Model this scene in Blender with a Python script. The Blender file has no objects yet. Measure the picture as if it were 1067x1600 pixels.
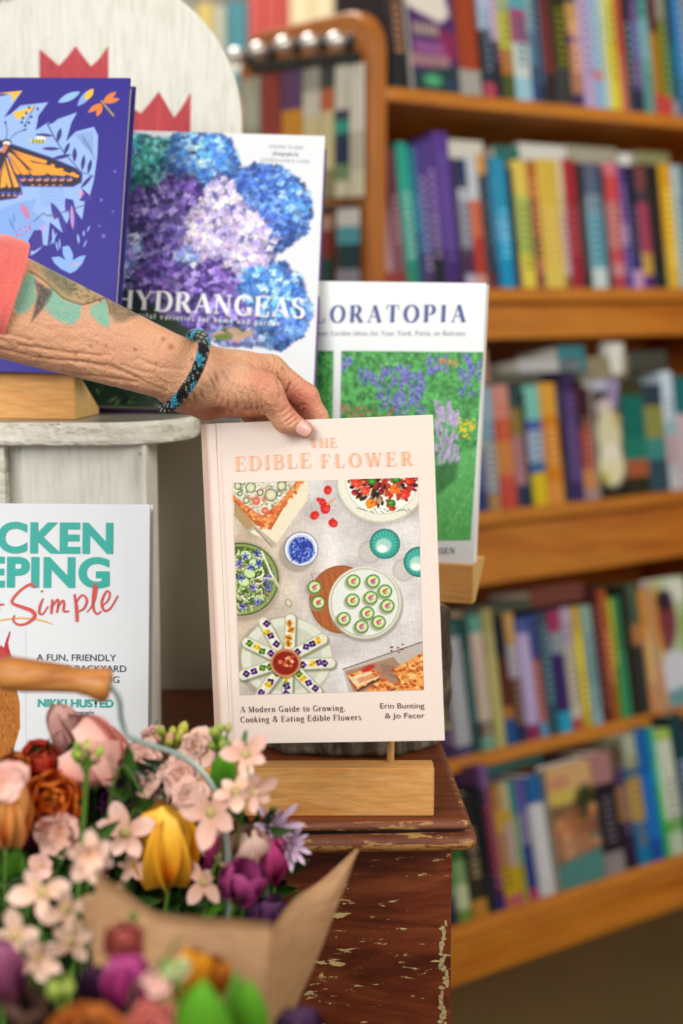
import bpy, bmesh, math, random
import numpy as np
from mathutils import Vector, Matrix

# ------------------------------------------------------------------ camera
FPX = 2444.0                       # focal length in pixels of the 1067x1600 frame
PITCH = math.atan(340 / FPX)
CAMH = 1.06
CP, SP = math.cos(PITCH), math.sin(PITCH)
scene = bpy.context.scene
cam_data = bpy.data.cameras.new('camera')
cam = bpy.data.objects.new('camera', cam_data)
scene.collection.objects.link(cam)
cam.location = (0, 0, CAMH)
cam.rotation_euler = (math.pi / 2 - PITCH, 0, 0)
cam_data.sensor_fit = 'VERTICAL'
cam_data.sensor_height = 36.0
cam_data.lens = FPX / 1600 * 36.0
cam_data.clip_start = 0.05
cam_data.dof.use_dof = True
cam_data.dof.focus_distance = 1.235
cam_data.dof.aperture_fstop = 3.5
scene.camera = cam

# ------------------------------------------------------------------ world, lights, exposure
world = bpy.data.worlds.new('world')
scene.world = world
world.use_nodes = True
bgn = world.node_tree.nodes['Background']
bgn.inputs[0].default_value = (0.93, 0.97, 1.0, 1)
bgn.inputs[1].default_value = 0.42

def area(name, loc, target, sx, sy, power, col):
    l = bpy.data.lights.new(name, 'AREA')
    l.shape = 'RECTANGLE'; l.size = sx; l.size_y = sy; l.energy = power; l.color = col
    o = bpy.data.objects.new(name, l)
    scene.collection.objects.link(o)
    o.location = loc
    o.rotation_euler = (Vector(target) - Vector(loc)).to_track_quat('-Z', 'Y').to_euler()
    return o
area('window_light', (-1.25, -1.15, 2.1), (0.0, 1.3, 0.8), 1.5, 1.3, 66, (1.0, 0.985, 0.96))
area('bookcase_fill_light', (2.2, 0.1, 2.3), (0.6, 2.8, 0.7), 1.4, 1.2, 56, (1.0, 0.96, 0.9))  # unseen fill lamp aimed at the bookcase to brighten its books
area('far_fill_light', (-0.7, 3.3, 2.7), (-0.7, 3.6, 0), 1.2, 0.6, 42, (1.0, 0.97, 0.92))  # unseen fill lamp, added to brighten the dark far shelf
scene.view_settings.view_transform = 'Standard'
scene.view_settings.look = 'None'
scene.view_settings.exposure = 0.0
scene.view_settings.gamma = 1.0
scene.view_settings.use_curve_mapping = False
scene.cycles.max_bounces = 8
scene.cycles.diffuse_bounces = 4

# ------------------------------------------------------------------ helpers
C = scene.collection
rnd = random.Random(7)
PI = math.pi

def at(px, py, Y):
    """point of the plane y = Y that the camera sees at pixel (px, py)"""
    a = (px - 533.5) / FPX; b = (800 - py) / FPX
    r = Vector((a, CP + b * SP, -SP + b * CP))
    return r * (Y / r.y) + Vector((0, 0, CAMH))

def proj(p):
    z = p[2] - CAMH
    d = p[1] * CP - z * SP; u = p[1] * SP + z * CP
    return 533.5 + FPX * p[0] / d, 800 - FPX * u / d

def lin(c):
    return c / 12.92 if c <= 0.04045 else ((c + 0.055) / 1.055) ** 2.4

def hexc(h):
    """'rrggbb' or 'rgb' -> linear rgb"""
    if not isinstance(h, str): return tuple(h)
    if len(h) == 3: h = ''.join(c * 2 for c in h)
    return tuple(lin(int(h[i:i + 2], 16) / 255) for i in (0, 2, 4))

def srgb2lin(a):
    a = np.clip(a, 0, 1)
    return np.where(a <= 0.04045, a / 12.92, ((a + 0.055) / 1.055) ** 2.4)

class NT:
    """small wrapper round a material's node tree"""
    def __init__(s, name):
        s.m = bpy.data.materials.new(name); s.m.use_nodes = True
        s.t = s.m.node_tree; s.b = s.t.nodes['Principled BSDF']
    def n(s, typ, **kw):
        nd = s.t.nodes.new(typ)
        for k, v in kw.items():
            if k.startswith('i_'):
                key = k[2:]; key = int(key) if key.isdigit() else key.replace('_', ' ')
                nd.inputs[key].default_value = v
            else: setattr(nd, k, v)
        return nd
    def l(s, a, ao, b, bi): s.t.links.new(a.outputs[ao], b.inputs[bi])
    def coords(s, scale=(1, 1, 1), kind='Object', rot=(0, 0, 0)):
        tc = s.n('ShaderNodeTexCoord'); mp = s.n('ShaderNodeMapping')
        mp.inputs['Scale'].default_value = scale; mp.inputs['Rotation'].default_value = rot
        s.l(tc, kind, mp, 'Vector'); return mp
    def noise(s, mp, scale, detail=4, rough=0.55, dist=0.0):
        nz = s.n('ShaderNodeTexNoise'); nz.inputs['Scale'].default_value = scale
        nz.inputs['Detail'].default_value = detail; nz.inputs['Roughness'].default_value = rough
        nz.inputs['Distortion'].default_value = dist
        s.l(mp, 'Vector', nz, 'Vector'); return nz
    def ramp(s, src, so, stops, interp='LINEAR'):
        r = s.n('ShaderNodeValToRGB'); r.color_ramp.interpolation = interp
        e = r.color_ramp.elements
        while len(e) < len(stops): e.new(0.5)
        for el, (p, c) in zip(e, stops):
            el.position = p; el.color = (*hexc(c), 1) if not isinstance(c, (int, float)) else (c, c, c, 1)
        s.l(src, so, r, 'Fac'); return r
    def mix(s, fac, fo, a, ao, b, bo, blend='MIX'):
        m = s.n('ShaderNodeMixRGB'); m.blend_type = blend
        if fac is None: m.inputs[0].default_value = fo
        else: s.l(fac, fo, m, 0)
        for k, (x, xo) in ((1, (a, ao)), (2, (b, bo))):
            if hasattr(x, 'outputs'): s.l(x, xo, m, k)
            else: m.inputs[k].default_value = (*hexc(x), 1)
        return m
    def bump(s, src, so, strength=0.2, dist=0.001):
        b = s.n('ShaderNodeBump'); b.inputs['Strength'].default_value = strength
        b.inputs['Distance'].default_value = dist
        s.l(src, so, b, 'Height'); s.l(b, 'Normal', s.b, 'Normal'); return b

def m_plain(name, col, rough=0.5, var=0.06, scale=30, metal=0.0, sss=0.0, trans=0.0, bump=0.0, spec=0.5):
    t = NT(name); mp = t.coords(); nz = t.noise(mp, scale)
    c = hexc(col)
    r = t.ramp(nz, 'Fac', [(0.3, tuple(x * (1 - var) for x in c)), (0.7, tuple(min(1, x * (1 + var)) for x in c))])
    t.l(r, 'Color', t.b, 'Base Color')
    t.b.inputs['Roughness'].default_value = rough; t.b.inputs['Metallic'].default_value = metal
    t.b.inputs['Specular IOR Level'].default_value = spec
    if sss:
        t.b.inputs['Subsurface Weight'].default_value = sss
        t.b.inputs['Subsurface Radius'].default_value = (0.006, 0.003, 0.002)
        t.b.inputs['Subsurface Scale'].default_value = 1.0
    if bump: t.bump(nz, 'Fac', bump, 0.001)
    return t.m

def m_attr(name, rough=0.5, spec=0.5, metal=0.0, sss=0.0, grain=0.0, gscale=900):
    """printed or pigmented surface: colour from the mesh's colour attribute 'Col'"""
    t = NT(name); a = t.n('ShaderNodeVertexColor'); a.layer_name = 'Col'
    if grain:
        mp = t.coords(); nz = t.noise(mp, gscale, 3)
        r = t.ramp(nz, 'Fac', [(0.3, 1 - grain), (0.7, 1.0)])
        mx = t.mix(None, 1.0, a, 'Color', r, 'Color', 'MULTIPLY'); t.l(mx, 'Color', t.b, 'Base Color')
    else: t.l(a, 'Color', t.b, 'Base Color')
    t.b.inputs['Roughness'].default_value = rough; t.b.inputs['Specular IOR Level'].default_value = spec
    t.b.inputs['Metallic'].default_value = metal
    if sss:
        t.b.inputs['Subsurface Weight'].default_value = sss
        t.b.inputs['Subsurface Radius'].default_value = (0.006, 0.003, 0.002)
        t.b.inputs['Subsurface Scale'].default_value = 1.0
    return t.m

def m_wood(name, c1, c2, c3, axis='x', scale=14, rough=0.45, ring=5.0, bump=0.12, spec=0.5, fine=160):
    """grained wood, grain running along the given object axis"""
    s = {'x': (0.12, 1, 1), 'y': (1, 0.12, 1), 'z': (1, 1, 0.12)}[axis]
    t = NT(name); mp = t.coords(s)
    n1 = t.noise(mp, scale, 5, 0.6, 1.4)
    n2 = t.noise(mp, fine, 3, 0.6, 0.3)
    mt = t.n('ShaderNodeMath', operation='MULTIPLY'); mt.inputs[1].default_value = ring; t.l(n1, 'Fac', mt, 0)
    fr = t.n('ShaderNodeMath', operation='PINGPONG'); fr.inputs[1].default_value = 0.5; t.l(mt, 'Value', fr, 0)
    r = t.ramp(fr, 'Value', [(0.0, c1), (0.28, c2), (0.5, c3)])
    r2 = t.ramp(n2, 'Fac', [(0.35, 0.72), (0.6, 1.0)])
    mx = t.mix(None, 0.6, r, 'Color', r2, 'Color', 'MULTIPLY')
    t.l(mx, 'Color', t.b, 'Base Color'); t.b.inputs['Roughness'].default_value = rough
    t.b.inputs['Specular IOR Level'].default_value = spec
    t.bump(n2, 'Fac', bump, 0.0008)
    return t.m

def mesh(name, verts, faces, mat=None, smooth=False, colors=None, mats=None, mi=None):
    me = bpy.data.meshes.new(name)
    me.from_pydata([tuple(v) for v in verts], [], faces)
    if mat is not None: me.materials.append(mat)
    for m in (mats or []): me.materials.append(m)
    if mi is not None: me.polygons.foreach_set('material_index', mi)
    if colors is not None:        # one linear rgb per face
        ca = me.color_attributes.new('Col', 'FLOAT_COLOR', 'CORNER')
        arr = []
        for p, c in zip(me.polygons, colors): arr += [c[0], c[1], c[2], 1.0] * len(p.vertices)
        ca.data.foreach_set('color', arr)
    if smooth: me.shade_smooth()
    me.update()
    return me

def link(name, me, parent=None, loc=None, rot=None, mat4=None):
    o = bpy.data.objects.new(name, me); C.objects.link(o)
    if mat4 is not None: o.matrix_world = mat4
    if loc is not None: o.location = loc
    if rot is not None: o.rotation_euler = rot
    if parent is not None: o.parent = parent
    return o

def tag(o, label=None, cat=None, group=None, kind=None):
    if label: o['label'] = label
    if cat: o['category'] = cat
    if group: o['group'] = group
    if kind: o['kind'] = kind
    return o

def empty(name, label, cat, loc=(0, 0, 0), rot=(0, 0, 0), group=None, mat4=None):
    o = bpy.data.objects.new(name, None); C.objects.link(o); o.empty_display_size = 0.02
    if mat4 is not None: o.matrix_world = mat4
    else: o.location = loc; o.rotation_euler = rot
    return tag(o, label, cat, group)

def bm_mesh(name, bm, mat=None, smooth=False):
    me = bpy.data.meshes.new(name); bm.normal_update(); bm.to_mesh(me); bm.free()
    if mat: me.materials.append(mat)
    if smooth: me.shade_smooth()
    return me

def box_bm(bm, lo, hi, bev=0.0, seg=2):
    r = bmesh.ops.create_cube(bm, size=1.0)
    lo, hi = Vector(lo), Vector(hi)
    for v in r['verts']:
        v.co = Vector([lo[i] + (v.co[i] + 0.5) * (hi[i] - lo[i]) for i in range(3)])
    if bev:
        vs = set(r['verts'])
        es = [e for e in bm.edges if e.verts[0] in vs and e.verts[1] in vs]
        bmesh.ops.bevel(bm, geom=es, offset=bev, segments=seg, affect='EDGES', profile=0.6)
    return bm

def box(name, lo, hi, mat, parent=None, bev=0.002, seg=2, **kw):
    bm = bmesh.new(); box_bm(bm, lo, hi, bev, seg)
    return link(name, bm_mesh(name, bm, mat), parent, **kw)

def prism_bm(bm, pts, y0, y1, bev=0.0, seg=2):
    """polygon pts (x,z) extruded from y0 to y1"""
    n = len(pts)
    a = [bm.verts.new((x, y0, z)) for x, z in pts]; b = [bm.verts.new((x, y1, z)) for x, z in pts]
    f1 = bm.faces.new(a); f2 = bm.faces.new(b[::-1])
    for i in range(n): bm.faces.new((a[i], b[i], b[(i + 1) % n], a[(i + 1) % n]))
    bmesh.ops.recalc_face_normals(bm, faces=bm.faces[:])
    if bev:
        es = [e for f in (f1, f2) for e in f.edges]
        bmesh.ops.bevel(bm, geom=list(set(es)), offset=bev, segments=seg, affect='EDGES', profile=0.6)

def tube_mesh(name, pts, rads, mat, seg=10, caps=True, colors=None):
    """swept tube through points with a radius each (parallel transport)"""
    P = [Vector(p) for p in pts]; n = len(P)
    if not hasattr(rads, '__len__'): rads = [rads] * n
    V, F = [], []
    t0 = (P[1] - P[0]).normalized()
    ref = Vector((0, 0, 1)) if abs(t0.z) < 0.9 else Vector((1, 0, 0))
    u = t0.cross(ref).normalized()
    for i in range(n):
        t = (P[min(i + 1, n - 1)] - P[max(i - 1, 0)]).normalized()
        u = (u - t * u.dot(t)).normalized(); w = t.cross(u)
        for k in range(seg):
            a = 2 * PI * k / seg
            V.append(P[i] + (u * math.cos(a) + w * math.sin(a)) * rads[i])
    for i in range(n - 1):
        for k in range(seg):
            k2 = (k + 1) % seg
            F.append((i * seg + k, i * seg + k2, (i + 1) * seg + k2, (i + 1) * seg + k))
    if caps:
        F.append(tuple(range(seg))[::-1]); F.append(tuple(range((n - 1) * seg, n * seg)))
    return mesh(name, V, F, mat, smooth=True)

def spline(pts, n):
    """Catmull-Rom through points, n samples per span"""
    P = [Vector(p) for p in pts]; P = [P[0] * 2 - P[1]] + P + [P[-1] * 2 - P[-2]]
    out = []
    for i in range(1, len(P) - 2):
        for k in range(n):
            t = k / n; a, b, c, d = P[i - 1:i + 3]
            out.append(0.5 * ((2 * b) + (c - a) * t + (2 * a - 5 * b + 4 * c - d) * t * t + (3 * b - a - 3 * c + d) * t ** 3))
    out.append(P[-2]); return out

def lathe_mesh(name, prof, mat, seg=32, smooth=True):
    """profile (r, z) turned about z"""
    V, F = [], []
    for r, z in prof:
        for k in range(seg):
            a = 2 * PI * k / seg; V.append((r * math.cos(a), r * math.sin(a), z))
    for i in range(len(prof) - 1):
        for k in range(seg):
            k2 = (k + 1) % seg
            F.append((i * seg + k, i * seg + k2, (i + 1) * seg + k2, (i + 1) * seg + k))
    return mesh(name, V, F, mat, smooth=smooth)

# ------------------------------------------------------------------ painting on a grid (flat print)
def vnoise(X, Y, s, seed=0):
    """value noise, vectorised, in 0..1"""
    rs = np.random.RandomState(seed); T = rs.rand(256, 256)
    x = X * s; y = Y * s; xi = np.floor(x).astype(int); yi = np.floor(y).astype(int)
    fx = x - xi; fy = y - yi; fx = fx * fx * (3 - 2 * fx); fy = fy * fy * (3 - 2 * fy)
    g = lambda a, b: T[(yi + b) % 256, (xi + a) % 256]
    return (g(0, 0) * (1 - fx) + g(1, 0) * fx) * (1 - fy) + (g(0, 1) * (1 - fx) + g(1, 1) * fx) * fy

class Canvas:
    """colour grid; X, Y hold the drawing coordinates of every grid point"""
    def __init__(s, nx, ny, corners, base='ffffff'):
        # corners: drawing coordinates of (0,0) bottom-left, (1,0), (1,1), (0,1)
        u, v = np.meshgrid((np.arange(nx)) / (nx - 1), (np.arange(ny)) / (ny - 1))
        bl, br, tr, tl = [np.array(c, float) for c in corners]
        w = [(1 - u) * (1 - v), u * (1 - v), u * v, (1 - u) * v]
        s.X = sum(wi * c[0] for wi, c in zip(w, (bl, br, tr, tl)))
        s.Y = sum(wi * c[1] for wi, c in zip(w, (bl, br, tr, tl)))
        s.nx, s.ny = nx, ny
        s.A = np.empty((ny, nx, 3)); s.A[:] = s.rgb(base)
        s.px = np.hypot(*(br - bl)) / (nx - 1)
    def rgb(s, h):
        if isinstance(h, str):
            if len(h) == 3: h = ''.join(c * 2 for c in h)
            return np.array([int(h[i:i + 2], 16) / 255 for i in (0, 2, 4)])
        return np.array(h)
    def put(s, d, col, soft=None, alpha=1.0):
        """d: signed distance (negative inside), in drawing units"""
        sf = soft or s.px
        a = np.clip(0.5 - d / sf, 0, 1) * alpha
        c = s.rgb(col) if not (isinstance(col, np.ndarray) and col.ndim == 3) else col
        s.A = s.A * (1 - a[..., None]) + c * a[..., None]
    def local(s, cx, cy, r):
        """index window round a place, for cheap small marks"""
        m = (np.abs(s.X - cx) < r) & (np.abs(s.Y - cy) < r)
        ys = np.where(m.any(1))[0]; xs = np.where(m.any(0))[0]
        if len(ys) == 0 or len(xs) == 0: return None
        return slice(ys[0], ys[-1] + 1), slice(xs[0], xs[-1] + 1)
    def ell(s, cx, cy, rx, ry=None, col='000', rot=0.0, soft=None, alpha=1.0, ring=None):
        ry = ry or rx; w = s.local(cx, cy, max(rx, ry) + (ring or 0) + (soft or s.px) * 2)
        if w is None: return
        X = s.X[w] - cx; Y = s.Y[w] - cy; c, n = math.cos(rot), math.sin(rot)
        x = X * c + Y * n; y = -X * n + Y * c
        k = np.hypot(x / rx, y / ry); d = (k - 1) * min(rx, ry)
        if ring: d = np.abs(d) - ring / 2
        a = (np.clip(0.5 - d / (soft or s.px), 0, 1) * alpha)[..., None]
        s.A[w] = s.A[w] * (1 - a) + s.rgb(col) * a
    def seg(s, x0, y0, x1, y1, w0, col, w1=None, soft=None, alpha=1.0):
        w1 = w0 if w1 is None else w1
        L = math.hypot(x1 - x0, y1 - y0); w = s.local((x0 + x1) / 2, (y0 + y1) / 2, L / 2 + max(w0, w1) + s.px * 2)
        if w is None: return
        X, Y = s.X[w], s.Y[w]
        t = np.clip(((X - x0) * (x1 - x0) + (Y - y0) * (y1 - y0)) / max(L * L, 1e-9), 0, 1)
        d = np.hypot(X - x0 - t * (x1 - x0), Y - y0 - t * (y1 - y0)) - (w0 + (w1 - w0) * t) / 2
        a = (np.clip(0.5 - d / (soft or s.px), 0, 1) * alpha)[..., None]
        s.A[w] = s.A[w] * (1 - a) + s.rgb(col) * a
    def line(s, pts, w, col, w1=None, **kw):
        n = len(pts) - 1; w1 = w if w1 is None else w1
        for i in range(n):
            s.seg(*pts[i], *pts[i + 1], w + (w1 - w) * i / n, col, w + (w1 - w) * (i + 1) / n, **kw)
    def poly(s, pts, col, soft=None, alpha=1.0):
        P = np.array(pts, float); c = P.mean(0); r = np.abs(P - c).max() + s.px * 2
        w = s.local(c[0], c[1], r)
        if w is None: return
        X, Y = s.X[w], s.Y[w]; d = np.full(X.shape, 1e9); ins = np.zeros(X.shape, bool)
        for i in range(len(P)):
            x0, y0 = P[i]; x1, y1 = P[(i + 1) % len(P)]
            L2 = (x1 - x0) ** 2 + (y1 - y0) ** 2 + 1e-9
            t = np.clip(((X - x0) * (x1 - x0) + (Y - y0) * (y1 - y0)) / L2, 0, 1)
            d = np.minimum(d, np.hypot(X - x0 - t * (x1 - x0), Y - y0 - t * (y1 - y0)))
            cr = ((y0 > Y) != (y1 > Y))
            ins ^= cr & (X < (x1 - x0) * (Y - y0) / (y1 - y0 + (1e-12 if y1 == y0 else 0)) + x0)
        d = np.where(ins, -d, d)
        a = (np.clip(0.5 - d / (soft or s.px), 0, 1) * alpha)[..., None]
        s.A[w] = s.A[w] * (1 - a) + s.rgb(col) * a
    def leaf(s, x0, y0, x1, y1, wid, col, **kw):
        """pointed leaf between two tips"""
        dx, dy = x1 - x0, y1 - y0; L = math.hypot(dx, dy); nx, ny = -dy / L, dx / L
        a, b = [], []
        for k in range(9):
            t = k / 8; w = wid / 2 * math.sin(PI * t) ** 0.8
            a.append((x0 + dx * t + nx * w, y0 + dy * t + ny * w)); b.append((x0 + dx * t - nx * w, y0 + dy * t - ny * w))
        s.poly(a + b[::-1][1:-1], col, **kw)
    def mesh(s, name, w, h, mat, y=0.0):
        """the grid as a mesh w x h in the x-z plane, x from -w/2"""
        nx, ny = s.nx, s.ny
        u, v = np.meshgrid(np.linspace(-w / 2, w / 2, nx), np.linspace(0, h, ny))
        co = np.stack([u, np.full_like(u, y), v], -1).reshape(-1, 3)
        i = np.arange(nx * ny).reshape(ny, nx)
        q = np.stack([i[:-1, :-1], i[:-1, 1:], i[1:, 1:], i[1:, :-1]], -1).reshape(-1, 4)
        me = bpy.data.meshes.new(name)
        me.vertices.add(len(co)); me.vertices.foreach_set('co', co.ravel().astype(np.float32))
        me.loops.add(q.size); me.loops.foreach_set('vertex_index', q.ravel().astype(np.int32))
        me.polygons.add(len(q)); me.polygons.foreach_set('loop_start', np.arange(0, q.size, 4, dtype=np.int32))
        me.update(calc_edges=True)
        ca = me.color_attributes.new('Col', 'FLOAT_COLOR', 'POINT')
        rgba = np.ones((nx * ny, 4), np.float32); rgba[:, :3] = srgb2lin(s.A).reshape(-1, 3)
        ca.data.foreach_set('color', rgba.ravel())
        me.materials.append(mat); me.validate(); return me
# ------------------------------------------------------------------ lettering
def arc(cx, cy, rx, ry, a0, a1, n=10):
    return [(cx + rx * math.cos(math.radians(a0 + (a1 - a0) * k / n)), cy + ry * math.sin(math.radians(a0 + (a1 - a0) * k / n))) for k in range(n + 1)]
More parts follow.
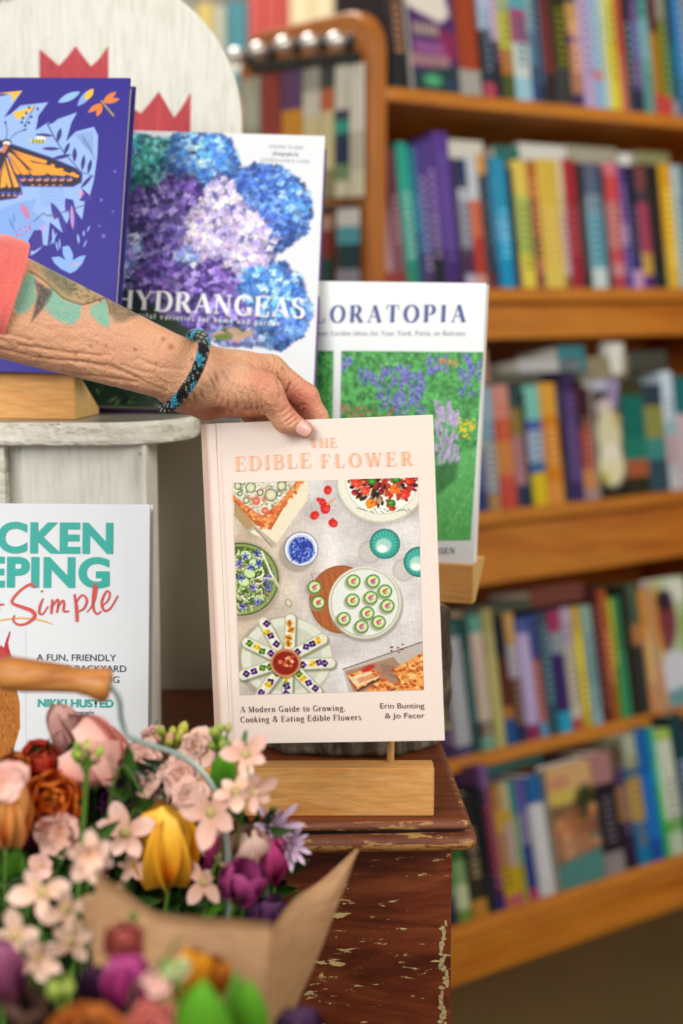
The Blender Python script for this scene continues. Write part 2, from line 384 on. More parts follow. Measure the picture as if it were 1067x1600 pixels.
# A glyph: (advance, [(kind, points)...], [serifs (x, y, halfwidth)...]); kind T thick, t thin, c by direction
GL = {
 'A': (0.86, [('t', [(0.1, 0), (0.42, 1)]), ('T', [(0.42, 1), (0.75, 0)]), ('t', [(0.2, 0.34), (0.63, 0.34)])], [(0.1, 0, .11), (0.75, 0, .13)]),
 'B': (0.78, [('T', [(0.17, 0), (0.17, 1)]), ('t', [(0.17, 1), (0.42, 1)]), ('c', arc(.42, .76, .2, .24, 90, -90)), ('t', [(0.17, .52), (.42, .52)]), ('c', arc(.42, .26, .25, .26, 90, -90)), ('t', [(.17, 0), (.42, 0)])], [(.1, 0, .08), (.1, 1, .08)]),
 'C': (0.84, [('c', arc(.46, .5, .36, .5, 50, 310, 20)), ('t', [(.74, .72), (.74, .98)])], []),
 'D': (0.9, [('T', [(.17, 0), (.17, 1)]), ('t', [(.1, 1), (.42, 1)]), ('c', arc(.42, .5, .36, .5, 90, -90, 16)), ('t', [(.1, 0), (.42, 0)])], [(.1, 0, .08), (.1, 1, .08)]),
 'E': (0.78, [('T', [(.17, 0), (.17, 1)]), ('t', [(.1, 1), (.64, 1)]), ('t', [(.17, .52), (.5, .52)]), ('t', [(.1, 0), (.68, 0)]), ('t', [(.64, 1), (.66, .76)]), ('t', [(.68, 0), (.71, .26)]), ('t', [(.5, .4), (.5, .64)])], [(.1, 0, .08), (.1, 1, .08)]),
 'F': (0.72, [('T', [(.17, 0), (.17, 1)]), ('t', [(.1, 1), (.62, 1)]), ('t', [(.17, .5), (.48, .5)]), ('t', [(.62, 1), (.64, .74)]), ('t', [(.48, .38), (.48, .62)])], [(.17, 0, .14), (.1, 1, .08)]),
 'G': (0.9, [('c', arc(.46, .5, .36, .5, 50, 320, 20)), ('T', [(.73, .02), (.73, .4)]), ('t', [(.74, .74), (.74, .98)])], [(.73, .42, .14)]),
 'H': (0.94, [('T', [(.18, 0), (.18, 1)]), ('T', [(.74, 0), (.74, 1)]), ('t', [(.18, .52), (.74, .52)])], [(.18, 0, .13), (.18, 1, .13), (.74, 0, .13), (.74, 1, .13)]),
 'I': (0.42, [('T', [(.2, 0), (.2, 1)])], [(.2, 0, .13), (.2, 1, .13)]),
 'J': (0.5, [('T', [(.3, .1), (.3, 1)]), ('c', arc(.16, .1, .14, .16, 0, -150))], [(.3, 1, .13)]),
 'L': (0.74, [('T', [(.18, 0), (.18, 1)]), ('t', [(.1, 0), (.64, 0)]), ('t', [(.64, 0), (.67, .28)])], [(.18, 1, .14)]),
 'M': (1.1, [('t', [(.16, 0), (.16, 1)]), ('T', [(.16, 1), (.52, 0)]), ('t', [(.52, 0), (.88, 1)]), ('T', [(.9, 0), (.9, 1)])], [(.16, 0, .12), (.14, 1, .1), (.9, 0, .13), (.93, 1, .1)]),
 'N': (0.96, [('t', [(.17, 0), (.17, 1)]), ('T', [(.17, 1), (.78, 0)]), ('t', [(.78, 0), (.78, 1)])], [(.17, 0, .12), (.12, 1, .1), (.78, 1, .12)]),
 'O': (0.94, [('c', arc(.47, .5, .37, .5, 90, 450, 24))], []),
 'P': (0.76, [('T', [(.18, 0), (.18, 1)]), ('t', [(.1, 1), (.4, 1)]), ('c', arc(.4, .73, .24, .27, 90, -90)), ('t', [(.18, .46), (.4, .46)])], [(.18, 0, .14), (.1, 1, .08)]),
 'R': (0.86, [('T', [(.18, 0), (.18, 1)]), ('t', [(.1, 1), (.4, 1)]), ('c', arc(.4, .75, .22, .25, 90, -90)), ('t', [(.18, .5), (.4, .5)]), ('T', [(.42, .5), (.74, 0)])], [(.18, 0, .13), (.1, 1, .08), (.76, 0, .09)]),
 'S': (0.68, [('c', arc(.33, .745, .21, .255, 35, 200, 12) + arc(.35, .255, .23, .255, 80, -150, 14)[0:]), ('t', [(.53, .74), (.53, .98)]), ('t', [(.12, .26), (.12, .02)])], []),
 'T': (0.84, [('T', [(.42, 0), (.42, 1)]), ('t', [(.08, 1), (.76, 1)]), ('t', [(.08, 1), (.06, .74)]), ('t', [(.76, 1), (.78, .74)])], [(.42, 0, .15)]),
 'U': (0.9, [('T', [(.18, 1), (.18, .3)]), ('c', arc(.46, .3, .28, .3, 180, 360)), ('t', [(.74, .3), (.74, 1)])], [(.18, 1, .13), (.74, 1, .11)]),
 'V': (0.86, [('T', [(.1, 1), (.43, 0)]), ('t', [(.43, 0), (.76, 1)])], [(.1, 1, .13), (.76, 1, .11)]),
 'W': (1.22, [('T', [(.1, 1), (.38, 0)]), ('t', [(.38, 0), (.6, 1)]), ('T', [(.6, 1), (.86, 0)]), ('t', [(.86, 0), (1.1, 1)])], [(.1, 1, .13), (.6, 1, .1), (1.1, 1, .11)]),
 'Y': (0.84, [('T', [(.1, 1), (.42, .46)]), ('t', [(.42, .46), (.74, 1)]), ('T', [(.42, 0), (.42, .48)])], [(.1, 1, .13), (.74, 1, .11), (.42, 0, .14)]),
 '1': (0.5, [('T', [(.26, 0), (.26, 1)]), ('t', [(.12, .8), (.26, 1)])], [(.26, 0, .14)]),
 '0': (0.66, [('c', arc(.33, .5, .25, .5, 90, 450, 20))], []),
 '&': (0.95, [('c', arc(.42, .78, .17, .2, -60, 240, 14)), ('T', [(.3, .66), (.82, 0)]), ('c', arc(.38, .26, .27, .26, 120, 360, 14)), ('t', [(.65, .26), (.74, .5)])], [(.74, .5, .1)]),
 '+': (0.8, [('t', [(.4, .15), (.4, .75)]), ('t', [(.1, .45), (.7, .45)])], []),
 'a': (0.6, [('c', arc(.28, .5, .18, .17, 160, 20)), ('T', [(.44, .5), (.44, .05)]), ('c', arc(.27, .17, .17, .17, 60, 300)), ('t', [(.44, .04), (.54, .04)])], []),
 'b': (0.64, [('T', [(.14, 0), (.14, 1)]), ('c', arc(.33, .33, .21, .33, 140, -140, 14))], [(.1, 1, .08)]),
 'c': (0.56, [('c', arc(.3, .33, .21, .33, 45, 315, 14))], []),
 'd': (0.66, [('T', [(.48, 0), (.48, 1)]), ('c', arc(.29, .33, .21, .33, 40, 320, 14)), ('t', [(.48, 0), (.58, 0)])], [(.44, 1, .08)]),
 'e': (0.58, [('c', arc(.3, .33, .21, .33, 0, 315, 16)), ('t', [(.1, .36), (.5, .36)])], []),
 'f': (0.4, [('T', [(.17, 0), (.17, .8)]), ('c', arc(.31, .82, .14, .18, 180, 45)), ('t', [(.04, .66), (.34, .66)])], [(.17, 0, .11)]),
 'g': (0.62, [('c', arc(.28, .42, .18, .23, 90, 450, 14)), ('c', arc(.29, -.14, .23, .16, 90, 450, 14)), ('t', [(.2, .18), (.16, .08)]), ('t', [(.16, .06), (.4, .02)]), ('t', [(.44, .6), (.56, .66)])], []),
 'h': (0.68, [('T', [(.15, 0), (.15, 1)]), ('c', arc(.33, .4, .18, .25, 160, 0)), ('T', [(.51, .4), (.51, 0)])], [(.15, 0, .11), (.51, 0, .11), (.1, 1, .08)]),
 'i': (0.34, [('T', [(.16, 0), (.16, .66)]), ('T', [(.16, .86), (.16, .96)])], [(.16, 0, .11), (.11, .66, .07)]),
 'k': (0.66, [('T', [(.15, 0), (.15, 1)]), ('t', [(.15, .28), (.46, .64)]), ('T', [(.28, .42), (.52, 0)])], [(.15, 0, .11), (.53, 0, .09), (.1, 1, .08), (.47, .65, .09)]),
 'l': (0.34, [('T', [(.16, 0), (.16, 1)])], [(.16, 0, .11), (.11, 1, .07)]),
 'm': (1.0, [('T', [(.15, 0), (.15, .66)]), ('c', arc(.32, .4, .17, .25, 160, 0)), ('T', [(.49, .4), (.49, 0)]), ('c', arc(.66, .4, .17, .25, 160, 0)), ('T', [(.83, .4), (.83, 0)])], [(.15, 0, .11), (.49, 0, .1), (.83, 0, .11), (.1, .66, .07)]),
 'n': (0.68, [('T', [(.15, 0), (.15, .66)]), ('c', arc(.33, .4, .18, .25, 160, 0)), ('T', [(.51, .4), (.51, 0)])], [(.15, 0, .11), (.51, 0, .11), (.1, .66, .07)]),
 'o': (0.62, [('c', arc(.3, .33, .22, .33, 90, 450, 18))], []),
 'p': (0.66, [('T', [(.15, -.3), (.15, .66)]), ('c', arc(.34, .33, .21, .33, 140, -140, 14))], [(.15, -.3, .11), (.1, .66, .07)]),
 'r': (0.5, [('T', [(.15, 0), (.15, .66)]), ('c', arc(.34, .42, .18, .22, 165, 50))], [(.15, 0, .12), (.1, .66, .07)]),
 's': (0.48, [('c', arc(.23, .49, .14, .17, 40, 210, 10) + arc(.24, .17, .16, .17, 80, -150, 10))], []),
 't': (0.42, [('T', [(.18, .12), (.18, .84)]), ('t', [(.04, .66), (.34, .66)]), ('c', arc(.29, .13, .11, .13, 180, 310))], []),
 'u': (0.68, [('T', [(.15, .66), (.15, .25)]), ('c', arc(.32, .25, .17, .25, 180, 350)), ('T', [(.5, .66), (.5, 0)]), ('t', [(.5, 0), (.6, 0)])], [(.11, .66, .07), (.46, .66, .07)]),
 'v': (0.62, [('T', [(.1, .66), (.31, 0)]), ('t', [(.31, 0), (.52, .66)])], [(.1, .66, .1), (.52, .66, .09)]),
 'w': (0.9, [('T', [(.08, .66), (.27, 0)]), ('t', [(.27, 0), (.44, .66)]), ('T', [(.44, .66), (.62, 0)]), ('t', [(.62, 0), (.8, .66)])], [(.08, .66, .1), (.8, .66, .09)]),
 'y': (0.62, [('T', [(.1, .66), (.32, 0)]), ('t', [(.52, .66), (.24, -.28)]), ('t', [(.24, -.28), (.12, -.26)])], [(.1, .66, .1), (.52, .66, .09)]),
 ',': (0.28, [('T', [(.13, .1), (.13, 0)]), ('t', [(.15, 0), (.07, -.16)])], []),
}
def stroke_quads(V, F, pts, wfun, ox, oy, s, y):
    """ribbon along pts; wfun(direction) -> width"""
    n = len(pts); L = []
    for i, (px_, py_) in enumerate(pts):
        a = pts[max(i - 1, 0)]; b = pts[min(i + 1, n - 1)]
        dx, dy = b[0] - a[0], b[1] - a[1]; d = math.hypot(dx, dy) or 1
        w = wfun(dx / d, dy / d) / 2; L.append((px_, py_, -dy / d * w, dx / d * w))
    b0 = len(V)
    for x, z, nx, nz in L:
        V.append((ox + (x + nx) * s, y, oy + (z + nz) * s)); V.append((ox + (x - nx) * s, y, oy + (z - nz) * s))
    for i in range(n - 1):
        F.append((b0 + 2 * i, b0 + 2 * i + 1, b0 + 2 * i + 3, b0 + 2 * i + 2))

def serif_mesh(name, text, x, z, cap, mat, thick=0.17, thin=0.045, track=0.0, y=-0.0006, align='left', width=None, serif=1.0, th=0.0003):
    """line of serif letters in the x-z plane; cap = capital height; width stretches the tracking to fit"""
    def adv(tr): return sum((GL[c][0] if c in GL else 0.32) + tr for c in text) - tr
    s = cap
    if width is not None: track = (width / s - adv(0)) / max(1, len(text) - 1)
    W = adv(track) * s
    ox = x if align == 'left' else (x - W / 2 if align == 'center' else x - W)
    V, F = [], []
    for c in text:
        if c in GL:
            a, st, se = GL[c]
            for kind, pts in st:
                if kind == 'T': wf = lambda dx, dy: thick
                elif kind == 't': wf = lambda dx, dy: thin
                else: wf = lambda dx, dy: thin + (thick - thin) * abs(dy) ** 1.3
                if kind != 'c' and len(pts) == 2:   # square the ends off at the base and cap lines
                    pass
                stroke_quads(V, F, pts, wf, ox, z, s, y)
            for (sx, sz, hw) in se:
                zz = sz + (thin / 2 if sz <= 0.01 and sz > -0.1 else -thin / 2)
                stroke_quads(V, F, [(sx - hw * serif, zz), (sx + hw * serif, zz)], lambda dx, dy: thin, ox, z, s, y)
            ox += (a + track) * s
        else: ox += (0.32 + track) * s
    return solid(name, V, F, mat, th)

def solid(name, V, F, mat, th=0.0003):
    me = mesh(name, V, F, mat)
    return me

def sans_mesh(name, text, x, z, cap, mat, offset=0.0, width=None, align='left', y=-0.0006, shear=0.0, space=1.0, depth=0.0):
    """line in the built-in font, scaled to a cap height and, if given, a width"""
    cu = bpy.data.curves.new(name, 'FONT'); cu.body = text; cu.size = 1.0; cu.offset = offset
    cu.shear = shear; cu.space_character = space; cu.resolution_u = 6
    o = bpy.data.objects.new(name + '_tmp', cu); C.objects.link(o)
    dg = bpy.context.evaluated_depsgraph_get()
    me = bpy.data.meshes.new_from_object(o.evaluated_get(dg)); bpy.data.objects.remove(o); bpy.data.curves.remove(cu)
    n = len(me.vertices); co = np.empty(n * 3, np.float32); me.vertices.foreach_get('co', co); co = co.reshape(-1, 3)
    x0, x1 = co[:, 0].min(), co[:, 0].max()
    s = cap / 0.682; sx = s if width is None else width / (x1 - x0)
    W = (x1 - x0) * sx
    ox = x if align == 'left' else (x - W / 2 if align == 'center' else x - W)
    new = np.stack([ox + (co[:, 0] - x0) * sx, np.full(n, y), z + co[:, 1] * s], -1)
    me.vertices.foreach_set('co', new.ravel().astype(np.float32)); me.materials.clear(); me.materials.append(mat); me.update()
    me.name = name
    return me

def ribbon_mesh(name, strokes, mat, y=-0.0007):
    """brush strokes: list of [(x, z, width)...]"""
    V, F = [], []
    for st in strokes:
        P = spline([Vector((a, 0, b)) for a, b, w in st], 6); n = len(P)
        ws = [st[min(int(i / 6), len(st) - 1)][2] * (1 - (i % 6) / 6) + st[min(int(i / 6) + 1, len(st) - 1)][2] * ((i % 6) / 6) for i in range(n)]
        b0 = len(V)
        for i, p in enumerate(P):
            d = (P[min(i + 1, n - 1)] - P[max(i - 1, 0)]).normalized(); w = ws[i] / 2
            V.append((p.x - d.z * w, y, p.z + d.x * w)); V.append((p.x + d.z * w, y, p.z - d.x * w))
        for i in range(n - 1): F.append((b0 + 2 * i, b0 + 2 * i + 1, b0 + 2 * i + 3, b0 + 2 * i + 2))
    return mesh(name, V, F, mat)
# ------------------------------------------------------------------ materials
M = {}
M['oak'] = m_wood('honey_wood', '9c4c12', 'bd6c1c', 'cc8228', 'x', 5, 0.34, 3, 0.04, 0.5, 60)
M['oak_z'] = m_wood('honey_wood_upright', '8a4418', 'a65c20', 'b66e28', 'z', 5, 0.32, 3, 0.04, 0.55, 60)
M['maple'] = m_wood('maple', 'dd9f58', 'e6ac68', 'd8974e', 'x', 22, 0.48, 4, 0.10, 0.35, 240)
M['maple_end'] = m_wood('maple_end_grain', 'd2a868', 'dcb678', 'c69a58', 'z', 60, 0.6, 4, 0.1, 0.3, 300)
M['plaster'] = m_plain('plaster', 'cfcabd', 0.9, 0.04, 6)
M['grey_wall'] = m_plain('grey_paint', '8f8b7c', 0.9, 0.05, 5)
M['ceiling'] = m_plain('ceiling_paint', 'e6e3da', 0.9, 0.02, 4)
M['chrome'] = m_plain('chrome', 'eceae4', 0.30, 0.02, 20, metal=0.75)
M['black'] = m_plain('black_metal', '14130f', 0.4, 0.1, 30)
M['print'] = m_attr('printed_paper', 0.45, 0.22)
M['print_matt'] = m_attr('matt_printed_paper', 0.6, 0.35)
M['paper'] = m_plain('page_paper', 'efe8d8', 0.85, 0.05, 200)
M['white_cover'] = m_plain('white_card', 'dfe3e8', 0.38, 0.01, 8)

def m_carpet():
    t = NT('carpet'); mp = t.coords(); n1 = t.noise(mp, 350, 4, 0.7); n2 = t.noise(mp, 3, 3)
    r = t.ramp(n1, 'Fac', [(0.3, '4a3a20'), (0.7, '7a6340')]); r2 = t.ramp(n2, 'Fac', [(0.3, 0.8), (0.7, 1.0)])
    mx = t.mix(None, 1.0, r, 'Color', r2, 'Color', 'MULTIPLY'); t.l(mx, 'Color', t.b, 'Base Color')
    t.b.inputs['Roughness'].default_value = 0.95; t.b.inputs['Specular IOR Level'].default_value = 0.1
    t.bump(n1, 'Fac', 0.6, 0.004); return t.m
M['carpet'] = m_carpet()

def m_distressed():
    """whitewashed wood: brushed off-white paint, worn through to brown in places"""
    t = NT('distressed_white_paint'); mp = t.coords((1, 1, 0.14)); mp2 = t.coords()
    n1 = t.noise(mp, 190, 4, 0.6, 0.2); n2 = t.noise(mp2, 26, 8, 0.72, 0.6); n3 = t.noise(mp2, 8, 3)
    r1 = t.ramp(n1, 'Fac', [(0.30, 'd2d1c5'), (0.52, 'e2e1d7'), (0.75, 'e9e8df')])
    r3 = t.ramp(n3, 'Fac', [(0.3, 0.90), (0.7, 1.0)]); mx = t.mix(None, 1.0, r1, 'Color', r3, 'Color', 'MULTIPLY')
    f = t.ramp(n2, 'Fac', [(0.665, 0.0), (0.69, 1.0)])
    m2 = t.mix(f, 'Color', mx, 'Color', '6e4a30', None)
    t.l(m2, 'Color', t.b, 'Base Color'); t.b.inputs['Roughness'].default_value = 0.6
    t.bump(n1, 'Fac', 0.35, 0.001); return t.m
M['white_wood'] = m_distressed()
def m_seat_edge():
    t = NT('worn_white_edge'); mp = t.coords((0.3, 0.3, 1)); mp2 = t.coords((0.55, 0.55, 1.6))
    n1 = t.noise(mp, 120, 6, 0.7, 0.4); n2 = t.noise(mp2, 34, 9, 0.75, 0.8)
    r1 = t.ramp(n1, 'Fac', [(0.34, 'b5ad98'), (0.47, 'dddacd'), (0.7, 'efede5')])
    f = t.ramp(n2, 'Fac', [(0.63, 0.0), (0.655, 1.0)]); m2 = t.mix(f, 'Color', r1, 'Color', '5b3420', None)
    t.l(m2, 'Color', t.b, 'Base Color'); t.b.inputs['Roughness'].default_value = 0.65
    t.bump(n1, 'Fac', 0.8, 0.003); return t.m
M['worn_white'] = m_seat_edge()
def m_seat_top():  # worn white seat top; a dark reflection is put into its grey
    t = NT('worn_seat_grey_reflection'); mp = t.coords((0.3, 1, 1)); n1 = t.noise(mp, 60, 6, 0.7, 0.4)
    r1 = t.ramp(n1, 'Fac', [(0.35, '6b675a'), (0.5, '928e80'), (0.68, 'b4b1a4')])
    t.l(r1, 'Color', t.b, 'Base Color'); t.b.inputs['Roughness'].default_value = 0.32; return t.m
M['seat_reflection'] = m_seat_top()

def m_dresser(name, chips=0.635, lo='3a1508', mid='5a2410', hi='74341a', sc=(0.16, 1, 1), edge=0.0, chipcol='e2ca8c', nscale=150):
    """red-brown varnish over pale wood, chipped in streaks along the grain"""
    t = NT(name); mp = t.coords(sc); mp2 = t.coords((0.25, 1, 1)); mp3 = t.coords()
    n1 = t.noise(mp, 26, 6, 0.6, 2.2); n2 = t.noise(mp2, nscale, 7, 0.68, 0.4); n3 = t.noise(mp3, 9, 3, 0.5); n4 = t.noise(mp, 260, 3, 0.6)
    r1 = t.ramp(n1, 'Fac', [(0.32, lo), (0.5, mid), (0.68, hi)]); r4 = t.ramp(n4, 'Fac', [(0.35, 0.72), (0.6, 1.0)])
    mx = t.mix(None, 0.8, r1, 'Color', r4, 'Color', 'MULTIPLY')
    ad = t.n('ShaderNodeMath', operation='MULTIPLY_ADD'); ad.inputs[1].default_value = 0.22; t.l(n3, 'Fac', ad, 0); t.l(n2, 'Fac', ad, 2)
    f = t.ramp(ad, 'Value', [(chips + 0.11, 0.0), (chips + 0.125, 1.0)])
    m2 = t.mix(f, 'Color', mx, 'Color', chipcol, None); t.l(m2, 'Color', t.b, 'Base Color')
    t.b.inputs['Roughness'].default_value = 0.38; t.b.inputs['Specular IOR Level'].default_value = 0.45
    b = t.bump(f, 'Color', 0.25, 0.0012); b.invert = True; return t.m
M['dresser'] = m_dresser('chipped_red_varnish', 0.605, '55200e', '78341a', '924a28')
M['dresser_top'] = m_dresser('red_varnish_top', 0.9, '55230f', '7a3a1c', '8a4626')
M['moulding'] = m_dresser('worn_moulding', 0.565, '54281a', '7c4630', '8c5a40', (0.12, 1, 1), chipcol='b08450', nscale=170)
M['moulding_worn'] = m_dresser('worn_moulding_underside', 0.47, '6a3418', '8a4c26', '9c6034', (0.3, 1, 1), chipcol='b08048', nscale=260)
M['groove'] = m_plain('dark_groove', '1f2422', 0.5, 0.2, 120)

# ------------------------------------------------------------------ the room
def structure(name, lo, hi, mat, bev=0.0):
    o = box(name, lo, hi, mat, bev=bev); o['kind'] = 'structure'; return o
structure('floor', (-2.6, -1.6, -0.05), (3.2, 5.0, 0.0), M['carpet'])
structure('wall_back', (-2.6, 4.9, 0.0), (3.2, 5.0, 2.75), M['plaster'])
structure('wall_left', (-2.7, -1.6, 0.0), (-2.6, 5.0, 2.75), M['plaster'])
structure('wall_right', (3.2, -1.6, 0.0), (3.3, 5.0, 2.75), M['plaster'])
structure('ceiling', (-2.7, -1.6, 2.75), (3.3, 5.0, 2.8), M['ceiling'])
structure('baseboard_back', (-2.6, 4.88, 0.0), (3.2, 4.9, 0.1), M['ceiling'], 0.003)

# ------------------------------------------------------------------ the bookcase
U = Vector((0.8, 0.6, 0)); N = Vector((-0.6, 0.8, 0)); ZZ = Vector((0, 0, 1))
class Row:
    def __init__(s, y760, Z, tilt):
        s.P = at(760, y760, Z); a = math.radians(tilt)
        s.B = N * math.sin(a) + ZZ * math.cos(a)      # up along a book
        s.D = N * math.cos(a) - ZZ * math.sin(a)      # into the shelf
        s.n = s.P.dot(N)
    def t(s, px, inset=0.0):
        """distance along the shelf at which its front edge passes picture column px"""
        a = (px - 533.5) / FPX; Q = s.P + s.D * inset; dz = Q.z - CAMH
        return (a * (Q.y * CP - dz * SP) - Q.x) / (U.x - a * U.y * CP)
    def pt(s, t, b=0.0, d=0.0): return s.P + U * t + s.B * b + s.D * d
ROWS = [Row(150, 2.75, 9), Row(449, 2.75, 9), Row(799, 2.68, 9), Row(1174, 2.52, 11), Row(1431, 2.385, 13)]
FLOORP = at(760, 1518, 2.40); FLOORP = at(760, 1518, 2.40 * CAMH / (CAMH - FLOORP.z))

def obox_mesh(name, o, ax, ay, az, sx, sy, sz, mat=None, bev=0.0):
    """box from corner o along unit axes"""
    bm = bmesh.new(); box_bm(bm, (0, 0, 0), (sx, sy, sz), bev)
    mt = Matrix((ax, ay, az)).transposed().to_4x4(); mt.translation = o
    me = bm_mesh(name, bm, mat); return me, mt

case = empty('bookcase', 'long honey coloured wooden bookcase with tilted shelves filled with books', 'bookcase', (0, 0, 0))
TL, TR = ROWS[1].t(604), ROWS[1].t(1160)
def oboard(name, o, ax, ay, az, sx, sy, sz, mat, parent=case, bev=0.004):
    me, mt = obox_mesh(name, o, ax, ay, az, sx, sy, sz, mat, bev)
    return link(name, me, parent, mat4=mt)
SH = 0.024
tl_world = (ROWS[1].P + U * TL).dot(U)
def tU(r, w): return w - r.P.dot(U)        # row-local t of a world coordinate along U
wl, wr = tl_world, (ROWS[1].P + U * TR).dot(U)
wl2 = wl - 0.30                            # the lower case reaches further left than the upper shelves
for i, r in enumerate(ROWS[:4]):
    w0 = wl if i < 2 else wl2
    a = tU(r, w0); L = wr - w0
    oboard('shelf', r.pt(a, -SH, 0.0), U, r.D, r.B, L, 0.235, SH, M['oak'])
    if i in (1, 2):
        h = (0.064, 0.105)[i - 1]
        oboard('shelf_rail', r.pt(a, -SH - h, 0.022), U, r.D, r.B, L, 0.016, h, M['oak'])
# plinth under the bottom shelf: sloping bottom shelf and a face board down to the floor
r = ROWS[4]; a = tU(r, wl2)
oboard('shelf', r.pt(a, -SH, 0.0), U, r.D, r.B, wr - wl2, 0.26, SH, M['oak'])
fz = FLOORP
zt = r.P.z - 0.018
for nm, z0, z1, nn, th in (('plinth', 0.0, zt, 0.0, 0.02), ('plinth_trim', 0.0, 0.022, -0.012, 0.012)):
    o = U * wl2 + N * (fz.dot(N) + nn); o.z = z0
    oboard(nm, o, U, N, ZZ, wr - wl2, th, z1 - z0, M['oak'])
# back board
nb = max(q.n for q in ROWS) + 0.245
o = U * wl + N * nb
oboard('back_panel', o, U, N, ZZ, wr - wl, 0.012, 1.46, M['oak'])
o = U * wl2 + N * nb
oboard('back_panel', o, U, N, ZZ, wl - wl2, 0.012, ROWS[2].P.z, M['oak'])
o = U * (wl2 - .03) + N * (ROWS[4].n - 0.01)
oboard('end_panel', o, U, N, ZZ, 0.03, nb - ROWS[4].n + 0.03, ROWS[2].P.z + .02, M['oak_z'])
o = U * wr + N * (ROWS[4].n - 0.01); o.z = 0
oboard('end_panel', o, U, N, ZZ, 0.03, nb - ROWS[4].n + 0.03, 1.95, M['oak_z'])
# the near end panel with its rounded top corners
def atplane(px, py, p0, nrm):
    a = (px - 533.5) / FPX; b = (800 - py) / FPX
    rr = Vector((a, CP + b * SP, -SP + b * CP)); c = Vector((0, 0, CAMH))
    return c + rr * ((p0 - c).dot(nrm) / rr.dot(nrm))
PT = 0.036
p_out = U * (wl - PT)                       # a point of the panel's outer plane
ztop = atplane(560, 12, p_out, U).z
nfront = ROWS[1].n - 0.003
nback = atplane(372, 60, p_out, U).dot(N)
rc = 0.07
zb0 = ROWS[2].P.z + .001
prof = [(nfront, zb0)]
prof += [(nfront + rc - rc * math.cos(k * PI / 16), ztop - rc + rc * math.sin(k * PI / 16)) for k in range(9)]
prof += [(nback - rc + rc * math.sin(k * PI / 16), ztop - rc + rc * math.cos(k * PI / 16)) for k in range(9)]
prof += [(nback, zb0)]
bm = bmesh.new()
prism_bm(bm, prof, 0.0, PT, 0.010, 4)
mt = Matrix((N, U, ZZ)).transposed().to_4x4(); mt.translation = U * (wl - PT)
# (n, u, z) is a left-handed frame, so turn the faces round
for f in bm.faces: f.normal_flip()
link('end_panel', bm_mesh('end_panel', bm, M['oak_z']), case, mat4=mt)
# fixtures on the end panel
def pan(px, py, off=0.0): return atplane(px, py, U * (wl - PT - off), U)
def rail(name, px0, py0, px1, py1, h, th, mat):
    a_, b_ = pan(px1, py1), pan(px0, py0); ax_ = (b_ - a_).normalized(); az_ = U.cross(ax_) * -1
    if az_.z < 0: az_ = -az_
    o = a_ - U * th - az_ * (h / 2)
    return oboard(name, o, ax_, U, az_, (b_ - a_).length, th, h, mat, case, 0.002)
rail('hook_rail', 398, 106, 565, 90, 0.020, 0.014, M['black'])
rail('hook_rail', 500, 330, 563, 322, 0.010, 0.012, M['black'])

def display_hook(px, py, label):
    p = pan(px, py); t = empty('display_hook', label, 'hook', p, group='round chrome hooks on the bookcase end')
    prof = [(0.0, 0.044), (0.008, 0.042), (0.013, 0.037), (0.0150, 0.029), (0.013, 0.021), (0.008, 0.016), (0.005, 0.016), (0.004, 0.0), (0.0, 0.0)]
    o = link('knob', lathe_mesh('knob', prof[::-1], M['chrome'], 20), t)
    o.rotation_euler = Vector((-U.x, -U.y, 0)).to_track_quat('Z', 'Y').to_euler()
    c = link('back_plate', lathe_mesh('back_plate', [(0, 0.004), (0.014, 0.004), (0.015, 0.0), (0, 0)][::-1], M['black'], 20), t)
    c.rotation_euler = o.rotation_euler
words5 = ['leftmost', 'second from left', 'middle', 'second from right', 'rightmost']
for i, (x, y) in enumerate([(390, 89), (425, 81), (465, 72), (506, 68), (547, 66)]):
    display_hook(x, y, f'round chrome hook over the hanging strips on the bookcase end, {words5[i]} of five')

def strip_mesh(name, n0, n1, z0, z1, bands, th=0.006):
    V, F, Cc = [], [], []
    zs = [z0]; tot = sum(b[1] for b in bands)
    for c, h in bands[::-1]: zs.append(zs[-1] + (z1 - z0) * h / tot)
    w = n1 - n0
    for y in (0, th):
        for z in zs: V += [(-w / 2, y, z - z0), (w / 2, y, z - z0)]
    k = len(zs)
    for i in range(k - 1):
        c = hexc(bands[::-1][i][0])
        F.append((2 * i, 2 * i + 1, 2 * i + 3, 2 * i + 2)); Cc.append(c)
        F.append((2 * k + 2 * i, 2 * k + 2 * i + 2, 2 * k + 2 * i + 3, 2 * k + 2 * i + 1)); Cc.append(c)
        F.append((2 * i, 2 * i + 2, 2 * k + 2 * i + 2, 2 * k + 2 * i)); Cc.append(c)
        F.append((2 * i + 1, 2 * k + 2 * i + 1, 2 * k + 2 * i + 3, 2 * i + 3)); Cc.append(c)
    F.append((2 * k - 2, 2 * k - 1, 4 * k - 1, 4 * k - 2)); Cc.append(c)
    F.append((0, 2 * k, 2 * k + 1, 1)); Cc.append(hexc(bands[-1][0]))
    return mesh(name, V, F, M['print'], colors=Cc)
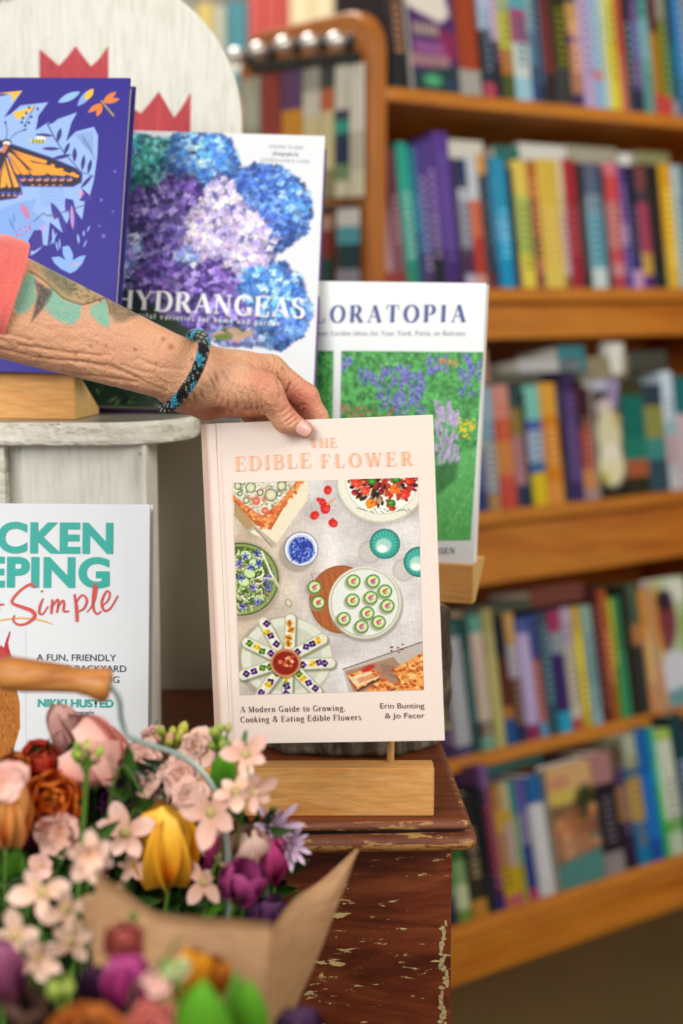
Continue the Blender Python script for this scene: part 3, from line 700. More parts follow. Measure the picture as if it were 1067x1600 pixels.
hang = [  # px0, px1, top, bottom, bands, description
 (378, 404, 122, 326, [('a9ab98', 3), ('8f9380', 5)], 'sage grey'),
 (405, 436, 116, 320, [('8c3a34', 4), ('9c3f3a', 3), ('b98c78', 2)], 'dull red'),
 (438, 470, 110, 314, [('5c3f66', 3), ('c98a2c', 3), ('a83a44', 4)], 'purple yellow and red'),
 (471, 498, 106, 310, [('9c9a90', 2), ('c9c6b8', 2), ('cdbf92', 3), ('3c3526', 2), ('cdbf92', 2)], 'cream and black'),
 (499, 520, 104, 309, [('3f4240', 1.5), ('b8623c', 1.5), ('cdbf92', 4), ('8a8460', 2)], 'straw with an orange top'),
 (521, 542, 102, 308, [('cfccbe', 4), ('3a3f50', 1), ('2f9a86', 1.2), ('22304e', 2.8), ('6c8a60', 1.5), ('cfc8ae', 1.5)], 'white green and navy'),
 (544, 564, 100, 307, [('d2cfc2', 5), ('b9b4a2', 3), ('cfc8ae', 2)], 'plain off-white'),
 (496, 516, 338, 445, [('b08a74', 1), ('7a2f2c', 2), ('23423c', 2)], 'small red'),
 (524, 556, 326, 460, [('c9c8c4', 1.4), ('4d98a4', 1.4), ('1d3c40', 2), ('8e8a9c', 2)], 'small white and teal')]
for x0, x1, y0, y1, bands, ds in hang:
    a_, b_ = pan(x0, y0, 0.014), pan(x1, y0, 0.014); zb = pan((x0 + x1) / 2, y1, 0.014).z
    n0, n1 = sorted((a_.dot(N), b_.dot(N)))
    me = strip_mesh('bookmark', n0 + .001, n1 - .001, zb, (a_.z + b_.z) / 2, bands)
    # local x runs along -N as seen from outside
    mt = Matrix((-N, -U, ZZ)).transposed().to_4x4()
    mt = Matrix((N, U, ZZ)).transposed().to_4x4()
    o = U * (wl - PT - 0.012) + N * ((n0 + n1) / 2); o.z = zb; mt.translation = o
    ob = link('bookmark', me, None, mat4=mt)
    tag(ob, f'{ds} bookmark strip hanging on the rounded end of the bookcase', 'bookmark', 'bookmarks hanging on the bookcase end')

# ------------------------------------------------------------------ the shelved books
def spine_book(w, h, d, bands, letters=None, seed=0, wave=0.0):
    """closed book: spine towards -y with printed bands; letters = colour of the title blocks. Meshes: cover, page block"""
    rs = random.Random(seed); V, F, Cc = [], [], []
    tot = sum(b[1] for b in bands); zc = []
    z = h
    for c, k in bands:
        zn = z - h * k / tot; zc.append((zn, z, hexc(c))); z = zn
    rad = min(0.004, w * 0.22)
    xs = [0, rad, w * 0.26, w * 0.74, w - rad, w]; ys = [rad, 0, 0, 0, 0, rad]
    cuts = sorted(set([0.0, h] + [a for a, b, c in zc] + ([h * (0.12 + 0.76 * i / 27) for i in range(28)] if letters else [])))
    lm = {}
    if letters:
        l0, l1 = rs.uniform(.12, .3), rs.uniform(.62, .85)
        l0, l1 = rs.uniform(.08, .3), rs.uniform(.6, .88)
    for z in cuts:
        for x, y in zip(xs, ys): V.append((x, y, z))
        V.append((w, d, z)); V.append((0, d, z))
    m = 8
    for i in range(len(cuts) - 1):
        zmid = (cuts[i] + cuts[i + 1]) / 2; c = next((cc for a, b, cc in zc if a <= zmid <= b), zc[0][2])
        for k in range(5):
            F.append((i * m + k, i * m + k + 1, (i + 1) * m + k + 1, (i + 1) * m + k)); cc = c
            if letters and k == 2 and l0 * h < zmid < l1 * h and i % 2 == 0: cc = hexc(letters)
            Cc.append(cc)
        for k, k2 in ((5, 6), (7, 0)):
            F.append((i * m + k, i * m + k2, (i + 1) * m + k2, (i + 1) * m + k)); Cc.append(c)
    return V, F, Cc
def add_book(r, t0, t1, h, d, bands, letters, label, group, seed, parent=None, inset=0.004, name='book'):
    w = (t1 - t0) - 0.0012
    if letters is None and random.Random(seed + 900).random() < .75:      # blurred title on most spines
        c0 = max(bands, key=lambda b: b[1])[0]; v = [int(c0[i:i + 2], 16) for i in (0, 2, 4)]; q_ = 70 if sum(v) < 420 else -60
        letters = ''.join('%02x' % max(0, min(255, x + q_)) for x in v)
    V, F, Cc = spine_book(w, h, d, bands, letters, seed)
    mt = Matrix((U, r.D, r.B)).transposed().to_4x4(); mt.translation = r.pt(t0 + 0.0006, 0.0005, inset)
    t = empty(name, label, 'book', mat4=mt, group=group)
    link('cover', mesh('cover', V, F, M['print'], colors=Cc), t)
    e = min(0.0015, w * 0.12)
    box('page_block', (e, 0.004, 0.002), (w - e, d - 0.002, h - 0.003), M['paper'], t, bev=0)
    return t
def face_book(r, t0, t1, h, cv, label, group, th=0.02, inset=0.0):
    """book standing face out: painted front cover over page block and back board"""
    w = t1 - t0 - 0.002
    mt = Matrix((U, r.D, r.B)).transposed().to_4x4(); mt.translation = r.pt((t0 + t1) / 2, 0.0005, inset)
    t = empty('book', label, 'book', mat4=mt, group=group)
    link('front_cover', cv.mesh('front_cover', w, h, M['print']), t)
    box('back_cover', (-w / 2, th, 0), (w / 2, th + .002, h), M['white_cover'], t, bev=0)
    box('page_block', (-w / 2 + .001, 0.0004, 0.001), (w / 2 - .002, th, h - .002), M['paper'], t, bev=0)

ROWNAME = ['top shelf', 'second shelf', 'third shelf', 'fourth shelf', 'bottom shelf']
K, G_ = '17161a', None
# per row: (x left, x right, y of the top edge, bands from the top down, letter colour, description); x at the shelf edge
R1 = [
 (619, 646, -60, [('2a2228', 6), ('1d2326', 3)], 'b9835e', 'black and orange'),
 'lastcover',
 (722, 759, -70, [('9a3f22', 9), ('a2a29c', 2)], 'a8482a', 'rust red'),
 (763, 781, -55, [('a9bfd6', 6), ('2c3240', 5), ('b0455a', 1.3)], None, 'pale blue and slate'),
 (781, 793, -50, [('cfb3d2', 6.3), ('1f2030', 5)], None, 'pink and black'),
 (793, 812, -60, [('a6b98a', 4), ('c2c43a', 3), ('c2702c', 2), ('4a5a22', 2)], None, 'lime green'),
 (812, 838, -58, [('5aa6b4', 4), ('a34a78', 3), ('c7d6d4', 3), ('9cc8dc', 2)], None, 'sky blue'),
 (838, 850, -45, [('8ab0b8', 5), ('5b86a8', 3), ('2c4a78', 3)], None, 'dusty teal'),
 (850, 859, -50, [('27405e', 9), ('1f2f4a', 3)], None, 'navy'),
 (859, 876, -50, [('6a2a2c', 7), ('2a2024', 2)], '7c3336', 'maroon'),
 (876, 901, -40, [('2c2e14', 7), ('3a3c3c', 3)], '8a8c2c', 'olive on black'),
 (901, 919, -44, [('2a2c48', 2.5), ('c79a58', 2.5), ('6a3c72', 1), ('b07a5c', 4), ('3a2a5e', 1)], None, 'tan and purple'),
 (919, 938, -60, [('c2aed6', 9), ('b9a4cf', 3)], None, 'lilac'),
 (938, 951, -52, [('9fc4e4', 9), ('cf6a5c', .7), ('8cb6dc', 2.5)], None, 'light blue'),
 (951, 961, -50, [('c4d6c0', 9), ('b7d0c9', 3)], None, 'mint'),
 (961, 977, -56, [('d2d05a', 6), ('e2d23a', 5)], None, 'bright yellow'),
 (977, 988, -50, [('c2503a', 6), ('c9705c', 4)], 'b84434', 'coral'),
 (988, 1001, -48, [('20242c', 9), ('2c3a4a', 2)], '9aa0a2', 'dark grey'),
 (1001, 1013, -52, [('5a3a78', 5), ('3d63a0', 3), ('5a4a8a', 3), ('201c40', 2)], None, 'violet'),
 (1013, 1030, -55, [('2f7a78', 4), ('7aa6b4', 3), ('5c9690', 4)], None, 'sea green'),
 (1030, 1043, -50, [('5a2220', 5.2), ('b07a1c', 5), ('c2443c', 1.6)], None, 'maroon and amber'),
 (1043, 1057, -48, [('8a8a8c', 4), ('5a6a14', 6), ('c2443c', 1.6)], None, 'moss green'),
 (1057, 1069, -44, [('1a4a5e', 5), ('146a74', 4), ('8c98a0', 1)], None, 'dark teal'),
 (1069, 1082, -50, [('1c74b8', 8), ('28568c', 3)], None, 'bright blue'),
 (1082, 1100, -50, [('8a8e96', 8), ('444a58', 3)], None, 'grey')]
R2 = [
 (604, 622, 246, [('6a3644', 3), ('b48a96', 4.5), ('9c4a3c', 1)], 'c2a0a8', 'dusty pink'),
 (622, 641, 232, [('6a3a4c', 4), ('82525c', 4), ('8c3a3a', 1)], 'b08a96', 'plum brown'),
 (641, 661, 222, [('2aa894', 4), ('3a9a8c', 3), ('2a8a74', 1.5)], '9ccfc4', 'turquoise green'),
 (661, 670, 230, [('1f7a94', 5), ('2c4a78', 3)], None, 'petrol blue'),
 (670, 685, 224, [('4a3f8a', 4), ('38508c', 3), ('50386a', 2)], 'a8a0cc', 'indigo'),
 (685, 701, 218, [('52398a', 5), ('5a4a80', 2.5), ('1c2424', 2.5)], 'ab90c4', 'purple and black'),
 (701, 726, 206, [('5a3c94', 9), ('432c70', 3)], '6c58a4', 'deep purple'),
 (726, 733, 250, [('3a2c4a', 8)], None, 'dusk'),
 (733, 750, 248, [('20345c', 2.2), ('c9d0da', .9), ('9ca2b0', 3.6), ('4c2c50', 2), ('bab4cc', 1)], '5a5c70', 'navy and grey'),
 (750, 767, 242, [('c6ccd4', 3.6), ('d26a4c', 3), ('b83a2c', 3), ('d29a90', 1)], None, 'white and red'),
 (767, 781, 240, [('d29a48', 1.5), ('2c3c4c', 2), ('3c3c46', 5), ('6a2c30', 1)], '5c5c60', 'slate with an orange top'),
 (781, 788, 244, [('106a94', 6), ('0f4a74', 3)], None, 'marine blue'),
 (788, 811, 246, [('2a92ba', 5), ('5a9ec8', 2), ('1593c4', 4)], None, 'cyan'),
 (811, 821, 262, [('141e34', 8), ('34204a', 2)], None, 'narrow navy'),
 (821, 844, 250, [('e0c85a', 3), ('b4c468', 5), ('e2d252', 3)], None, 'yellow green'),
 (844, 858, 250, [('b0602a', 3), ('7a3a2c', 3), ('2c2622', 1.5), ('8c4040', 2)], None, 'brown'),
 (858, 890, 248, [('d9b84a', 9), ('dcc45a', 2)], 'e2cc78', 'wide butter yellow'),
 (890, 900, 250, [('d9c9a0', 4), ('cdb4b8', 5), ('8c5a3c', 1)], None, 'pale blush'),
 (900, 919, 248, [('a82434', 3), ('9c2438', 7)], 'b45a64', 'crimson'),
 (919, 932, 254, [('262426', 8)], None, 'charcoal'),
 (932, 956, 254, [('5c6480', 2.6), ('8aa0b0', 1.5), ('74b0c4', 4.4), ('c9dade', 1.6)], None, 'pale blue and grey'),
 (956, 963, 262, [('221e2c', 8)], None, 'narrow black'),
 (963, 985, 254, [('d8788a', 1), ('cf4c50', 2.2), ('d68a88', 4), ('c9505c', 1.2), ('c98a90', 1), ('b44454', 1)], None, 'salmon pink'),
 (985, 996, 256, [('5a3c88', 4.2), ('a090bc', 1.4), ('323c94', 3)], None, 'violet blue'),
 (996, 1012, 258, [('161c3c', 7), ('2a2a6c', 1.2), ('c79ac4', 1.4)], None, 'midnight blue'),
 (1012, 1028, 258, [('7a4444', 2), ('4a3a48', 1), ('a8425e', 4), ('c9a04a', 1.8), ('5a2478', 1)], None, 'raspberry'),
 (1028, 1049, 258, [('1c2022', 9), ('18262a', 2)], '3a2a2c', 'black'),
 (1049, 1068, 256, [('dca414', 8), ('dcb43a', 4)], None, 'amber yellow'),
 (1068, 1084, 258, [('a8c8d0', 8), ('9cbcc4', 2)], None, 'ice blue'),
 (1084, 1100, 258, [('44506a', 8)], None, 'slate blue')]
R3 = [
 (746, 769, 602, [('9ac0c4', 2), ('8aa884', 3), ('283c78', 5)], None, 'mint and navy'),
 (769, 788, 604, [('8cb0c8', 4), ('b4b4b4', 4), ('b08a58', 1.3)], None, 'dove grey'),
 (788, 815, 602, [('cc8c80', 3), ('c2502c', 2), ('c98a3c', 3), ('c24c44', 3)], 'd2705c', 'brick orange'),
 (815, 832, 604, [('2c4a48', 2), ('8a7a3c', 2.5), ('b0808a', 4.5), ('2c3a5c', 2)], '9c6a74', 'green and pink'),
 (832, 838, 612, [('1f3a34', 8)], None, 'narrow bottle green'),
 (838, 862, 602, [('7ac4b8', 3.3), ('4a4ab4', 1), ('b4bce0', 3), ('3c54b4', 1), ('dcc01c', 3)], None, 'aqua and yellow'),
 (862, 888, 598, [('dca03c', 3), ('d2821c', 6), ('dc9440', 2)], 'e0b070', 'orange'),
 (888, 897, 606, [('1c3c5c', 3), ('16141e', 3), ('2a3440', 4)], None, 'ink blue'),
 (897, 919, 582, [('33244c', 2), ('4a3068', 3), ('54407c', 6), ('3c2c64', 2)], '6c5488', 'aubergine'),
 (919, 939, 606, [('3c1424', 3), ('221216', 1), ('8c3a2c', 4), ('c98a50', 2), ('a88c94', 1)], None, 'maroon and copper'),
 'creamcover',
 (984, 1022, 594, [('3a3a1c', 1.4), ('0c6a60', 4), ('1c7a68', 2), ('a85a38', 1.6), ('2c2c18', 1.6)], None, 'wide emerald green'),
 (1022, 1052, 600, [('2c3c4c', 2), ('8a8c4c', 3), ('3c8a84', 2), ('2c4c58', 3)], None, 'olive and teal'),
 (1052, 1070, 580, [('c9dcec', 4), ('8cc0cc', 1), ('c9a4ac', 2.4), ('c2c6cc', 2)], None, 'white and pale blue'),
 (1070, 1092, 588, [('146a74', 3), ('c2b4bc', 6)], None, 'teal and white')]
R4 = [
 (696, 717, 982, [('3a2454', 5), ('3c2048', 4)], None, 'dark violet'),
 (717, 744, 972, [('2c5c5c', 1.2), ('a6a8b4', 8.5), ('4a4470', .8)], 'b0b4bc', 'pale grey with a teal top'),
 (744, 758, 964, [('1c4844', 6), ('2c4c4c', 3)], None, 'forest green'),
 (758, 779, 962, [('5c9c8c', 1.3), ('c9b4a8', 6.6), ('5a4844', 1.2), ('6ca08c', 1)], 'bfb0a0', 'blush with a green top'),
 (779, 797, 952, [('a49c64', 3), ('b4b06c', 6)], 'c4bc84', 'straw green'),
 (797, 813, 966, [('141a30', 3), ('5c2c20', 4), ('b0743c', 1), ('1c5498', 2)], None, 'navy and brown'),
 (813, 829, 958, [('c79c5c', 2), ('b4bac8', 2), ('5a3c30', 3), ('24345c', 1)], None, 'tan'),
 (829, 850, 966, [('4a5c9c', 1), ('b8a8d8', 6), ('8c2c5c', 1)], 'c4b8e0', 'lavender'),
 (850, 863, 960, [('3c4c8c', 3), ('c07a78', 4), ('6a9ac4', 1)], None, 'rose and blue'),
 (863, 880, 956, [('3c4c5c', 3), ('2c5464', 6)], None, 'blue slate'),
 (880, 900, 954, [('a03460', 1.5), ('8c98a4', 1.5), ('3a2468', 4), ('24a4cc', 1.4)], None, 'indigo and magenta'),
 (900, 917, 950, [('b8a8c4', 3), ('cbc4b4', 6), ('b44c54', .9)], None, 'pale cream'),
 (917, 931, 948, [('c9a83c', 2), ('d9c414', 3), ('c2ac1c', 5)], None, 'mustard yellow'),
 (931, 948, 946, [('8cb0a8', 2), ('7aa0a8', 4), ('8cb0bc', 3)], '5c8c94', 'grey blue'),
 (948, 962, 918, [('501418', 9), ('5c1820', 2)], None, 'oxblood'),
 (962, 974, 922, [('b4602c', 6), ('a05a20', 3)], None, 'copper'),
 (974, 982, 936, [('b4c23c', 5), ('5c9c3c', 4)], None, 'lime'),
 (982, 994, 932, [('2c7a50', 4), ('2c8c68', 5)], None, 'jade green'),
 (994, 1006, 918, [('1c1c10', 4), ('2c1c0c', 4)], None, 'very dark brown'),
 (1006, 1022, 912, [('4a5c48', 3), ('b07848', 1.5), ('2c3430', 5)], None, 'dark sage'),
 (1022, 1036, 922, [('d28c3c', 4), ('cf9c68', 4), ('d09060', 2)], None, 'apricot'),
 'portrait']
R5 = [
 (700, 721, 1236, [('1c7a54', 3), ('0f6a4c', 5), ('1c2440', 2)], None, 'dark green'),
 (721, 743, 1232, [('2c5c2c', 6), ('7a9c64', 2), ('b9c49c', 2), ('6a8a3c', 1)], None, 'leaf green'),
 (743, 769, 1240, [('1a1a18', 6), ('2c281c', 4), ('b07c2c', 1.6)], 'a08c68', 'black with tan lettering'),
 (769, 781, 1232, [('141a24', 6), ('26282c', 3)], None, 'blue black'),
 (781, 796, 1196, [('74548c', 2), ('3a2448', 1.5), ('6a1c34', 6), ('4c1c50', 2), ('2c2c6c', 1)], None, 'wine red with a violet top'),
 (796, 809, 1228, [('b47c3c', 2.4), ('c9a03c', 2), ('c28c6c', 3), ('c2a41c', 3), ('c26a5c', 1)], None, 'orange and yellow'),
 (809, 824, 1222, [('b9b08c', 2.6), ('c2a03c', 1), ('b9a498', 4), ('c2a41c', 2.4), ('c25c6c', 1)], None, 'buff and yellow'),
 (824, 831, 1220, [('2c9c94', 3), ('8cb48c', 4), ('a8a83c', 3)], None, 'narrow sea green'),
 (831, 848, 1218, [('5c549c', 3), ('7c789c', 3), ('2c3c84', 4), ('a83468', 1)], None, 'blue violet'),
 (848, 874, 1212, [('1c60a0', 2.6), ('c9cbd0', 8.5)], 'd6d8dc', 'white with a blue top'),
 'bloomcover',
 (950, 984, 1176, [('a8787c', 2.4), ('1c1420', 5.4), ('8c8488', 1.7)], None, 'black with a pink top'),
 (984, 1003, 1166, [('5c4c34', 2), ('34204a', 1.4), ('a07440', 3), ('2c1838', 4)], None, 'dark plum and tan'),
 (1003, 1024, 1148, [('a8b49c', 3), ('1c74a4', 1), ('c0a05c', 4), ('1474a8', 4)], None, 'blue and gold'),
 (1024, 1044, 1142, [('1464b0', 4), ('1a70c4', 6), ('1450a4', 2)], None, 'royal blue'),
 (1044, 1053, 1136, [('24b09c', 4), ('28a84c', 5)], None, 'bright green'),
 (1053, 1078, 1140, [('a4c45c', 1), ('ccd4c4', 7), ('5cb03c', 1.2), ('b4c4b0', 2)], None, 'white and lime'),
 (1078, 1100, 1116, [('0f3c44', 5), ('123c48', 5)], '9cb4dc', 'dark teal with pale dots')]
covers = {}
def xform_canvas(nx, ny, x0, x1, y0, y1, base): return Canvas(nx, ny, [(x0, y1), (x1, y1), (x1, y0), (x0, y0)], base)
def cover_last():
    c = xform_canvas(60, 110, 0, 70, -60, 140, '4a2a66')
    c.poly([(0, -60), (50, -60), (64, 20), (50, 34), (20, 22), (0, 12)], 'e4dcd2', soft=6)
    rs = random.Random(3)
    c.poly([(40, 40), (70, 50), (70, 90), (50, 90)], '8a2a5a', soft=10)
    for y, col, a, b in ((46, 'd2c09c', 8, 46), (74, 'c070b0', 8, 52), (94, 'd8a890', 2, 56)):
        x = a
        while x < b: c.seg(x, y - 8, x + 2, y + 8, 3.2, col, soft=2); x += 6.5
    c.poly([(0, 112), (70, 100), (70, 142), (0, 142)], '223c40', soft=6); c.ell(30, 124, 14, 10, '4ea878', soft=6); c.ell(58, 128, 10, 8, '28405e', soft=4)
    return c
def cover_cream():
    c = xform_canvas(60, 100, 0, 45, 0, 190, '1c1a16')
    c.poly([(0, 0), (45, 0), (45, 20), (0, 20)], 'b4b8cc', soft=3); c.poly([(24, 0), (45, 0), (40, 50), (26, 46)], '9a8cb8', soft=6)
    c.ell(18, 46, 14, 16, 'cdbcc4', soft=8); c.ell(22, 90, 21, 42, 'd8d4b0', soft=8); c.ell(22, 140, 22, 34, 'e4dfb8', soft=8)
    c.ell(22, 118, 16, 14, 'e8e6d6', soft=8); c.ell(36, 66, 7, 12, 'c9b87c', soft=5); c.ell(10, 158, 6, 8, 'b9b428', soft=5)
    return c
def cover_portrait():
    c = xform_canvas(70, 130, 0, 70, 0, 190, 'aec49a')
    c.ell(8, 60, 16, 50, 'cf8c3c', soft=10); c.ell(50, 20, 24, 18, 'd6dcd0', soft=10); c.ell(62, 80, 12, 30, '8ea854', soft=10)
    c.ell(28, 60, 17, 38, '7a3440', soft=6); c.ell(26, 32, 16, 16, '33202c', soft=5); c.ell(24, 92, 9, 16, '7a3a44', soft=6)
    c.poly([(0, 190), (4, 130), (20, 108), (40, 108), (70, 124), (70, 190)], 'cfd4e2', soft=5)
    c.poly([(0, 168), (70, 160), (70, 190), (0, 190)], '6c98a0', soft=6); c.poly([(0, 120), (8, 110), (12, 190), (0, 190)], 'd0905c', soft=4)
    return c
def cover_bloom():
    c = xform_canvas(90, 130, 0, 75, 0, 190, '7a6040')
    c.poly([(0, 0), (75, 0), (75, 60), (0, 60)], 'd2a874', soft=8); c.ell(24, 50, 24, 12, 'cdb858', soft=8); c.ell(20, 28, 18, 10, 'c98c6c', soft=6)
    c.ell(60, 66, 18, 26, '343a1c', soft=8); rs = random.Random(5)
    for k in range(42):
        c.ell(rs.uniform(0, 75), rs.uniform(74, 150), rs.uniform(4, 9), rs.uniform(4, 9), rs.choice(['c27a50', 'a8684c', 'd09a70', '5c7464', 'b46c3c', '8c4c3c']), soft=4)
    c.ell(30, 130, 34, 16, 'c08c6c', soft=10, alpha=.5); c.poly([(0, 152), (75, 140), (75, 190), (0, 190)], '4c8480', soft=6)
    return c
SPECIAL = {'lastcover': (646, 720, -60, cover_last, 'purple covered book with white top and pink lettering facing out on the top shelf'),
 'creamcover': (939, 983, 592, cover_cream, 'cream and black covered book facing out on the third shelf'),
 'portrait': (1036, 1092, 904, cover_portrait, 'book facing out on the fourth shelf with a person in white on its cover'),
 'bloomcover': (876, 948, 1192, cover_bloom, 'peach and teal covered book facing out on the bottom shelf')}
def fit_h(r, t0, t1, ytop):
    lo, hi = 0.05, 0.5
    for _ in range(30):
        m = (lo + hi) / 2; y = proj(r.pt((t0 + t1) / 2, m))[1]
        if y > ytop: lo = m
        else: hi = m
    return lo
seed = 0
for ri, (r, tab) in enumerate(zip(ROWS, (R1, R2, R3, R4, R5))):
    grp = 'books standing on the ' + ROWNAME[ri]
    names = [(x[5] if not isinstance(x, str) else 'face-out') for x in tab]
    assert len(set(names)) == len(names), names
    for bi, e in enumerate(tab):
        seed += 1
        if isinstance(e, str):
            x0, x1, yt, fn, lab = SPECIAL[e]; t0, t1 = r.t(x0), r.t(x1)
            face_book(r, t0, t1, fit_h(r, t0, t1, yt), fn(), lab, grp); continue
        x0, x1, yt, bands, let, ds = e
        t0, t1 = r.t(x0), r.t(x1); h = fit_h(r, t0, t1, yt)
        nb_ = names[bi - 1] if bi else (names[1])
        where = 'right of' if bi else 'left of'
        if nb_ == 'face-out': nb_ = 'face-out'
        lab = f'{ds} spined book on the {ROWNAME[ri]}, {where} the {nb_} one'
        if len(lab.split()) > 16: lab = f'{ds} book on the {ROWNAME[ri]}, {where} the {nb_} one'
        if len(lab.replace('-', ' ').split()) > 16: lab = f'{ds} book on the {ROWNAME[ri]}'
        add_book(r, t0, t1, h, 0.13 + 0.02 * random.Random(seed).random(), bands, let, lab, grp, seed)
# books lying flat on top of the standing rows: (row, x0, x1, y of underside, y of top, colour, desc)
FLAT = [(1, 704, 782, 246, 217, 'd3d0c4', 'white'), (1, 800, 838, 246, 226, '1f6a60', 'teal'), (1, 838, 912, 250, 224, 'd6d8d2', 'pale grey'),
        (1, 914, 990, 254, 228, 'a4a28e', 'putty'), (1, 1022, 1072, 256, 236, '8a8c62', 'olive'),
        (2, 742, 790, 600, 546, 'b08068', 'dull pink'), (2, 792, 872, 600, 582, '4c4c44', 'dark grey'), (2, 836, 932, 581, 560, 'b4b6ba', 'light grey'),
        (2, 900, 942, 580, 540, '2c7c88', 'teal blue'), (2, 944, 1006, 590, 556, '8a8468', 'khaki'), (2, 1010, 1068, 578, 548, '3c423a', 'black'),
        (3, 756, 862, 960, 944, '3c4238', 'dark green'), (3, 862, 944, 944, 916, '6a3026', 'russet'),
        (4, 818, 920, 1204, 1184, '2a6460', 'dark teal')]
for ri, x0, x1, yb, yt, col, ds in FLAT:
    r = ROWS[ri]; t0, t1 = r.t(x0), r.t(x1)
    h0 = fit_h(r, t0, t1, yb); h1 = fit_h(r, t0, t1, yt)
    w = t1 - t0; th = max(0.012, h1 - h0)
    mt = Matrix((U, r.D, r.B)).transposed().to_4x4(); mt.translation = r.pt(t0, h0 + 0.001, 0.07 if ri == 4 else 0.012)
    t = empty('book', f'{ds} book lying flat on top of the standing books of the {ROWNAME[ri]}', 'book', mat4=mt, group='books lying on top of the rows')
    V, F, Cc = [], [], []
    box('page_block', (0.002, 0.003, 0.002), (w - 0.004, 0.11, th - 0.002), M['paper'], t, bev=0)
    mm = m_plain('flat_book_cover', col, 0.5, 0.08, 40)
    bm = bmesh.new()
    box_bm(bm, (0, 0, 0), (w, 0.114, 0.0022)); box_bm(bm, (0, 0, th - 0.0022), (w, 0.114, th)); box_bm(bm, (0, 0, 0.0022), (w, 0.0024, th - 0.0022))
    link('cover', bm_mesh('cover', bm, mm), t)
# the small white rolls on top of the rows
for ri, x, yb, yt, wpx in ((1, 1005, 258, 236, 24), (2, 990, 582, 534, 27)):
    r = ROWS[ri]; t0 = r.t(x - wpx / 2); t1 = r.t(x + wpx / 2); h0 = fit_h(r, t0, t1, yb); h1 = fit_h(r, t0, t1, yt)
    R_ = (t1 - t0) / 2; p = r.pt((t0 + t1) / 2, h0 + 0.001, 0.03)
    H_ = h1 - h0
    o = link('paper_roll', lathe_mesh('paper_roll', [(0.3 * R_, 0), (R_, 0), (R_ * 1.02, 0.003), (R_, H_ - .003), (R_ * .96, H_), (0.3 * R_, H_), (0.3 * R_, 0)], m_plain('white_paper', 'dcdcd6', 0.8), 20), None, loc=p)
    tag(o, f'small white paper roll standing on the books of the {ROWNAME[ri]}', 'roll')

# ------------------------------------------------------------------ far shelf seen past the bookcase end

far = empty('wall_shelf', 'pale painted shelf unit far behind the honey bookcase', 'shelf')
FY = 4.3
for z in (0.95, 1.56, 2.0, 2.3): box('shelf_board', (-1.2, FY, z - .03), (0.25, FY + .3, z), M['ceiling'], far)
for x in (-1.22, 0.25): box('side_board', (x, FY, 0), (x + .03, FY + .3, 2.33), M['ceiling'], far)
box('back_board', (-1.2, FY + .3, 0), (0.25, FY + .32, 2.33), M['plaster'], far)
rs = random.Random(11); grp = 'folders and books on the far pale shelf'
cols = [('8f9384', 'sage'), ('a8a896', 'stone'), ('7f8a7c', 'grey green'), ('b6b4a4', 'ivory'), ('6a6f66', 'dark grey'), ('c0a860', 'yellow'), ('3c7a84', 'teal'), ('4a6a3c', 'green'), ('b84a44', 'red'), ('d8c8a0', 'cream'), ('2c2c30', 'black')]
for zi, (z, zn) in enumerate(((0.95, 'lowest'), (1.56, 'middle'), (2.0, 'upper'))):
    x = -0.62; k = 0; prev = None
    while x < 0.2:
        w = rs.uniform(.028, .06)
        if zi == 1:
            pxm = proj((x + w / 2, FY, z))[0]
            c = cols[3] if pxm < 300 else cols[[5, 1, 6, 3, 7, 0][k % 6]] if pxm < 400 else (cols[8] if pxm < 470 else (cols[9] if pxm < 524 else cols[10]))
        else: c = cols[rs.randrange(8)]
        h = rs.uniform(.25, .28) if zi == 2 or (zi == 1 and pxm < 400) else rs.uniform(.31, .35)
        nth = ['first', 'second', 'third', 'fourth', 'fifth', 'sixth', 'seventh', 'eighth', 'ninth', 'tenth', 'eleventh', 'twelfth', 'thirteenth', 'fourteenth', 'fifteenth', 'sixteenth', 'seventeenth', 'eighteenth', 'nineteenth', 'twentieth', 'twenty-first', 'twenty-second', 'twenty-third', 'twenty-fourth', 'twenty-fifth', 'twenty-sixth', 'twenty-seventh', 'twenty-eighth', 'twenty-ninth', 'thirtieth'][k]
        V, F, Cc = spine_book(w - .002, h, .2, [(c[0], 5), ('c8c4b4', 1), (c[0], 3)], None, k)
        o = link('book', mesh('book', V, F, M['print_matt'], colors=Cc), None, loc=(x, FY + .02, z + .0005))
        cap = [(0, .004, h), (w - .002, .004, h), (w - .002, .2, h), (0, .2, h)]
        tag(o, f'blurred {c[1]} book on the {zn} far shelf, {nth} from its left end', 'book', grp)
        x += w; k += 1
# ------------------------------------------------------------------ the dresser
TOPZ = 0.6487
dr = empty('dresser', 'chipped red-brown wooden dresser with a moulded top, standing on the carpet', 'dresser', (0.0985, 1.19, 0), (0, 0, math.radians(2.5)))
W_ = 1.25; D_ = 0.50
bm = bmesh.new(); box_bm(bm, (-W_, 0.004, TOPZ - 0.012), (0.0, D_, TOPZ), 0.002)
link('top_board', bm_mesh('top_board', bm, M['dresser_top']), dr)
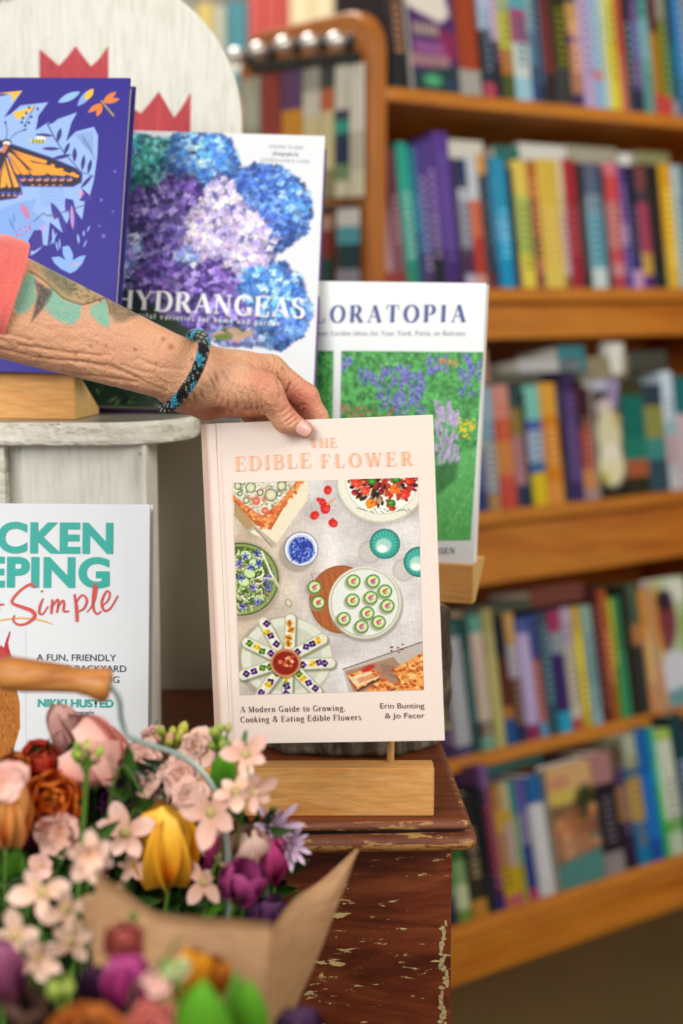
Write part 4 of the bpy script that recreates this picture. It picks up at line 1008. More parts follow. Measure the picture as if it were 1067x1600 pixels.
# moulding: profile (outward, z) swept along the front and the right side with a mitre
pr = [(0.000, 0.0000), (0.0020, -0.0006), (0.0036, -0.0022), (0.0042, -0.0045), (0.0036, -0.0068), (0.0016, -0.0080), (-0.0012, -0.0086), (-0.0016, -0.0100), (-0.0008, -0.0112), (0.0040, -0.0120),
      (0.0075, -0.0150), (0.0090, -0.0185), (0.0090, -0.0215), (0.0075, -0.0250), (0.0040, -0.0275), (0.0000, -0.0285), (-0.016, -0.0290), (-0.016, -0.012)]
def moulding(path, name):
    V, F = [], []; n = len(pr)
    for (x, y, ox, oy) in path:
        for q, z in pr: V.append((x + ox * q, y + oy * q, TOPZ + z * .86))
    for i in range(len(path) - 1):
        for k in range(n):
            k2 = (k + 1) % n; F.append((i * n + k, (i + 1) * n + k, (i + 1) * n + k2, i * n + k2))
    F.append(tuple(range(n))); F.append(tuple(range((len(path) - 1) * n, len(path) * n))[::-1])
    mi = [(2 if 5 <= (i % n) <= 7 else 1 if 11 <= (i % n) <= 15 else 0) if i < (len(path) - 1) * n else 0 for i in range(len(F))]
    me = mesh(name, V, F, mats=[M['moulding'], M['moulding_worn'], M['groove']], mi=mi, smooth=True)
    return link(name, me, dr)
cr = 0.004
cpath = [(-cr + cr * math.sin(a), cr - cr * math.cos(a), math.sin(a), -math.cos(a)) for a in [k * PI / 12 for k in range(7)]]
moulding([(-W_, 0, 0, -1)] + cpath + [(0, D_, 1, 0)], 'top_moulding')
XB = -0.0085; YB = 0.020
box('front_panel', (-W_ + .02, YB, 0.02), (XB, YB + 0.02, TOPZ - 0.028), M['dresser'], dr, bev=0.0015)
box('side_panel', (XB - 0.018, YB + 0.02, 0.02), (XB, D_ - 0.02, TOPZ - 0.028), M['dresser'], dr, bev=0.0015)
box('side_panel', (-W_ + .02, YB + 0.02, 0.02), (-W_ + .04, D_ - 0.02, TOPZ - 0.028), M['dresser'], dr, bev=0.0015)
box('back_panel', (-W_ + .02, D_ - 0.02, 0.02), (XB, D_ - .01, TOPZ - 0.028), M['dresser'], dr, bev=0.0015)
for x in (-W_ + .06, XB - .04):
    for y in (YB + .04, D_ - .06): box('foot', (x - .03, y - .03, 0), (x + .03, y + .03, 0.021), M['dresser'], dr)
# paint chipped off down the corner: thin ragged flakes of bare wood
def chip_bm(bm, cx, cz, w, h, y, rs):
    n = 14; vs = []
    for k in range(n):
        a = 2 * PI * k / n; q = rs.uniform(.45, 1.0)
        vs.append((cx + math.cos(a) * w / 2 * q, cz + math.sin(a) * h / 2 * q))
    top = [bm.verts.new((x, y - 0.0004, z)) for x, z in vs]; bt = [bm.verts.new((x, y + .0004, z)) for x, z in vs]
    bm.faces.new(top[::-1])
    for k in range(n): bm.faces.new((top[k], top[(k + 1) % n], bt[(k + 1) % n], bt[k]))
rs = random.Random(4); bm = bmesh.new()
for z in np.linspace(0.555, 0.45, 26):
    chip_bm(bm, XB - 0.0035 - rs.uniform(0, .005), z, rs.uniform(.003, .008), rs.uniform(.004, .011), YB, rs)
M['bare'] = m_plain('bare_pale_wood', 'c4b07e', 0.75, 0.25, 500)
link('bare_edge', bm_mesh('bare_edge', bm, M['bare']), dr)['kind'] = 'stuff'

# ------------------------------------------------------------------ the white painted child's chair on the dresser
ch = empty('white_chair', 'small white painted wooden chair with an arched back, standing on the dresser', 'chair', (-0.25, 1.45, TOPZ))
def lk(name, me): return link(name, me, ch, loc=-Vector((-0.25, 1.45, TOPZ)))
# arched back with painted red crowns
cx, cz = at(148, 190, 1.62).x, at(148, 190, 1.62).z; R_ = 222 * 1.62 / FPX / CP
arch = [(cx + R_ * math.cos(k * PI / 40), cz + R_ * math.sin(k * PI / 40)) for k in range(41)]
arch = [(cx + R_, TOPZ + .002)] + arch + [(cx - R_, TOPZ + .002)]
bm = bmesh.new(); prism_bm(bm, arch, 1.62, 1.64, 0.003, 2); lk('back_board', bm_mesh('back_board', bm, M['white_wood']))
def m_crown():
    t = NT('red_stencil_paint'); mp = t.coords((1, 1, .2)); n1 = t.noise(mp, 160, 4, .6)
    r = t.ramp(n1, 'Fac', [(0.3, 'a32a34'), (0.6, 'bf3b44'), (0.8, 'c9565c')]); t.l(r, 'Color', t.b, 'Base Color'); t.b.inputs['Roughness'].default_value = .6; return t.m
M['crown'] = m_crown()
def crown(pts):
    P = [at(x, y, 1.6196) for x, y in pts]; n = len(P)
    V = [(p.x, 1.6192, p.z) for p in P] + [(p.x, 1.6204, p.z) for p in P]
    F = [tuple(range(n))] + [(i, i + n, (i + 1) % n + n, (i + 1) % n) for i in range(n)]
    bm = bmesh.new(); vs = [bm.verts.new(v) for v in V]
    f = bm.faces.new(vs[:n]);
    for i in range(n): bm.faces.new((vs[i], vs[i + n], vs[(i + 1) % n + n], vs[(i + 1) % n]))
    bmesh.ops.recalc_face_normals(bm, faces=bm.faces[:]); bmesh.ops.triangulate(bm, faces=[f])
    lk('painted_crown', bm_mesh('painted_crown', bm, M['crown']))
crown([(62, 77), (80, 92), (92, 103), (106, 88), (118, 72), (130, 88), (142, 104), (155, 92), (169, 72), (169, 175), (62, 175)])
crown([(190, 150), (206, 168), (220, 177), (235, 160), (248, 143), (260, 163), (272, 184), (284, 168), (298, 145), (297, 228), (190, 228)])
# seat: front edge, rounded right corner
zt = 0.950
sx1 = -0.1325
rad = 0.085
out = [(-0.46, 1.352), (sx1 - rad, 1.350)] + [(sx1 - rad + rad * math.sin(a), 1.350 + rad - rad * math.cos(a)) for a in [k * PI / 24 for k in range(1, 12)]] + [(sx1, 1.350 + rad), (sx1, 1.62), (-0.46, 1.62)]
bm = bmesh.new(); n = len(out)
rings = [(0, 0.0), (0, 0.0)]
prof = [(0.0035, 0.0), (0.001, -0.0012), (0.0, -0.004), (0.0, -0.016), (0.001, -0.019), (0.004, -0.0203)]
cen = Vector((-0.3, 1.49))
rs = random.Random(9)
Pn = []
V, F = [], []
dense = []
for i in range(n):
    a = Vector(out[i]); b = Vector(out[(i + 1) % n]); m = max(1, int((b - a).length / 0.004))
    for k in range(m): dense.append(a + (b - a) * k / m)
nd = len(dense)
for ins, dz in prof:
    for p in dense:
        d = (cen - p).normalized(); j = rs.uniform(-.0007, .0007)
        V.append((p.x + d.x * (ins + j), p.y + d.y * (ins + j), zt + dz + (0 if dz == 0 else rs.uniform(-.0005, .0005))))
for i in range(len(prof) - 1):
    for k in range(nd): k2 = (k + 1) % nd; F.append((i * nd + k, (i + 1) * nd + k, (i + 1) * nd + k2, i * nd + k2))
mi = [0] * len(F); F.append(tuple(range(nd))); mi.append(1); F.append(tuple(range((len(prof) - 1) * nd, len(prof) * nd))[::-1]); mi.append(0)
lk('seat', mesh('seat', V, F, mats=[M['worn_white'], M['seat_reflection']], mi=mi))
xl, xr = -0.2954, -0.1722
bm = bmesh.new(); box_bm(bm, (xl + .013, 1.372, TOPZ), (xr, 1.385, zt - .0205), .0015); lk('front_panel', bm_mesh('front_panel', bm, M['white_wood']))
bm = bmesh.new(); box_bm(bm, (xr - .004, 1.368, TOPZ), (xr + .0006, 1.45, zt - .0205), .0015); lk('side_panel', bm_mesh('side_panel', bm, M['white_wood']))
bm = bmesh.new(); box_bm(bm, (xl - .03, 1.36, TOPZ), (xl + .001, 1.39, zt - .0205), .002); lk('leg', bm_mesh('leg', bm, M['worn_white']))
bm = bmesh.new(); box_bm(bm, (xl + .001, 1.378, TOPZ), (xl + .013, 1.392, zt - .0205), .001); lk('rail', bm_mesh('rail', bm, M['white_wood']))
M['shade_paint'] = m_plain('grey_green_paint', 'b9b6a2', 0.75, 0.14, 7)  # whitewash under the seat; its shade is put into this colour
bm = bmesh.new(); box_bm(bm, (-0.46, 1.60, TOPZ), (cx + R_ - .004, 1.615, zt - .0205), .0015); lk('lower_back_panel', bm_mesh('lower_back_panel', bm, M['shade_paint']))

# ------------------------------------------------------------------ the bark log
def log_mesh():
    seg, V, F = 160, [], []
    zs = np.linspace(0, 1, 70); H_ = 0.1267; rs = np.random.RandomState(2)
    ph = rs.rand(6) * 6.28
    for i, v in enumerate(zs):
        for k in range(seg):
            a = 2 * PI * k / seg
            r = 0.100 + 0.004 * math.sin(2 * a + ph[0]) + 0.003 * math.sin(5 * a + ph[1] + v * 2) + 0.0022 * math.sin(13 * a + ph[2] + 3 * v) + 0.0016 * math.sin(29 * a + 9 * v)
            r += 0.0012 * math.sin(v * 21 + 4 * math.sin(a * 3)) * math.sin(a * 7)
            if v > .42: r -= 0.005 * (v - .42) * 1.2
            e = min(v, 1 - v) * H_; r -= 0.006 * max(0, 1 - e / .006) ** 2
            V.append((r * math.cos(a), r * math.sin(a), v * H_))
    n = len(zs)
    for i in range(n - 1):
        for k in range(seg): k2 = (k + 1) % seg; F.append((i * seg + k, i * seg + k2, (i + 1) * seg + k2, (i + 1) * seg + k))
    mi = [0] * len(F); F.append(tuple(range(seg))[::-1]); F.append(tuple(range((n - 1) * seg, n * seg))); mi += [1, 1]
    t = NT('bark'); mp = t.coords((1, 1, .35)); n1 = t.noise(mp, 55, 8, .72, .8); n2 = t.noise(t.coords(), 14, 4)
    r = t.ramp(n1, 'Fac', [(0.34, '2a2018'), (0.48, '5c4e3e'), (0.62, '857a68'), (0.75, '666c58')])
    r2 = t.ramp(n2, 'Fac', [(0.4, 0.75), (0.6, 1.0)]); mx = t.mix(None, 1.0, r, 'Color', r2, 'Color', 'MULTIPLY')
    t.l(mx, 'Color', t.b, 'Base Color'); t.b.inputs['Roughness'].default_value = .9; t.bump(n1, 'Fac', 0.9, 0.004)
    me = mesh('bark', V, F, mats=[t.m, m_wood('log_end_grain', 'a07c50', 'b89468', '8a6840', 'z', 40)], mi=mi, smooth=True)
    return me
lg = link('log', log_mesh(), None, loc=(0.0, 1.450, TOPZ)); tag(lg, 'short round log with rough grey-brown bark standing on the dresser', 'log')

# ------------------------------------------------------------------ maple book stands
def stand(name, label, prof, length, loc, yaw, pegs=(), pegh=0.03):
    """prof: (depth, z) cross-section, extruded along x, right end at the origin"""
    t = empty(name, label, 'book stand', loc, (0, 0, math.radians(yaw)), group='maple wood book stands')
    bm = bmesh.new(); n = len(prof)
    a = [bm.verts.new((-length, y, z)) for y, z in prof]; b = [bm.verts.new((0, y, z)) for y, z in prof]
    f1, f2 = bm.faces.new(a[::-1]), bm.faces.new(b)
    for i in range(n): bm.faces.new((a[i], a[(i + 1) % n], b[(i + 1) % n], b[i]))
    bmesh.ops.recalc_face_normals(bm, faces=bm.faces[:])
    bmesh.ops.bevel(bm, geom=bm.edges[:], offset=0.0008, segments=2, affect='EDGES')
    me = bm_mesh('block', bm); me.materials.append(M['maple']); me.materials.append(M['maple_end'])
    for p in me.polygons:
        if abs(p.normal.x) > .9: p.material_index = 1
    link('block', me, t)
    for px_, py_, lean in pegs:
        o = link('peg', lathe_mesh('peg', [(0, pegh), (0.0022, pegh - .0005), (0.003, pegh - .002), (0.003, 0), (0, 0)][::-1], M['maple_end'], 16), t, loc=(px_, py_, prof[-1][1] - .004))
        o.rotation_euler = (-lean, 0, 0)
    return t
b1 = at(678, 1275, 1.2)
stand('book_stand', 'long maple wood book stand with pegs, at the front edge of the dresser',
      [(0, 0), (0.024, 0), (0.022, 0.0395), (0, 0.0395)], 0.205, (b1.x, 1.2, TOPZ), 0.6, [(-0.034, 0.0165, 0.08), (-0.17, 0.0165, 0.08)], 0.034)
b2 = at(118, 657, 1.382)
stand('book_stand', 'maple wood book stand on the white chair seat, under the purple book',
      [(0, 0), (0.068, 0.0), (0.068, 0.006), (0.012, 0.0405), (0, 0.0405)], 0.24, (b2.x, 1.382, 0.9503), -9)
# under the garden book: turned wedge, sloping back face
ft = at(740, 888, 1.425)
stand('book_stand', 'maple wood book stand resting on the log, under the garden book',
      [(-0.003, 0), (0.010, 0.0), (0.055, 0.034), (0.055, 0.036), (-0.003, 0.036)], 0.20, (ft.x, 1.425, 0.7759), -16)
# ------------------------------------------------------------------ the four big books
def pose(p, yaw, lean, roll):
    m = Matrix.Rotation(math.radians(yaw), 4, 'Z') @ Matrix.Rotation(math.radians(-lean), 4, 'X') @ Matrix.Rotation(math.radians(roll), 4, 'Y')
    return Matrix.Translation(p) @ m
def cover_box(name, x0, x1, y0, y1, z0, z1, mat, parent, bev=0.0006): return box(name, (x0, y0, z0), (x1, y1, z1), mat, parent, bev=bev)
def ink(name, col, rough=0.45): return m_plain(name, col, rough, 0.02, 100)

# -- purple butterfly book (drawing units: pixels of the photograph x 4.326, from x=0, y=110)
pu = empty('book', 'purple hardback book with an orange butterfly and pale blue leaves on its cover', 'book', mat4=pose((-0.3199, 1.381, 0.9930), -6.88, 14.15, 1.17))
w, h = 0.24, 0.268
K_ = 4.326
cv = Canvas(420, 460, [(-237 * K_, (577 - 110) * K_ - 108), (173.2 * K_, (588 - 110) * K_ - 108), (204 * K_, (121 - 110) * K_ - 108), (-199 * K_, (119.7 - 110) * K_ - 108)], '281d8a')
LB, LB2, OR, YE = '93b4ea', '7fa5e4', 'f0932a', 'f0b830'
# pale blue leafy shape round the butterfly
shape = [(-900, 300), (-500, 60), (-200, 110), (20, 45), (0, 70), (160, 30), (38, 212), (80, 190), (150, 130), (336, 108), (270, 200), (252, 302), (330, 250), (528, 178), (490, 250), (455, 378),
         (520, 310), (640, 278), (668, 340), (662, 480), (640, 640), (612, 750), (560, 700), (578, 800), (560, 915), (520, 860), (500, 780), (458, 770), (460, 940), (400, 860), (355, 800),
         (430, 1000), (370, 950), (345, 930), (330, 1090), (300, 1088), (290, 980), (240, 990), (200, 1060), (215, 1100), (120, 1180), (-500, 1300), (-900, 900)]
cv.poly(shape, LB)
cv.poly([(-500, 860), (0, 850), (120, 800), (260, 770), (228, 845), (330, 950), (240, 1000), (180, 1080), (-300, 1250), (-600, 1100)], LB2)
for p in ([(0, 45), (160, 28), (110, 90), (88, 100), (100, 55)], [(100, 180), (170, 160), (255, 128), (205, 180), (128, 232)]): cv.poly(p, YE)
for x, y in [(265, 155), (208, 145), (188, 183), (222, 210), (165, 218), (205, 250), (158, 248), (180, 270)]: cv.ell(x, y, 9, 9, '2c2560')
cv.line([(245, 135), (215, 190), (180, 265)], 4, '2c2560')
cv.leaf(400, 110, 550, 35, 52, '8fb8e4'); cv.leaf(530, 135, 636, 14, 52, '7fa8e0'); cv.leaf(582, 92, 636, 14, 44, YE)
# dragonfly
cv.line([(688, 98), (770, 200)], 9, 'b4a43c', 12)
for a in ((700, 105, 790, 35), (702, 110, 812, 85), (690, 115, 600, 180), (692, 120, 660, 208)): cv.leaf(*a, 36, 'e07a34')
# leaf stalks and dark leaflets
cv.line([(330, 260), (380, 360), (450, 470), (505, 530), (550, 585), (640, 620)], 8, '2e2a78', 4)
for a in ((245, 330, 370, 340, 22), (290, 428, 415, 430, 24), (355, 500, 490, 470, 26), (330, 262, 400, 220, 20), (395, 385, 420, 285, 30), (440, 470, 478, 385, 26), (510, 520, 512, 420, 30),
          (560, 580, 575, 470, 26), (600, 600, 622, 500, 26), (550, 700, 630, 610, 24)): cv.leaf(*a, '2f2b80')
cv.line([(560, 340), (600, 400), (645, 500)], 6, '39408c', 3)
for k in range(7): cv.line([(520 + 18 * k, 330 - 4 * k), (575 + 9 * k, 400 + 12 * k)], 3, '4a5aa0')
# bee
cv.ell(285, 355, 34, 14, 'e8e4d8', rot=.0); cv.ell(262, 378, 55, 12, 'd9cf3c', rot=.15)
for x in (232, 255, 275, 296): cv.seg(x, 368, x + 3, 390, 7, '1c1a10')
# antennae
cv.line([(55, 360), (58, 300), (48, 250)], 4, '222038'); cv.line([(80, 360), (120, 320), (180, 297)], 4, '222038'); cv.ell(48, 250, 6, 12, '222038', rot=-.3); cv.ell(176, 299, 14, 5, '222038', rot=-.4)
# butterfly: wings mirrored about the body axis (from (60,370) down to (-60,640))
def mir(pts):
    ax, ay, bx, by = 62, 370, -30, 640; L2 = (bx - ax) ** 2 + (by - ay) ** 2; out = []
    for x, y in pts:
        t = ((x - ax) * (bx - ax) + (y - ay) * (by - ay)) / L2; qx, qy = ax + t * (bx - ax), ay + t * (by - ay)
        out.append((2 * qx - x, 2 * qy - y))
    return out
def both(pts, col):
    cv.poly(pts, col); cv.poly(mir(pts), col)
BL = '1f1e3a'; VB = '3a3f9c'
both([(50, 400), (90, 395), (350, 485), (520, 560), (565, 600), (560, 660), (500, 692), (160, 690), (120, 620)], VB)
both([(60, 405), (92, 402), (345, 492), (515, 566), (556, 605), (548, 655), (500, 684), (165, 682), (128, 615)], BL)
both([(40, 430), (130, 600), (160, 720), (120, 770), (-20, 790), (-60, 600)], VB)
both([(35, 450), (122, 605), (152, 720), (110, 760), (-10, 780), (-40, 600)], BL)
for p in ([(82, 432), (330, 512), (318, 535), (200, 505)], [(100, 452), (205, 505), (330, 600), (300, 612), (250, 600)], [(210, 520), (350, 545), (480, 600), (440, 615), (350, 610)],
          [(62, 455), (90, 460), (150, 520), (215, 605), (160, 608)], [(70, 475), (150, 600), (130, 608), (110, 590)], [(455, 605), (500, 588), (545, 615), (530, 630)], [(160, 530), (200, 570), (290, 612), (230, 612)],
          [(355, 530), (380, 540), (372, 560), (350, 552)], [(400, 560), (440, 565), (425, 590), (410, 580)]): both(p, 'f39a2e')
for p in ([(45, 480), (62, 500), (140, 690), (105, 695)], [(38, 500), (88, 690), (70, 700), (40, 640)], [(30, 520), (52, 690), (10, 700)], [(20, 540), (0, 690), (-30, 690), (0, 600)]): both(p, 'f2a23a')
for k in range(7):
    cv.ell(165 + 52 * k, 640, 20, 13, 'e0885a'); cv.ell(158 + 52 * k, 628, 22, 12, '4a56b0'); cv.ell(152 + 52 * k, 626, 14, 8, '16162c')
for k in range(5): cv.ell(230 + 47 * k, 679, 11, 5, 'e08a50')
for k in range(5): cv.ell(-10 + 40 * k, 735, 15, 11, '4a56b0'); cv.ell(-10 + 40 * k, 750, 12, 6, 'e0885a')
cv.poly([(28, 440), (60, 395), (90, 400), (70, 450), (-20, 640), (-60, 650)], '23213c'); cv.poly([(10, 450), (48, 405), (66, 415), (40, 460)], 'e8703a')
cv.ell(55, 385, 34, 22, '252440'); cv.ell(56, 392, 26, 16, 'e6e2e4'); cv.ell(52, 404, 16, 8, 'b86a4c')
# lower plants
for a in ((300, 770, 330, 800, 0), ): pass
for x0 in (320, 400):
    cv.line([(x0, 900 - 60), (x0 + 5, 700)], 4, '7fa2dc')
    for k in range(5): cv.leaf(x0, 820 - 26 * k, x0 - 46, 795 - 26 * k, 14, '82a6e0'); cv.leaf(x0, 820 - 26 * k, x0 + 46, 795 - 26 * k, 14, '82a6e0')
cv.leaf(152, 800, 208, 915, 46, 'c07aa8'); cv.leaf(540, 710, 580, 780, 30, 'd49ac4'); cv.leaf(310, 940, 285, 1000, 30, 'b99ad8')
for x, y in [(208, 943), (176, 960), (145, 976), (122, 998), (212, 978), (186, 994), (155, 1015), (128, 1020), (208, 965)]: cv.ell(x, y, 7, 7, 'cf4c84')
for a in ((72, 900, 110, 1000, 12), (100, 870, 108, 940, 10)): cv.leaf(*a, '4c7cc8')
for a in ((352, 795, 455, 1010, 60), (450, 765, 520, 990, 60), (540, 780, 640, 760, 40), (600, 800, 560, 740, 30)): cv.leaf(*a, '3a2d94')
cv.line([(235, 930), (300, 870), (330, 888), (470, 855), (575, 815)], 6, '5a4a58'); cv.line([(330, 888), (420, 905)], 3, '5a4a58')
cv.poly([(345, 930), (430, 1005), (400, 900)], LB); cv.leaf(465, 850, 455, 940, 26, LB)
for a in ((490, 810, 498, 985, 26, 'b48cc8'), (365, 970, 372, 1085, 18, LB), (395, 1000, 345, 1090, 12, LB), (530, 1010, 540, 1080, 16, LB), (572, 985, 570, 1030, 12, LB), (612, 955, 592, 1000, 10, LB), (592, 1050, 568, 1105, 10, LB),
          (408, 1040, 412, 1120, 12, LB), (385, 1060, 400, 1130, 12, LB), (215, 1160, 330, 990, 60, LB)): cv.leaf(*a)
cv.poly([(200, 1060), (240, 985), (290, 990), (300, 1090), (240, 1130), (210, 1120)], '37298c')
cv.poly([(355, 1170), (410, 1165), (450, 1190), (432, 1150), (428, 1100), (465, 1090), (500, 1150), (498, 1190), (540, 1165), (586, 1155), (560, 1215), (520, 1260), (480, 1280), (420, 1250), (375, 1210)], '86aef0')
cv.leaf(470, 1092, 490, 1200, 30, '86aef0'); cv.leaf(480, 1230, 550, 1210, 12, 'c9a89c')
for x, y, r_ in [(778, 585, 10), (688, 780, 12), (765, 860, 8), (675, 958, 9), (702, 1025, 14)]: cv.ell(x, y, r_, r_, '6c5cc0')
link('cover_picture', cv.mesh('cover_picture', w, h, M['print'], -0.0004), pu)
M['purple'] = ink('purple_card', '261b80', .6)
cover_box('front_cover', -w / 2, w / 2, 0, .0028, 0, h, M['purple'], pu); cover_box('back_cover', -w / 2, w / 2, .019, .0218, 0, h, M['purple'], pu); cover_box('spine', -w / 2, -w / 2 + .003, .0028, .019, 0, h, M['purple'], pu)
cover_box('page_block', -w / 2 + .003, w / 2 - .004, .0028, .019, .003, h - .003, M['paper'], pu, 0)

# -- hydrangea book (units: photograph x 3.185 from (180,200))
hy = empty('book', 'large white book with a photograph of blue and violet hydrangeas on its cover', 'book', mat4=pose((-0.1442, 1.4459, 0.955), -1.23, 19.6, 1.89))
w, h = .235, .275; K_ = 3.185
q = lambda x, y: ((x - 180) * K_, (y - 200) * K_)
cv = Canvas(250, 300, [q(92.6, 632.5), q(488.1, 645.8), q(507.8, 212.6), q(126.8, 201.7)], 'dfe3e8')
rs = random.Random(21)
cv.poly([(-300, 0), (60, 20), (140, 60), (220, 60), (180, 240), (60, 380), (100, 520), (200, 760), (420, 1000), (500, 1120), (300, 1400), (-300, 1400)], '1f3322', soft=12)
for k in range(260): cv.leaf(*(lambda x, y, a: (x, y, x + 40 * math.cos(a), y + 40 * math.sin(a)))(rs.uniform(-280, 120), rs.uniform(250, 1390), rs.uniform(0, 6.3)), 12, rs.choice(['2c4a26', '3c6a2c', '182a20', '50803a', '2a3a4c']), soft=5)
for k in range(60): cv.leaf(*(lambda x, y, a: (x, y, x + 60 * math.cos(a), y + 60 * math.sin(a)))(rs.uniform(-280, 400), rs.uniform(1180, 1390), rs.uniform(0, 6.3)), 16, rs.choice(['1c2c20', '2c4428', '141c1c', '5c6450']), soft=5)
PAL = {'teal': ['2c7a8c', '4ca0ac', '6cc0c4', '3c8c7c', '88cccc', '2c6078'], 'blue': ['3c74c0', '5c9ae0', '84b4ec', '4c84cc', 'a4c8f0', '3c62ac'], 'deep': ['3454a4', '4c74c4', '5c88d4', '7098dc', '3c5cac'],
       'violet': ['4c3c7c', '6c58a4', '8c78bc', '54448c', '7468b4', '9c90d0', '3c3468'], 'pale': ['b8b0dc', 'ccc4e8', 'a89cd0', 'd8c8e4', '9488c4', 'dcd4ec', 'c0a8cc'], 'plum': ['453078', '624894', '7a60b0', '382868', '9480c8'],
       'mix': ['7c94cc', 'a4b4e0', '6474b4', 'bcc8e8', '8c80c0', '54609c']}
def head(cx, cy, rx, ry, pal, base, n=0):
    cv.ell(cx, cy, rx, ry, base, soft=14)
    n = n or int(rx * ry / 95)
    pts = []
    for k in range(n):
        a = rs.uniform(0, 6.283); q_ = math.sqrt(rs.random()); pts.append((q_, cx + rx * q_ * math.cos(a) * 1.04, cy + ry * q_ * math.sin(a) * 1.04))
    for q_, x, y in sorted(pts, reverse=True):
        c = cv.rgb(rs.choice(PAL[pal])); sh = 0.78 + 0.3 * (1 - q_) * rs.uniform(.6, 1.2) + (0.1 if y < cy else -.05); c = np.clip(c * sh, 0, 1)
        R0 = rs.uniform(13, 20); a0 = rs.uniform(0, 1.6)
        for p in range(4):
            a = a0 + p * PI / 2; cc = np.clip(c * rs.uniform(.86, 1.12), 0, 1)
            cv.ell(x + R0 * .62 * math.cos(a), y + R0 * .62 * math.sin(a), R0 * .62, R0 * .5, cc, rot=a, soft=4)
        cv.ell(x, y, 3, 3, c * .6, soft=3)
HD = [(120, 130, 130, 160, 'teal'), (-100, 200, 160, 170, 'teal'), (-140, 520, 180, 220, 'violet'), (-150, 900, 170, 200, 'mix'), (440, 150, 160, 150, 'blue'), (790, 400, 190, 200, 'deep'), (700, 290, 130, 100, 'deep'), (870, 380, 120, 140, 'blue'),
      (180, 440, 150, 140, 'violet'), (340, 330, 120, 100, 'plum'), (60, 640, 90, 110, 'mix'), (820, 880, 150, 190, 'blue'), (700, 800, 120, 120, 'blue'), (260, 560, 110, 110, 'violet'), (230, 720, 140, 130, 'plum'), (450, 780, 200, 120, 'plum'), (540, 930, 190, 100, 'violet'),
      (540, 380, 150, 130, 'pale'), (440, 560, 140, 140, 'pale'), (690, 500, 150, 130, 'pale'), (640, 640, 150, 110, 'pale'), (360, 650, 90, 90, 'mix'), (560, 1040, 160, 60, 'mix'), (380, 980, 120, 90, 'plum'), (880, 1000, 110, 100, 'deep')]
mass = [(-300, 0), (60, 10), (150, 40), (250, 60), (320, 20), (480, 15), (570, 60), (610, 130), (620, 205), (700, 190), (800, 195), (900, 250), (965, 330), (985, 430), (945, 540), (870, 600), (805, 640), (785, 690), (850, 690), (945, 790), (948, 870), (985, 920), (935, 1040), (850, 1105), (780, 1110), (690, 1095), (560, 1100), (420, 1040), (200, 900), (60, 800), (-300, 1080)]
MP = np.array(mass, float)
def in_mass(x, y):
    c_ = False
    for i in range(len(MP)):
        x0, y0 = MP[i]; x1, y1 = MP[(i + 1) % len(MP)]
        if (y0 > y) != (y1 > y) and x < (x1 - x0) * (y - y0) / (y1 - y0) + x0: c_ = not c_
    return c_
cv.poly(mass, '5c64a4', soft=14)
for k in range(300): 
    x, y = rs.uniform(-280, 120), rs.uniform(330, 1050); cv.ell(x, y, 26, 22, rs.choice(['1c2c38', '24303c', '1f3a2c']), soft=14, alpha=.5)
for k in range(4300):
    x, y = rs.uniform(-120, 990), rs.uniform(5, 1110)
    if not in_mass(x, y): continue
    dmin, hb = min(((math.hypot((x - q_[0]) / q_[2], (y - q_[1]) / q_[3]) + rs.uniform(-.16, .16)), i) for i, q_ in enumerate(HD))
    hx_, hy_, rx, ry, pal_ = HD[hb]
    deep = k < 1500
    c = cv.rgb(rs.choice(PAL[pal_])); lit = 1.34 - .40 * min(1.2, max(0, dmin)) + .10 * (hy_ - y) / ry - .08 * (hx_ - x) / rx
    c = np.clip(c * (lit * (.72 if deep else 1) * rs.uniform(.88, 1.1)), 0, 1); R0 = rs.uniform(13, 21); a0 = rs.uniform(0, 1.6); sq = rs.uniform(.6, 1)
    for p in range(4):
        a = a0 + p * PI / 2; cc = np.clip(c * rs.uniform(.82, 1.15), 0, 1)
        cv.ell(x + R0 * .6 * math.cos(a), y + R0 * .6 * math.sin(a) * sq, R0 * .58, R0 * .46, cc, rot=a, soft=4)
    cv.ell(x, y, 3, 3, c * .55, soft=3)
for k in range(12): cv.leaf(480 + rs.uniform(0, 200), 1020 + rs.uniform(0, 40), 520 + rs.uniform(0, 200), 1000 + rs.uniform(0, 80), 34, rs.choice(['6c7c3c', '3c5c2c', 'b89c84', 'c4a088']), soft=5)
link('cover_picture', cv.mesh('cover_picture', w, h, M['print'], -0.0004), hy)
M['ink_white'] = ink('white_ink', 'f2f3f5'); M['ink_grey'] = ink('grey_ink', '777a82'); M['ink_navy'] = ink('navy_ink', '2a3c88')
# lettering: its place measured on the cover
def uvfit(M4, w, h, px, py):
    """cover-plane x, z seen at a picture point"""
    inv = M4.inverted(); c = Vector((0, 0, CAMH)); a = (px - 533.5) / FPX; b = (800 - py) / FPX
    d = Vector((a, CP + b * SP, -SP + b * CP)); o_ = inv @ c; e_ = inv @ (c + d); dd = e_ - o_
    t = (-0.0008 - o_.y) / dd.y; p = o_ + dd * t; return p.x, p.z
def place(fn, book, name, text, pl, pr_, pt_, mat, **kw):
    """text from left base point pl to right base point pr_, its capitals rising to pt_ at the left (picture points)"""
    M4 = book.matrix_world; x0, z0 = uvfit(M4, 0, 0, *pl); x1, z1 = uvfit(M4, 0, 0, *pr_); xt, zt_ = uvfit(M4, 0, 0, *pt_)
    me = fn(name, text, x0, z0, zt_ - z0, mat, width=x1 - x0, **kw)
    # follow the slant of the base line within the cover
    sl = (z1 - z0) / (x1 - x0)
    for v in me.vertices: v.co.z += (v.co.x - x0) * sl
    return link(name, me, book)
bpy.context.view_layer.update()
place(serif_mesh, hy, 'title_lettering', 'HYDRANGEAS', (179, 482), (476, 497), (180, 452), M['ink_white'], thick=.20, thin=.065)
